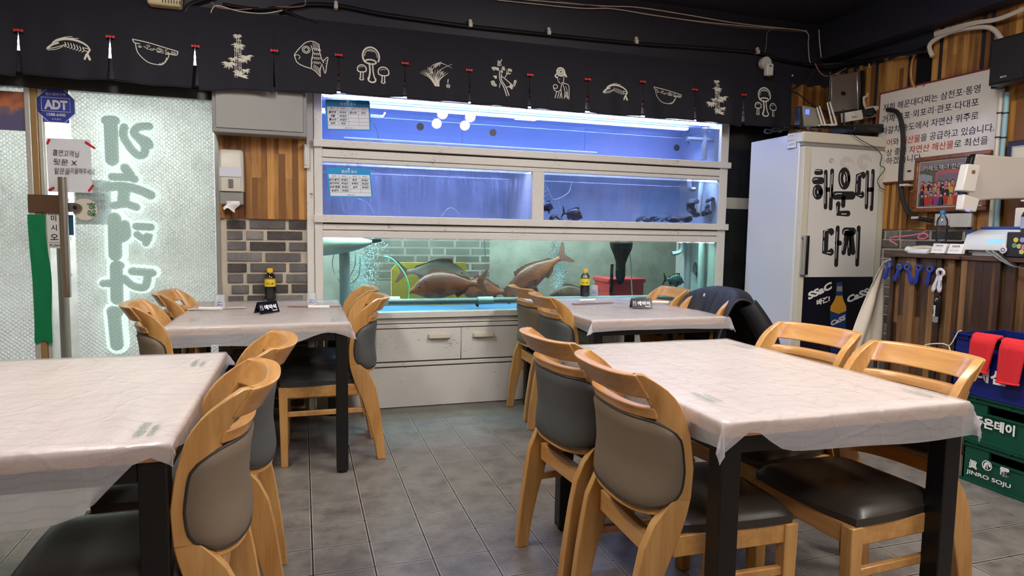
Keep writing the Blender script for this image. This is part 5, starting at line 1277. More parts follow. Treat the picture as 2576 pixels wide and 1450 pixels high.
# faint food picture above the lettering
M_faint = plain('faded_print', (196, 184, 168), .5)
mb = MB()
for cx, cy, rx in ((2130, 412, 16), (2175, 408, 18), (2092, 405, 6)):
    c = pd(cx, cy)
    for k in range(4): mb.stroke([(c.x+rx*sg*(1-.2*k)*math.cos(a_), c.z+rx*.8*sg*(1-.2*k)*math.sin(a_)) for a_ in [q*.5+.2*k for q in range(11)]], .004, (0, YD-.0004, 0), (1, 0, 0), (0, 0, 1), 0)
mb.build('faded_picture', M_faint, dr_, smooth=0, recalc=False)
# beer poster print
def pb(X, Y): q = pd(1716+X/2.995, 420+Y/2.995); return (q.x, q.z)
def poly(pts, m, nm, lift): return MB().prism([pb(*p) for p in pts], (0, YD-lift, 0), (1, 0, 0), (0, 0, 1), (0, -.0003, 0)).build(nm, m, dr_, smooth=0)
M_amber = plain('printed_amber', (222, 160, 52), .4); M_blue = plain('printed_blue', (40, 66, 124), .4)
poly([(1162, 870), (1204, 870), (1208, 900), (1160, 900)], M_blue, 'printed_cap', .0012)
poly([(1165, 900), (1205, 900), (1207, 960), (1206, 975), (1157, 975)], plain('printed_glass', (150, 150, 140), .4), 'printed_neck', .0012)
poly([(1158, 938), (1207, 938), (1208, 970), (1157, 970)], M_blue, 'printed_collar', .0018)
poly([(1157, 975), (1207, 975), (1216, 1010), (1234, 1050), (1236, 1085), (1176, 1110), (1114, 1085), (1118, 1050), (1144, 1010)], M_amber, 'printed_beer', .0012)
poly([(1114, 1085), (1176, 1112), (1236, 1085), (1230, 1250), (1224, 1420), (1116, 1420)], M_blue, 'printed_label', .0018)
def tpx(s_, X, Y, X2, Y2, m, h=None, bold=.05, lift=.003):
    a, b = Vector((*pb(X, Y), 0)), Vector((*pb(X2, Y2), 0)); e = (b-a); wd = e.length; e.normalize()
    text(s_, (a.x, YD, a.y), (e.x, 0, e.y), (-e.y+.28*0, 0, e.x), m, width=wd, height=h, parent=dr_, bold=bold, lift=lift, shear=.15)
tpx('SSaC', 950, 1005, 1135, 915, M_white, .052); tpx('바꾼!', 1012, 1048, 1115, 1012, M_white, .042)
tpx('CaSS', 1245, 1028, 1410, 960, M_white, .05); tpx('CaSS', 1122, 1200, 1232, 1150, M_white, .036)
a, b = P(1981, 332, 1, 3.67), P(2006, 373, 1, 3.67)
t_ = thing('notice_card', 'small white camera notice with blue outline on the fridge side', 'sticker', (FX0, 3.70, 1.70))
zt_ = P(1990, 335, 0, FX0).z; zb_ = P(1995, 374, 0, FX0).z; ya, yb_ = P(1981, 350, 0, FX0).y, P(2005, 350, 0, FX0).y
MB().box((FX0-.002, yb_, zb_), (FX0-.0003, ya, zt_)).build('border', plain('outline_blue', (70, 90, 170), .5), t_)
MB().box((FX0-.003, yb_+.004, zb_+.004), (FX0-.0021, ya-.004, zt_-.004)).build('card', M_white, t_)
for k, s_ in enumerate(('CCTV', '촬영안내', '- 설치목적', '- 촬영시간')): text(s_, (FX0-.0031, ya-.012, zt_-.03-.028*k), (0, -1, 0), (0, 0, 1), M_ink, height=.014, parent=t_)

# ------------------------------------------------------------------ gear on top of the fridge
ZF = FZ+.058
def pbox(t, nm, m, x0, y0, x1, y1, Y, dep, bev=.003):
    a, b = P(x0, y0, 1, Y), P(x1, y1, 1, Y); return MB().box((a.x, Y, b.z), (b.x, Y+dep, a.z)).build(nm, m, t, bevel=bev)
def pprism(t, nm, m, pts, Y, dep, bev=.003, smooth=40):
    pp = [P(x, y, 1, Y) for x, y in pts]; return MB().prism([(p.x, p.z) for p in pp], (0, Y, 0), (1, 0, 0), (0, 0, 1), (0, dep, 0)).build(nm, m, t, bevel=bev, smooth=smooth)
def pth(name, label, cat, x, y, Y, group=None): return thing(name, label, cat, tuple(P(x, y, 1, Y)), group=group)
t_ = pth('internet_router', 'grey marbled network box with blue light on top of the fridge', 'router', 2045, 312, 3.72)
pprism(t_, 'case', plain('marbled_grey', (150, 146, 132), .4, var=.35), [(2020, 265), (2052, 272), (2068, 318), (2024, 318)], 3.72, .05)
pprism(t_, 'side', M_darkplastic, [(2010, 270), (2020, 265), (2024, 318), (2012, 316)], 3.73, .05)
pbox(t_, 'status_light', emis('blue_indicator', (70, 90, 255), 3), 2028, 275, 2036, 288, 3.715, .004, 0)
t_ = pth('wireless_router', 'white wireless router with four upright antennas on the fridge', 'router', 2085, 316, 3.70)
pprism(t_, 'case', M_whiteplastic, [(2060, 314), (2106, 310), (2108, 318), (2062, 320)], 3.69, .12)
for a0, b0 in (((2055, 270), (2068, 314)), ((2061, 267), (2076, 315)), ((2081, 258), (2094, 314)), ((2087, 256), (2104, 313))):
    MB().tube([P(*b0, 1, 3.70), P(*a0, 1, 3.70)], [.007, .005], 8, smooth=False).build('antenna', M_whiteplastic, t_)
t_ = pth('network_switch', 'flat black receiver box lying on the fridge beside the power strip', 'box', 2200, 330, 3.67)
pprism(t_, 'case', M_darkplastic, [(2150, 312), (2244, 312), (2242, 334), (2148, 330)], 3.66, .22)
pprism(t_, 'front', M_blackplastic, [(2152, 314), (2242, 314), (2240, 333), (2150, 329)], 3.655, .005)
text('DUGALITE', P(2184, 326, 1, 3.654), (1, 0, 0), (0, 0, 1), plain('dim_grey_print', (96, 96, 98), .6), width=.085, parent=t_, lift=.001)
MB().tube([P(2123, 318, 1, 3.66), P(2122, 274, 1, 3.66)], [.007, .005], 8, smooth=False).build('antenna', M_black, t_)
t_ = pth('power_strip', 'white power strip standing behind the receiver on the fridge', 'power strip', 2165, 300, 3.78)
pprism(t_, 'body', M_whiteplastic, [(2128, 283), (2170, 276), (2172, 300), (2130, 307)], 3.75, .05)
pprism(t_, 'plug', M_cream, [(2146, 282), (2156, 281), (2157, 293), (2147, 294)], 3.73, .02)
t_ = pth('power_strip', 'long white multi socket with plugs in front of the wall sign', 'power strip', 2200, 285, 3.78)
pprism(t_, 'body', M_whiteplastic, [(2190, 268), (2232, 262), (2238, 286), (2192, 296)], 3.75, .05)
pprism(t_, 'adapter', M_black, [(2176, 276), (2198, 270), (2206, 282), (2198, 292), (2180, 290)], 3.72, .04)
pprism(t_, 'plug', M_whiteplastic, [(2212, 266), (2232, 262), (2236, 290), (2214, 292)], 3.72, .04)
t_ = pth('cable_heap', 'dark heap of coiled cables at the front left of the fridge top', 'cables', 1950, 335, 3.75)
rg = random.Random(4)
for k in range(7):
    cx, cy = 1945+k*16, 330-k*2; c = P(cx, cy, 1, 3.80+.03*(k % 3)); mb = MB()
    mb.tube([c+Vector((.06*math.cos(a_*.8+k), .05*math.sin(a_*.8+k), max(.008*math.sin(a_*2+k)+.01*k*.3, ZF-c.z-.0)+.0)) for a_ in range(9)], .006, 6); mb.build('coil', M_blackplastic, t_)
t_ = pth('cable_heap', 'black cables in a heap below the white antennas', 'cables', 2095, 325, 3.66)
for k in range(6): MB().tube([P(2035+k*6+q*22, 323-3*((q+k) % 2)-k*.6, 1, 3.655) for q in range(5)], .005, 6).build('coil', M_blackplastic, t_)
# silver receiver hung above
t_ = pth('wall_monitor', 'silver flat device hung high above the fridge against the slats', 'monitor', 2125, 290, 3.85)
pprism(t_, 'front', plain('silver_lid', (128, 122, 116), .3, metal=.5), [(2092, 192), (2156, 180), (2160, 274), (2092, 284)], 3.84, .02, .004)
pprism(t_, 'rim', M_chrome, [(2156, 178), (2164, 177), (2162, 275), (2158, 280)], 3.838, .03, .003)
pprism(t_, 'side', M_black, [(2164, 177), (2176, 177), (2176, 272), (2163, 276)], 3.84, .09, .003)
pprism(t_, 'bottom', M_darkplastic, [(2092, 284), (2162, 275), (2170, 280), (2098, 292)], 3.85, .06, .003)
pbox(t_, 'emblem', M_black, 2117, 230, 2127, 240, 3.836, .004, 0)
MB().tube([P(2088, 180, 1, 3.86), P(2086, 230, 1, 3.86), P(2082, 270, 1, 3.86)], .006, 6).build('bracket_cable', M_black, t_)
cable('power_cable', 'white cord hanging in a coil beside the silver device', [(2186, 160), (2192, 190), (2190, 215), (2183, 236), (2172, 255), (2180, 275), (2196, 262), (2188, 245), (2172, 245), (2178, 268)], .0055, M_cream, y=3.83)
cable('power_cable', 'black cord running from the noren corner to the router', [(1988, 228), (2010, 238), (2040, 262), (2080, 282)], .004, M_black, y=3.9)
cable('power_cable', 'thin black cord dangling down the right edge of the fridge door', [(2128, 325), (2165, 352), (2200, 372), (2218, 392), (2214, 415), (2226, 426), (2208, 452), (2214, 472), (2226, 478)], .0025, M_black, y=3.60)
cable('black_hose', 'thick black corrugated hose curving down the white wall sign', [(2232, 276, 0, 3.87), (2256, 282, 0, 3.87), (2268, 310, 0, 3.87), (2272, 360, 0, 3.87), (2267, 420, 0, 3.87), (2266, 470, 0, 3.87), (2275, 515, 0, 3.87), (2298, 545, 0, 3.87), (2345, 556, 0, 3.87)], .015, M_rubber)
for k, (a, b) in enumerate([(2268, 466), (2298, 548)]):
    c = P(a, b, 0, 3.85); tag(MB().box((3.848, c.y-.03, c.z-.008), (3.93, c.y+.018, c.z+.008)).build('hose_clamp', M_cream, bevel=.002), 'white clamp on the black hose, '+('below the sign' if k == 0 else 'left of the water bottle'), 'clamp', 'hose clamps')
# vent hole in the slats, conduits
t_ = thing('vent_hole', 'dark square opening with torn edge high in the wooden slats', 'vent', (3.93, 3.38, 2.2))
MB().box((3.925, 3.335, 2.175), (3.93, 3.436, 2.45)).build('opening', M_black, t_)
mb = MB()
mb.tube([(3.915, 3.44, 2.42), (3.91, 3.46, 2.36), (3.92, 3.47, 2.28), (3.91, 3.44, 2.21), (3.92, 3.40, 2.18), (3.915, 3.35, 2.19)], .008, 6); mb.build('torn_edge', M_oak, t_)
cable('white_conduit', 'white curved conduit arching over the wooden slats', [(2346, 142, 0, 3.88), (2338, 118, 0, 3.88), (2352, 100, 0, 3.88), (2400, 78, 0, 3.88), (2470, 68, 0, 3.88), (2500, 75, 0, 3.88), (2520, 100, 0, 3.86), (2528, 118, 0, 3.86)], .014, M_cream)
for k in range(5): cable('tied_cable', 'pale cable in the tied bundle under the beam, '+['lowest strand', 'second strand', 'middle strand', 'fourth strand', 'top strand'][k], [(2350, 90-2*k, 0, 3.86), (2400, 78-3*k, 0, 3.86), (2450, 62-2*k, 0, 3.86), (2510, 52-2*k, 0, 3.86), (2576, 26-2*k, 0, 3.86)], .0035, M_cream, group='tied bundle')
t_ = thing('speaker', 'black wall speaker at the top right corner above the sign', 'speaker', (3.8, 2.75, 2.1))
MB().box((3.74, 2.60, 2.055), (3.84, 2.80, 2.31)).build('cabinet', M_blackplastic, t_, bevel=.006)
MB().box((3.735, 2.61, 2.065), (3.741, 2.79, 2.30)).build('grille', plain('grille_cloth', (26, 26, 28), .9, bump=.6, bscale=600), t_)
MB().box((3.84, 2.80, 2.06), (3.90, 2.86, 2.22)).box((3.84, 2.66, 2.1), (3.93, 2.74, 2.2)).build('bracket', M_black, t_, bevel=.003)
text('BRITZ', (3.734, 2.73, 2.085), (0, -1, 0), (0, 0, 1), plain('logo_white', (200, 200, 200), .5), width=.035, parent=t_, bold=.03)
for k, (a, m) in enumerate([((2520, 0), M_cream), ((2534, 0), plain('pale_blue_conduit', (150, 190, 200), .4))]):
    q0 = P(a[0], 232, 0, 3.90); q1 = P(a[0]-14, 400, 0, 3.90)
    t_ = thing('wall_conduit', ('white' if k == 0 else 'pale blue')+' upright conduit at the right edge of the wall sign', 'pipe', tuple(q1))
    MB().tube([q0, (q0.x, q1.y*.5+q0.y*.5, (q0.z+q1.z)/2), (q1.x, q1.y, q1.z-.4)], .014, 12).build('tube', m, t_)
    for zz in (.12, .26): MB().tube([(q0.x, q0.y, q0.z-zz-.004), (q0.x, q0.y, q0.z-zz+.004)], .017, 12, smooth=False).build('tie', M_black, t_)

# ------------------------------------------------------------------ wall sign
XS = 3.915
a = P(2217, 238, 0, XS); zt_ = a.z; zb_ = P(2226, 459, 0, XS).z; y0 = a.y; y1 = P(2530, 170, 0, XS).y
t_ = thing('wall_sign', 'big white wall sign with black and red Korean text beside the fridge', 'sign', (XS, (y0+y1)/2, zb_))
MB().box((XS-.004, y1, zb_), (XS+.008, y0, zt_)).build('board', plain('sign_white', (232, 224, 212), .35), t_)
MB().box((XS-.008, y1, zt_), (XS+.01, y0+.006, zt_+.010)).box((XS-.008, y1, zb_-.010), (XS+.01, y0+.006, zb_)).box((XS-.008, y0, zb_-.01), (XS+.01, y0+.007, zt_+.01)).build('border_strip', plain('red_brown_trim', (124, 52, 40), .5), t_)
EX, EY = Vector((0, -1, 0)), Vector((0, 0, 1))
LINES = [('저희 해운대다찌는 삼천포·통영', (2468, 222), None), ('거제·옥포·외포리·관포·다대포', (2464, 256), None), ('자갈치·송도에서 자연산 위주로', (2463, 290), None),
         ('활어와 해산물을 공급하고 있습니다.', (2503, 320), [1, 1, 0, 0, 1, 1, 1]), ('항상 좋은 자연산 해산물로 최선을', (2487, 352), [0]*6+[1]*7), ('다하겠습니다', (2318, 396), None)]
hh = .05
for s_, (px, py), fm in LINES:
    c = P(px, py, 0, XS); f_ = [0]*len(s_)
    if fm:
        for i, v in enumerate(fm): f_[i] = v
    text(s_, (XS-.0045, y0-.028, c.z-hh/2), EX, EY, M_navyink, width=(y0-.028)-c.y, height=hh, parent=t_, bold=.006, mats=[M_navyink, M_redink], fmt=f_)
c = P(2290, 433, 0, XS); text('-', (XS-.0045, c.y+.02, c.z), EX, EY, M_navyink, width=.03, parent=t_)
# framed group photograph
XF = 3.88
tl, tr, bl = P(2301, 398, 0, XF), P(2478, 380, 0, XF), P(2290, 535, 0, XF)
t_ = thing('framed_photo', 'brown framed group photo with coaches below the wall sign', 'picture', (XF, (tl.y+tr.y)/2, bl.z))
fy0, fy1, fz0, fz1 = tl.y, tr.y-.03, bl.z, tl.z; b_ = .028
mb = MB(); mb.box((XF, fy1, fz0), (XF+.03, fy0, fz0+b_)).box((XF, fy1, fz1-b_), (XF+.03, fy0, fz1)).box((XF, fy1, fz0+b_), (XF+.03, fy1+b_, fz1-b_)).box((XF, fy0-b_, fz0+b_), (XF+.03, fy0, fz1-b_)); mb.build('frame', M_frame, t_, bevel=.005)
MB().box((XF+.012, fy1+b_, fz0+b_), (XF+.03, fy0-b_, fz1-b_)).build('mat_border', plain('photo_mount', (214, 204, 176), .5), t_)
mi = .006; gy0, gy1, gz0, gz1 = fy0-b_-mi, fy1+b_+mi, fz0+b_+mi, fz1-b_-mi
def fp(u, v): return ((gy0-gy1)*u, (gz1-gz0)*v)
def fpoly(pts, m, nm, l): return MB().prism([fp(*p) for p in pts], (XF+.0115-l, gy0, gz0), (0, -1, 0), (0, 0, 1), (-.0002, 0, 0)).build(nm, m, t_, smooth=0)
fpoly([(0, 0), (1, 0), (1, 1), (0, 1)], plain('photo_ground', (140, 128, 128), .4, var=.3), 'photo_print', 0)
fpoly([(0, .5), (1, .5), (1, .95), (.6, .86), (.3, .9), (0, .8)], plain('photo_trees', (92, 92, 70), .4, var=.5), 'printed_trees', .0005)
fpoly([(0, .30), (.22, .42), (.22, .68), (.08, .74), (0, .74)], plain('photo_coach_white', (150, 150, 160), .4), 'printed_coach', .001)
fpoly([(.27, .36), (.66, .36), (.66, .74), (.6, .8), (.33, .8), (.27, .74)], plain('photo_coach_red', (172, 92, 96), .4), 'printed_coach', .001)
fpoly([(.3, .48), (.63, .48), (.62, .7), (.31, .7)], plain('photo_window', (118, 104, 112), .3), 'printed_window', .0015)
fpoly([(.70, .36), (1, .32), (1, .84), (.78, .74), (.70, .66)], plain('photo_coach_pink', (190, 112, 122), .4), 'printed_coach', .001)
pc = [plain('cloth_%s' % k, c, .6) for k, c in (('red', (180, 52, 50)), ('navy', (44, 48, 84)), ('orange', (206, 120, 52)), ('violet', (140, 60, 120)), ('black', (40, 38, 42)), ('pink', (200, 110, 130)), ('yellow', (200, 170, 70)), ('grey', (140, 130, 130)))]
M_skinp = plain('photo_skin', (206, 160, 132), .6)
rg = random.Random(2)
mbs = [MB() for _ in pc]; heads = MB(); hair = MB()
for row, (v0, n, sc_) in enumerate(((.36, 17, 1), (.24, 14, 1.05), (.06, 12, 1.3))):
    for k in range(n):
        u = .03+.94*(k+.5)/n+rg.uniform(-.012, .012); v = v0+rg.uniform(-.02, .03); w_ = .034*sc_; h_ = .17*sc_
        mbs[rg.randrange(len(pc))].prism([fp(u-w_, v-.02), fp(u+w_, v-.02), fp(u+w_*.8, v+h_*.6), fp(u+w_*.3, v+h_*.75), fp(u-w_*.3, v+h_*.75), fp(u-w_*.8, v+h_*.6)], (XF+.0095-.0006*row, gy0, gz0), (0, -1, 0), (0, 0, 1), (-.0002, 0, 0))
        for mbb, rr, dy, l in ((hair, .024, .012, .0002), (heads, .017, 0, .0004)):
            mbb.prism([(fp(u, 0)[0]+rr*sc_*.36*math.cos(q*PI/5), fp(0, v+h_*.88+dy)[1]+rr*sc_*.42*math.sin(q*PI/5)) for q in range(10)], (XF+.0095-.0006*row-l, gy0, gz0), (0, -1, 0), (0, 0, 1), (-.0001, 0, 0))
for mbb, m in zip(mbs, pc): mbb.build('printed_clothes', m, t_, smooth=0)
heads.build('printed_faces', M_skinp, t_, smooth=0); hair.build('printed_hair', M_ink, t_, smooth=0)
text('거제도해녀·한라나장현', (XF+.0088, gy0-.03, gz0+(gz1-gz0)*.80), EX, EY, M_navyink, width=(gy0-gy1)*.86, parent=t_, bold=.04, lift=0)
text('거제도해녀·한라나장현', (XF+.008, gy0-.03, gz0+(gz1-gz0)*.80), EX, EY, M_white, width=(gy0-gy1)*.86, parent=t_, bold=.0, lift=.0008)
# second frame at the edge
q = P(2535, 358, 0, 3.89)
t_ = thing('framed_certificate', 'dark framed certificate at the right edge behind the till', 'picture', (3.89, q.y-.2, q.z-.35))
MB().box((3.89, q.y-.42, q.z-.30), (3.925, q.y, q.z+.004)).build('frame', plain('dark_frame', (44, 28, 40), .4), t_, bevel=.004)
MB().box((3.887, q.y-.39, q.z-.27), (3.891, q.y-.028, q.z-.028)).build('silver_slip', plain('silver_slip', (170, 176, 184), .35), t_)
MB().box((3.8855, q.y-.38, q.z-.26), (3.8875, q.y-.038, q.z-.038)).build('certificate', plain('certificate', (222, 216, 196), .6), t_)
# sockets
for k, (a, b, lab) in enumerate([((2358, 538), (2394, 568), 'left'), ((2397, 537), (2448, 572), 'right')]):
    p, q = P(*a, 0, 3.925), P(*b, 0, 3.925); t_ = thing('wall_socket', 'white wall socket above the counter, '+('nearer the black hose' if k == 0 else 'the wider one below the photo'), 'socket', (3.925, (p.y+q.y)/2, q.z))
    MB().box((3.905, q.y, q.z), (3.93, p.y, p.z)).build('plate', M_whiteplastic, t_, bevel=.003)
    for j in range(1+k):
        cy = p.y+(q.y-p.y)*(.5 if not k else .3+.4*j); MB().lathe([(.022, 0), (.024, .003), (.022, .005), (.018, .001), (0, .001)], (3.9045, cy, (p.z+q.z)/2), 20, 'X').build('outlet', M_cream if j or not k else M_grey2, t_)

# ------------------------------------------------------------------ counter
CX, CZ = 3.45, 1.072
t_ = thing('service_counter', 'tall counter clad in dark wooden slats with a plank top', 'counter', (3.7, 2.2, 0))
MB().box((CX+.012, .9, 0), (3.93, 3.085, CZ)).build('body', M_slatdark, t_)
mb = MB(); rg2 = random.getstate(); random.seed(21)
s2 = slats(.9, 3.09, .02, lambda y: CZ-.004, 'Y', CX+.013, -1, .044, .03); s2.build('slats', M_slatdark, t_)
random.setstate(rg2)
MB().box((CX-.045, 2.64, CZ), (3.93, 3.125, CZ+.022), .2).box((CX-.03, .9, CZ-.002), (3.93, 2.638, CZ+.020), .6).build('top', M_countertop, t_, bevel=.003)
ZK = CZ+.022
# bottle openers on the slats
M_opblue = plain('opener_blue', (32, 52, 150), .35); M_opwhite = plain('opener_white', (222, 216, 226), .35)
XO = CX-.028
def opener(head, tip, m, lab, nm='blue', txt=None):
    h, e = P(*head, 0, XO), P(*tip, 0, XO); d = (e-h); L = d.length; d.normalize(); s_ = d.cross(Vector((-1, 0, 0)))
    t = thing('bottle_opener', lab, 'bottle opener', tuple(e), group='blue bottle openers' if nm == 'blue' else None)
    ex, ey = s_, d; N = Vector((-1, 0, 0)); R = .0235
    ring = []; inner = []
    for k in range(28):
        a_ = 2*PI*k/28; r = R*(1+.05*(k % 2)) if math.sin(a_) < .4 else R
        ring.append(h+ex*r*math.cos(a_)+ey*r*math.sin(a_)); inner.append(h+ex*R*.52*math.cos(a_)+ey*R*.62*math.sin(a_))
    mb = MB(); mb.rings([ring, [p+N*.008 for p in ring], [p+N*.008 for p in inner], inner, ring], False)
    ws = [.011, .010, .0095, .011, .0135, .012, .006]; lf = []; rt = []
    for k, w_ in enumerate(ws): c = h+d*(R*.8+(L-R*.8)*k/6); lf.append(c-ex*w_); rt.append(c+ex*w_)
    pl = lf+rt[::-1]; n = len(pl); mb._add([p+N*.001 for p in pl]+[p+N*.009 for p in pl], [tuple(range(n)), tuple(range(2*n-1, n-1, -1))]+[(i, (i+1) % n, n+(i+1) % n, n+i) for i in range(n)])
    mb.build('handle', m, t, bevel=.0015)
    o = []; ii = []
    for k in range(16):
        a_ = 2*PI*k/16; sx = math.copysign(abs(math.cos(a_))**.6, math.cos(a_)); sy = math.copysign(abs(math.sin(a_))**.6, math.sin(a_))
        o.append(h+ex*R*.62*sx+ey*R*.58*sy+N*.0095); ii.append(h+ex*R*.48*sx+ey*R*.42*sy+N*.0095)
    MB().rings([o, ii], False).build('steel_plate', M_chrome, t, recalc=False)
    MB().ball(h+d*L*.93+N*.009, .0028, 8, 6).build('hang_hole', M_black, t)
    if txt: text(txt, h+d*L*.35+N*.0092-ex*.006, d, -ex if False else ex*-1, M_greenink, width=L*.4, height=.009, parent=t, bold=.03, lift=.0)
opener((2238, 666), (2226, 703), M_opblue, 'blue bottle opener, leftmost on the counter slats')
opener((2265, 671), (2251, 708), M_opblue, 'blue bottle opener, second from the left, tilted like the first')
opener((2284, 672), (2295, 713), M_opblue, 'blue bottle opener tilted the other way, middle of the five')
opener((2313, 674), (2303, 716), M_opblue, 'blue bottle opener, fourth from the left')
opener((2341, 677), (2333, 720), M_opblue, 'blue bottle opener beside the white pair')
opener((2366, 685), (2348, 734), M_opwhite, 'white bottle opener leaning left over its twin', 'white', 'TERRA')
XO -= .008
opener((2368, 687), (2364, 736), M_opwhite, 'white bottle opener hanging straight, right of its twin', 'white', 'TERRA')
XO += .008
h, e = P(2362, 745, 0, XO), P(2356, 812, 0, XO); d = (e-h); L = d.length; d.normalize(); ex = Vector((0, -1, 0))
t_ = thing('bottle_opener', 'long black bottle opener below the white pair', 'bottle opener', tuple(e))
pl = [(-.019, .01), (-.012, 0), (.012, 0), (.019, .01), (.019, L-.012), (.012, L), (-.012, L), (-.019, L-.012)]
MB().prism(pl, h, ex, d, (-.012, 0, 0)).build('handle', M_blackplastic, t_, bevel=.003)
MB().lathe([(.010, 0), (.012, -.002), (.010, -.003), (0, -.003)], h+d*.022+Vector((-.0125, 0, 0)), 18, 'X').build('ring', M_chrome, t_)
MB().prism([(-.017, L-.035), (.017, L-.035), (.017, L-.006), (.01, L-.001), (-.01, L-.001), (-.017, L-.006)], h+Vector((-.0122, 0, 0)), ex, d, (-.001, 0, 0)).build('tip_plate', M_grey2, t_)
text('kloud', h+d*.055+Vector((-.0126, .004, 0)), d, Vector((0, 1, 0)), M_white, width=.06, height=.016, parent=t_, bold=.04, lift=0)
# things on the counter
def cbox(t, nm, m, y0, y1, x0, x1, z0, z1, bev=.003): return MB().box((x0, y0, z0), (x1, y1, z1)).build(nm, m, t, bevel=bev)
t_ = thing('cash_drawer', 'black cash drawer with round stickers at the right end of the counter', 'cash box', (3.7, 2.2, ZK))
cbox(t_, 'case', M_darkplastic, 1.95, 2.44, 3.47, 3.87, ZK, ZK+.13, .006)
stc = [(2556, 604, (214, 200, 80)), (2572, 604, (150, 160, 200)), (2552, 618, (96, 150, 110)), (2564, 620, (200, 180, 120)), (2574, 622, (190, 130, 150)), (2570, 634, (200, 190, 110))]
for k, (a, b, c_) in enumerate(stc):
    q = P(a, b, 0, 3.468); MB().lathe([(0, 0), (.0125, 0)], q+Vector((-.001, 0, 0)), 18, 'X').build('round_sticker', plain('sticker_tint_%s' % 'abcdef'[k], c_, .5), t_, recalc=False)
q = P(2524, 629, 0, 3.46); t2 = thing('round_badge', 'white round badge with blue ring leaning on the cash drawer', 'badge', tuple(q)); MB().lathe([(0, -.004), (.018, -.004), (.019, 0), (0, 0)], q, 24, 'X').build('disc', M_whiteplastic, t2); MB().lathe([(.007, 0), (.011, 0)], q+Vector((-.0045, 0, 0)), 20, 'X').build('blue_ring', M_opblue, t2, recalc=False)
t_ = thing('card_terminal', 'white and blue card terminal with a lit blue screen', 'card reader', (3.55, 2.55, ZK))
M_tw = plain('terminal_white', (218, 222, 226), .35); M_tb = plain('terminal_blue', (44, 72, 158), .35)
yA, yB2 = 2.67, 2.44
mb = MB(); mb.prism([(0, 0), (.30, 0), (.30, .05), (.12, .115), (.02, .085), (0, .03)], (3.47, yB2, ZK+.03), (1, 0, 0), (0, 0, 1), (0, yA-yB2, 0)); mb.build('case', M_tw, t_, bevel=.004)
cbox(t_, 'foot', M_tw, yB2+.03, yA-.03, 3.50, 3.72, ZK, ZK+.03)
MB().prism([(.12, .118), (.30, .054), (.30, .066), (.12, .130)], (3.47, yB2, ZK+.03), (1, 0, 0), (0, 0, 1), (0, yA-yB2, 0)).build('blue_cover', M_tb, t_, bevel=.002)
MB().prism([(-.10, .0), (.13, .085), (.13, .10), (-.10, .012)], (3.66, yA+.001, ZK+.04), (0, 1, 0), (0, 0, 1), (.12, 0, 0)).build('blue_flap', M_tb, t_)
# screen on the sloped front
sA = Vector((3.472, yB2+.02, ZK+.068)); sx = Vector((0, 1, 0)); sy = Vector((.02, 0, .05)).normalized()
MB().prism([(0, 0), (.085, 0), (.085, .052), (0, .052)], sA, sx, sy, sy.cross(sx)*-.002).build('screen', emis('terminal_screen', (150, 206, 244), 1.1), t_)
for k, (ya, lab) in enumerate(((2.80, 'nearer the fridge'), (2.70, 'beside the card terminal'))):
    t_ = thing('card_holder', 'clear holder of white name cards on the counter, '+lab, 'card holder', (3.47, ya, ZK), group=None)
    MB().prism([(0, 0), (.04, 0), (.055, .055), (.05, .055), (.03, .006), (0, .006)], (3.44, ya-.045, ZK), (1, 0, 0), (0, 0, 1), (0, .09, 0)).build('stand', M_glass, t_)
    cd = MB().prism([(.004, .008), (.03, .008), (.045, .062), (.025, .062)], (3.44, ya-.041, ZK), (1, 0, 0), (0, 0, 1), (0, .082, 0)).build('cards', M_white, t_)
    n_ = Vector((.25, 0, .54)).normalized()*1; 
    text('해운대다찌', (3.4525, ya+.02, ZK+.045), EX, Vector((.021, 0, .054)).normalized(), M_ink, width=.045, parent=cd, bold=.03, lift=.001)
    text('전화 예약', (3.447, ya+.03, ZK+.022), EX, Vector((.021, 0, .054)).normalized(), M_ink, width=.055, height=.006, parent=cd, lift=.001)
t_ = thing('calculator_phone', 'pale handset with keypad lying at the left end of the counter', 'phone', (3.47, 2.92, ZK))
MB().prism([(0, 0), (.12, 0), (.11, .03), (.02, .03), (0, .015)], (3.43, 2.86, ZK), (1, 0, 0), (0, 0, 1), (0, .12, 0)).build('body', M_tw, t_, bevel=.004)
MB().ball((3.45, 2.99, ZK+.022), (.022, .022, .020), 14, 10).build('roll', M_white, t_)
for a in range(4):
    for b in range(3): MB().box((3.455+.016*a, 2.88+.022*b, ZK+.03), (3.465+.016*a, 2.894+.022*b, ZK+.033)).build('key', M_grey2, t_, smooth=0)
t_ = thing('cloth_bundle', 'folded cream cloth at the far left corner of the counter', 'cloth', (3.6, 3.05, ZK))
MB().ball((3.62, 3.02, ZK+.018), (.13, .085, .03), 24, 12).build('cloth', plain('cream_cloth', (222, 206, 180), .85, bump=.3), t_)
# water bottle
def bottle(t, c, prof, m, n=24): return MB().lathe(prof, c, n, cap=False).build('bottle', m, t)
M_pet = glass('clear_pet', (232, 240, 246), .10)
t_ = thing('storage_box', 'low dark box under the plastic water bottle', 'box', (3.75, 3.1, ZK)); cbox(t_, 'case', M_darkplastic, 2.93, 3.26-.17, 3.62, 3.86, ZK, ZK+.075)
c = Vector((3.74, 3.02, ZK+.075))
t_ = thing('water_bottle', 'clear plastic water bottle with a light blue cap', 'bottle', tuple(c))
MB().lathe([(.001, .0), (.028, .0), (.032, .01), (.030, .035), (.033, .05), (.030, .065), (.033, .08), (.030, .095), (.032, .115), (.026, .14), (.013, .158), (.013, .168)], c, 24).build('body', M_pet, t_, smooth=60)
MB().lathe([(.0155, .162), (.0165, .166), (.0165, .184), (.014, .187), (0, .187)], c, 20).build('cap', plain('cap_blue', (50, 150, 210), .35), t_)
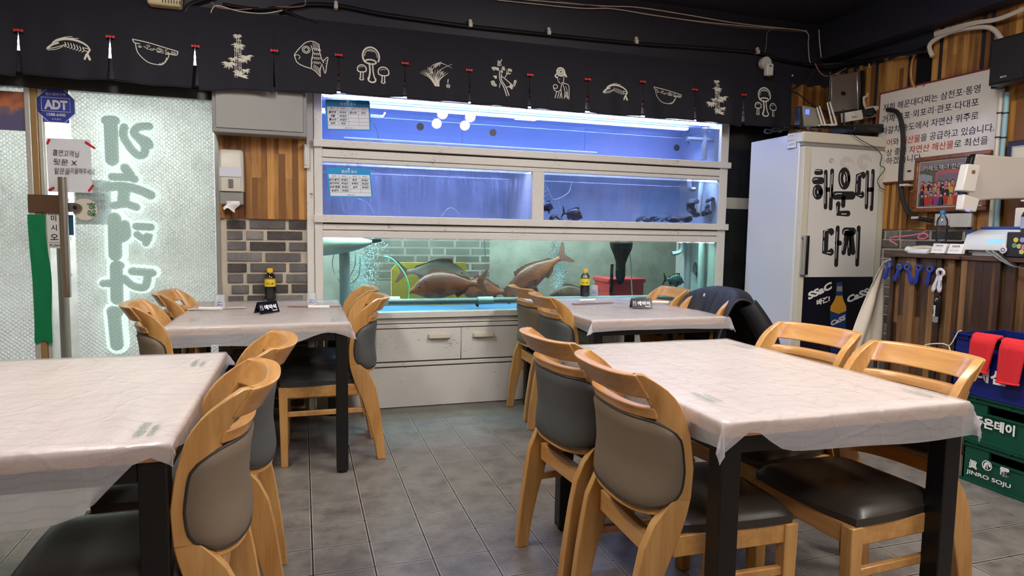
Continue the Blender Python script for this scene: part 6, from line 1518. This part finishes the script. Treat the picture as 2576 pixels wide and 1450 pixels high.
# pink hanger
cable('clothes_hanger', 'pink plastic hanger on the left end of the counter', [(2258, 618, 0, 3.75), (2250, 612, 0, 3.75), (2240, 606, 0, 3.75), (2244, 598, 0, 3.75), (2290, 593, 0, 3.75), (2325, 588, 0, 3.75), (2334, 595, 0, 3.75), (2322, 602, 0, 3.75), (2310, 596, 0, 3.75), (2332, 580, 0, 3.75)], .0055, plain('pink_plastic', (232, 130, 150), .4), cat='hanger')
# sanitiser pump
c = Vector((3.62, 2.36, ZK+.13)); c = Vector((3.60, 2.42, ZK+.13))
t_ = thing('pump_bottle', 'clear hand gel pump bottle with a white pump', 'bottle', tuple(c))
MB().lathe([(.001, 0), (.034, 0), (.037, .006), (.037, .085), (.030, .105), (.012, .115), (.012, .122)], c, 24).build('body', M_pet, t_, smooth=60)
MB().lathe([(.001, .003), (.033, .003), (.034, .05), (.001, .05)], c, 20).build('gel', glass('gel', (214, 226, 246), .05), t_)
MB().lathe([(.0375, .02), (.0375, .08)], c, 24).build('label', plain('label_lilac', (176, 182, 214), .4), t_, recalc=False)
MB().lathe([(.0145, .118), (.0155, .122), (.0155, .135), (.008, .139), (.0045, .139), (.0045, .162), (.001, .162)], c, 16).box((c.x-.01, c.y-.010, c.z+.160), (c.x+.01, c.y+.048, c.z+.169)).build('pump', M_whiteplastic, t_, bevel=.002)
# till monitor seen from behind, box printer
t_ = pth('till_monitor', 'white till monitor seen from behind, tilted, above the counter', 'monitor', 2480, 570, 2.62)
pprism(t_, 'screen_edge', M_black, [(2446, 394), (2456, 386), (2424, 530), (2415, 522)], 2.60, .03)
pprism(t_, 'back', plain('till_white', (208, 202, 196), .4), [(2456, 388), (2470, 388), (2640, 402), (2640, 500), (2500, 502), (2462, 506), (2424, 530)], 2.605, .05, .008)
pprism(t_, 'reader', M_whiteplastic, [(2436, 412), (2468, 416), (2454, 484), (2420, 480)], 2.56, .045, .006)
pprism(t_, 'reader', M_whiteplastic, [(2426, 488), (2466, 500), (2456, 534), (2420, 528)], 2.57, .04, .006)
pprism(t_, 'status_light', emis('violet_indicator', (110, 90, 255), 3), [(2430, 528), (2440, 529), (2440, 533), (2431, 532)], 2.568, .004, 0)
pprism(t_, 'camera', M_chrome, [(2446, 428), (2454, 428), (2454, 437), (2446, 437)], 2.556, .005, .002)
MB().box((3.63, 2.47, ZK), (3.70, 2.52, ZK+.26)).build('stand', M_whiteplastic, t_, bevel=.006)
t_ = thing('receipt_printer', 'white box printer standing on the cash drawer below the till monitor', 'printer', (3.68, 2.1, ZK+.13))
rr = []
for z, k in ((0, 0), (.13, .0), (.17, .012), (.185, .035)): rr.append([Vector((3.56+k, 2.33-k, ZK+.13+z)), Vector((3.56+k, 1.95, ZK+.13+z)), Vector((3.82-k, 1.95, ZK+.13+z)), Vector((3.82-k, 2.33-k, ZK+.13+z))])
MB().rings(rr).build('case', M_tw, t_, bevel=.010)
MB().box((3.556, 2.285, ZK+.14), (3.5605, 2.31, ZK+.28)).build('side_panel', plain('panel_blue_grey', (150, 164, 178), .4), t_)
text('Samsung', (3.559, 2.24, ZK+.175), EX, EY, M_ink, width=.07, parent=t_, bold=.03, shear=.2)
t_ = thing('cable_heap', 'tangle of black and green wires behind the card terminal', 'cables', (3.75, 2.75, ZK))
rg = random.Random(9)
for k in range(10): MB().tube([(3.72+rg.uniform(-.04, .06), 2.60+.05*q+rg.uniform(-.02, .02), ZK+.05+rg.uniform(0, .05)) for q in range(6)], .0045, 6).build('wire', M_blackplastic if k % 4 else plain('green_wire', (60, 130, 70), .5), t_)
for k in range(3): MB().tube([(3.43, 2.45+.03*k, ZK+.03), (3.40, 2.38, ZK-.01-.01*k), (3.38, 2.30, ZK-.045), (3.40, 2.15, ZK-.05-.012*k), (3.40, 1.95, ZK-.04)], .0045, 6).build('wire', M_blackplastic if k < 1 else M_grey2, t_)
# hanging cream apron
t_ = thing('apron', 'cream apron hanging between the fridge and the counter', 'apron', (3.42, 3.22, .55))
def apr(u, v):
    z = 1.035-.62*v; xl = 3.50-.27*v**.8; xr = 3.535-.0*v
    return Vector((xl+(xr-xl)*u, 3.20+.02*math.sin(u*9+v*3)*(.3+v)+.03*u, z))
o = MB().grid(apr, 18, 20).build('cloth', plain('apron_cream', (222, 212, 196), .85, bump=.2), t_, smooth=80, recalc=False); sm = o.modifiers.new('s', 'SOLIDIFY'); sm.thickness = .003
MB().tube([apr(.5, 0), (3.525, 3.16, 1.05), (3.53, 3.10, 1.04)], .004, 6).build('tie', plain('apron_cream', (222, 212, 196), .85), t_)

# ------------------------------------------------------------------ crates
def crate(x0, x1, y0, y1, z0, z1, m, label, opentop=False):
    t = thing('crate', label, 'crate', ((x0+x1)/2, (y0+y1)/2, z0)); mb = MB(); th = .012; hz0, hz1 = z1-.075, z1-.035
    ya, yb = y0+.13, y1-.13
    if (y1-y0) < .4: ya, yb = y0+.09, y1-.09
    for xx, s_ in ((x0, 1), (x1, -1)):
        a, b = xx, xx+s_*th
        mb.box((a, y0, z0), (b, y1, hz0)).box((a, y0, hz1), (b, y1, z1)).box((a, y0, hz0), (b, ya, hz1)).box((a, yb, hz0), (b, y1, hz1))
    mb.box((x0, y0, z0), (x1, y0+th, z1)).box((x0, y1-th, z0), (x1, y1, z1)).box((x0, y0, z0), (x1, y1, z0+.01))
    mb.build('shell', m, t, bevel=.002)
    mb = MB()
    mb.box((x0-.008, y0-.006, z1-.028), (x0, y1+.006, z1-.022)).box((x0-.01, y0-.008, z1-.008), (x0+.004, y1+.008, z1)).box((x0-.008, y0-.006, z0), (x0, y1+.006, z0+.012))
    for yy in (y1-.004, y1-.07, (y0+y1)/2, y0+.07): mb.box((x0-.007, yy-.003, z1-.028), (x0, yy+.003, z1))
    mb.box((x0-.006, ya-.012, hz0-.008), (x0, yb+.012, hz0)).box((x0-.006, yb, hz0), (x0, yb+.008, hz1)); mb.box((x0-.006, ya-.008, hz0), (x0, ya, hz1))
    mb.build('rib', m, t); return t
M_crb = plain('crate_blue', (22, 34, 104), .35); M_crg = plain('crate_green', (8, 74, 56), .38)
c3 = crate(3.10, 3.44, 1.86, 2.305, .001, .208, M_crg, 'green soju crate on the floor, bottom of the stack of three')
c2 = crate(3.10, 3.44, 1.86, 2.33, .21, .428, M_crg, 'green crate in the middle of the stack of three')
c1 = crate(3.095, 3.44, 1.84, 2.39, .430, .722, M_crb, 'dark blue crate on top of the stack, red gloves hung on it')
for s_, a, b, h_, par, wd in (('좋은데이', (2446, 1082), (2552, 1100), .052, c2, None), ('대선', (2450, 955), (2530, 975), .07, c1, None)):
    q, e = P(*a, 0, 3.089), P(*b, 0, 3.089); text(s_, (3.0885, q.y, e.z if par is c2 else e.z), EX, EY, M_white, width=q.y-e.y, height=h_, parent=par, bold=.04, lift=0)
q = P(2430, 1195, 0, 3.089); e = P(2542, 1233, 0, 3.089)
text('JINRO SOJU', (3.0885, q.y, e.z), EX, EY, M_white, width=q.y-e.y, height=.025, parent=c3, bold=.02, lift=0)
q = P(2436, 1176, 0, 3.089); text('眞', (3.0885, q.y, q.z), EX, EY, M_white, height=.043, parent=c3, bold=.02, lift=0)
q = P(2514, 1196, 0, 3.089); text('露', (3.0885, q.y, q.z), EX, EY, M_white, height=.043, parent=c3, bold=.02, lift=0)
q = P(2483, 1172, 0, 3.089); mb = MB(); mb.stroke(arc(0, 0, .022, .022, 0, 6.3, 20), .004, (3.0885, q.y, q.z), EX, EY); mb.stroke([(-.012, -.012), (-.006, .008), (.006, .012), (.014, .0)], .010, (3.0885, q.y, q.z), EX, EY); mb.stroke([(.0, .008), (.002, -.014)], .005, (3.0885, q.y, q.z), EX, EY); mb.build('emblem', M_white, c3, recalc=False, smooth=0)
# red gloves over the crate edge
M_glove = plain('red_knit', (216, 40, 48), .9, bump=.5, bscale=400)
def glove(tl, tr, br, bl, label, X=3.062):
    A, B, C_, D = [P(*p, 0, X) for p in (tl, tr, br, bl)]
    t = thing('work_glove', label, 'glove', tuple(D), group=None)
    def f(u, v, side):
        p = A.lerp(B, u).lerp(D.lerp(C_, u), v); th = .011*math.sqrt(max(0, 1-(2*u-1)**4)); rib = .0016*math.sin(u*60)*(1 if v > .12 else 0)
        return p+Vector((-side*(th)-side*rib+.012*(1-min(v/.15, 1)), 0, 0))
    mb = MB(); rings = []
    for j in range(19):
        v = j/18; rings.append([f(i/40, v, 1) for i in range(41)]+[f(i/40, v, -1) for i in range(39, 0, -1)])
    mb.rings(rings, True); mb.build('knit_body', M_glove, t, smooth=80)
    mb = MB(); ring = []
    for k in range(24):
        a_ = 2*PI*k/24; u = .5-.5*math.cos(a_); p = D.lerp(C_, u); ring.append(p+Vector((-math.sin(a_)*.013, 0, 0)))
    mb.tube(ring+[ring[0]], .005, 8, cap=False, smooth=False); mb.build('cuff_edge', M_glove, t)
    # part lying back over the rim into the crate
    mb = MB(); mb.grid(lambda u, v: A.lerp(B, u)+Vector((.085*v+.004, 0, .012*math.sin(PI*min(1, v*1.2))-.10*max(0, v-.4))), 12, 8); o = mb.build('folded_hand', M_glove, t, smooth=80, recalc=False); s_ = o.modifiers.new('s', 'SOLIDIFY'); s_.thickness = .012
    return t
glove((2443, 842), (2508, 852), (2484, 940), (2434, 925), 'red knitted glove on the blue crate, nearer the wooden chair')
glove((2516, 856), (2585, 868), (2562, 970), (2506, 960), 'red knitted glove on the blue crate, at the right picture edge')
# spray bottle in the crate
c = Vector((3.27, 2.13, .445))
t_ = thing('spray_bottle', 'clear spray bottle with white trigger standing in the blue crate', 'bottle', tuple(c))
MB().lathe([(.001, 0), (.036, 0), (.038, .01), (.038, .17), (.030, .22), (.014, .275), (.013, .30)], c, 20).build('body', M_pet, t_, smooth=60)
MB().lathe([(.016, .285), (.017, .29), (.017, .325), (.012, .33), (0, .33)], c, 16).build('collar', M_whiteplastic, t_)
MB().prism([(-.055, .345), (-.03, .33), (.012, .33), (.03, .335), (.045, .31), (.055, .29), (.060, .31), (.045, .345), (.03, .372), (-.01, .376), (-.045, .368)], (c.x, c.y, c.z), (0, -1, 0), (0, 0, 1), (.022, 0, 0)).build('trigger_head', M_whiteplastic, t_, bevel=.004)
MB().tube([c+Vector((0, 0, .02)), c+Vector((0, 0, .29))], .003, 6).build('dip_tube', M_cream, t_)
cable('wire_hanger', 'white wire hanger hooked on the blue crate corner', [(2418, 832, 0, 3.08), (2410, 836, 0, 3.08), (2402, 850, 0, 3.08), (2394, 864, 0, 3.08), (2386, 870, 0, 3.08), (2370, 865, 0, 3.08), (2334, 867, 0, 3.08), (2321, 876, 0, 3.08), (2330, 888, 0, 3.08), (2350, 905, 0, 3.08), (2380, 930, 0, 3.08), (2396, 930, 0, 3.08), (2392, 890, 0, 3.08), (2387, 872, 0, 3.08)], .0028, M_whiteplastic, cat='hanger')

# ------------------------------------------------------------------ things on the tables
ZT = .7415
def on(px, py): return P(px, py, 2, ZT)
M_yel = plain('label_yellow', (232, 208, 50), .4); M_cap = plain('cap_yellow', (244, 190, 30), .4); M_soy = plain('soy_sauce', (16, 10, 8), .12)
def soy(px, py, label):
    c = on(px, py); t = thing('soy_bottle', label, 'bottle', tuple(c))
    MB().lathe([(.001, 0), (.027, 0), (.031, .006), (.031, .04), (.029, .05), (.031, .06), (.031, .078), (.001, .078)], c, 24).build('soy_sauce', M_soy, t)
    MB().lathe([(.0315, .0), (.0325, .08), (.0325, .128), (.028, .148), (.017, .160), (.015, .164), (.015, .172)], c, 24).build('body', M_pet, t, smooth=60)
    MB().lathe([(.0332, .08), (.0332, .132)], c, 24).build('label', M_yel, t, recalc=False)
    MB().lathe([(.0335, .126), (.0335, .131)], c, 24).build('label_band', plain('label_maroon', (120, 40, 40), .5), t, recalc=False)
    MB().lathe([(.0175, .166), (.0185, .169), (.0185, .188), (.017, .192), (0, .192)], c, 20).build('cap', M_cap, t)
    d = Vector((-c.x, -c.y, 0)).normalized(); e = Vector((-d.y, d.x, 0))
    text('さしみ', c+d*.0338+e*-.021+Vector((0, 0, .092)), e, (0, 0, 1), M_ink, width=.042, parent=t, bold=.03, lift=.0)
    return t
soy(680, 753, 'soy sauce bottle on the table beside the brick wall')
soy(1471, 746, 'soy sauce bottle on the rear right table, in front of the tank')
def m_cup():
    t = NT('facet_glass'); t.b.inputs['Base Color'].default_value = (.8, .84, .88, 1); t.b.inputs['Roughness'].default_value = .08
    tr = t.add('ShaderNodeBsdfTransparent'); m = t.add('ShaderNodeMixShader'); m.inputs[0].default_value = .62
    t.link(t.b.outputs[0], m.inputs[1]); t.link(tr.outputs[0], m.inputs[2]); t.link(m.outputs[0], t.out.inputs[0]); return t.m
M_cup = m_cup()
def cup(px, py, label, n=10):
    c = on(px, py); t = thing('drinking_glass', label, 'glass', tuple(c))
    MB().lathe([(.030, .0), (.0305, .002), (.0265, .072), (.025, .077), (.001, .077)], c, n*2).build('bowl', M_cup, t, smooth=20)
    mb = MB(); d = Vector((-c.x, -c.y, 0)).normalized(); e = Vector((-d.y, d.x, 0))
    mb.stroke([(-.012, .02), (-.004, .030), (.004, .022), (.014, .028)], .004, c+d*.0305, e, (0, 0, 1)); mb.stroke([(-.01, .038), (.0, .04), (.01, .037)], .0035, c+d*.029, e, (0, 0, 1)); mb.build('blue_print', plain('glass_print_blue', (70, 90, 170), .4), t, recalc=False, smooth=0); return t
cup(553, 778, 'upturned glass on the left paper sleeve of the table by the brick wall'); cup(784, 771, 'upturned glass on the right paper sleeve of the table by the brick wall'); cup(1494, 745, 'upturned glass right of the soy bottle on the rear right table')
def sleeve(a, b, wd, m, label, bowtie=False):
    p, q = on(*a), on(*b); d = (q-p); L = d.length; d.normalize(); e = Vector((-d.y, d.x, 0))
    pts = [(0, -wd/2), (L*.2, -wd/2), (L, -wd/2*.9), (L*.98, 0), (L, wd/2), (L*.2, wd/2*.9), (0, wd/2)]
    o = MB().prism(pts, p, d, e, (0, 0, .003)).build('chopstick_sleeve', m, smooth=0); tag(o, label, 'paper sleeve'); return o
M_kraft = plain('kraft_brown', (146, 96, 70), .7); M_kraft2 = plain('pale_kraft', (206, 190, 160), .7)
sleeve((472, 779), (620, 774), .045, M_kraft2, 'pale paper sleeve under the left upturned glass by the brick wall')
sleeve((724, 772), (855, 772), .022, M_kraft, 'brown paper sleeve at the right of the table by the brick wall')
sleeve((1442, 766), (1540, 762), .035, M_kraft, 'brown paper sleeve at the left of the rear right table')
sleeve((1583, 758), (1705, 764), .03, M_kraft, 'brown paper sleeve behind the reserved sign on the rear right table')
for a, b, lab in (((501, 782), (558, 783), 'white rolled wipe on the left sleeve by the brick wall'), ((776, 778), (829, 778), 'white rolled wipe on the right sleeve by the brick wall'), ((1458, 761), (1497, 760), 'white rolled wipe on the left sleeve of the rear right table'), ((1636, 765), (1682, 766), 'white rolled wipe beside the reserved sign on the rear right table')):
    p, q = on(*a)+Vector((0, 0, .012)), on(*b)+Vector((0, 0, .012)); tag(MB().tube([p, q], .0085, 12, smooth=False).build('wet_wipe', M_white, smooth=40), lab, 'wipe')
def tent(a, b, label):
    p, q = on(*a), on(*b); d = (q-p); L = d.length; d.normalize(); e = Vector((-d.y, d.x, 0)); t = thing('reserved_sign', label, 'table sign', tuple(p))
    mb = MB(); hgt = .058; wb = .05
    mb._add([p, p+e*wb*.5+Vector((0, 0, hgt)), p+e*wb, p+e*wb-e*.004, p+e*wb*.5+Vector((0, 0, hgt-.006)), p+e*.004], [(0, 1, 2, 3, 4, 5)])
    mb.v += [v+d*L for v in mb.v]; mb.f += [tuple(i+6 for i in reversed(mb.f[0]))]+[(i, (i+1) % 6, 6+(i+1) % 6, 6+i) for i in range(6)]; mb.r += [0.]*7; mb.mi += [0]*7
    mb.build('tent', plain('gloss_black_card', (16, 18, 32), .2), t)
    up = (e*wb*.5+Vector((0, 0, hgt))).normalized()
    text('예약석', p+d*L*.28+up*.018, d, up, M_white, width=L*.62, height=.026, parent=t, bold=.04, lift=.001)
    text('손님', p+d*L*.06+up*.018, d, up, M_white, width=L*.16, height=.03, parent=t, lift=.001)
    MB().prism([(L*.66, .009), (L*.9, .009), (L*.9, .013), (L*.66, .013)], p, d, up, up.cross(d)*-.001).build('underline', M_white, t)
tent((655, 790), (704, 784), 'black reserved sign on the table beside the brick wall')
tent((1590, 776), (1642, 776), 'black reserved sign on the rear right table')
# ------------------------------------------------------------------ jacket over the chair
t_ = thing('jacket', 'black jacket hung over the chair at the rear right table', 'jacket', (2.34, 3.27, .3))
M_jack = plain('black_nylon', (20, 20, 26), .55, bump=.3, bscale=40)
prj = [(.35, .60), (.385, .70), (.43, .80), (.475, .862), (.53, .875), (.585, .845), (.635, .74), (.675, .60), (.70, .45), (.71, .30)]
pj = [Vector((a, 0, b)) for a, b in prj]; pjs, _ = spline(pj, 1, 5)
pjs = [Vector((p.x+1.86, 0, p.z)) for p in pjs]; nn = len(pjs)-1
def jf(u, v):
    p = pjs[min(int(round(v*nn)), nn)]; y = 3.48-.48*u
    bow = -.10*abs(2*u-1)**2.2*(.5+.5*v)
    fold = (.012*math.sin(u*17+v*4)+.008*math.sin(u*37+v*9))*min(1, abs(v-.42)*3)
    return Vector((p.x+bow+fold, y+.02*math.sin(v*6), p.z-.05*abs(2*u-1)**3-(.02*math.sin(u*11) if v > .9 else 0)))
o = MB().grid(jf, 40, nn).build('shell', M_jack, t_, smooth=80, recalc=False); s_ = o.modifiers.new('s', 'SOLIDIFY'); s_.thickness = .012; s_.offset = 0
MB().tube([(2.36, 3.03, .80), (2.44, 2.99, .66), (2.50, 2.97, .50), (2.52, 2.97, .34)], [.05, .058, .052, .042], 14).build('sleeve', M_jack, t_, smooth=80)
MB().tube([(2.44, 3.45, .78), (2.52, 3.46, .62), (2.57, 3.44, .42)], [.045, .055, .045], 14).build('sleeve', M_jack, t_, smooth=80)
MB().tube([(2.42, 2.97, .70), (2.47, 2.92, .55), (2.49, 2.905, .38)], .004, 6).build('zip', plain('zip_brass', (120, 110, 80), .4), t_)
c = P(1773, 741, 1, 3.5); mb = MB()
text('E', P(1768, 746, 1, 3.30), (1, 0, 0), (.2, 0, 1), plain('patch_white', (206, 214, 232), .6), height=.018, parent=t_, bold=.12, lift=.002, name='logo_patch')
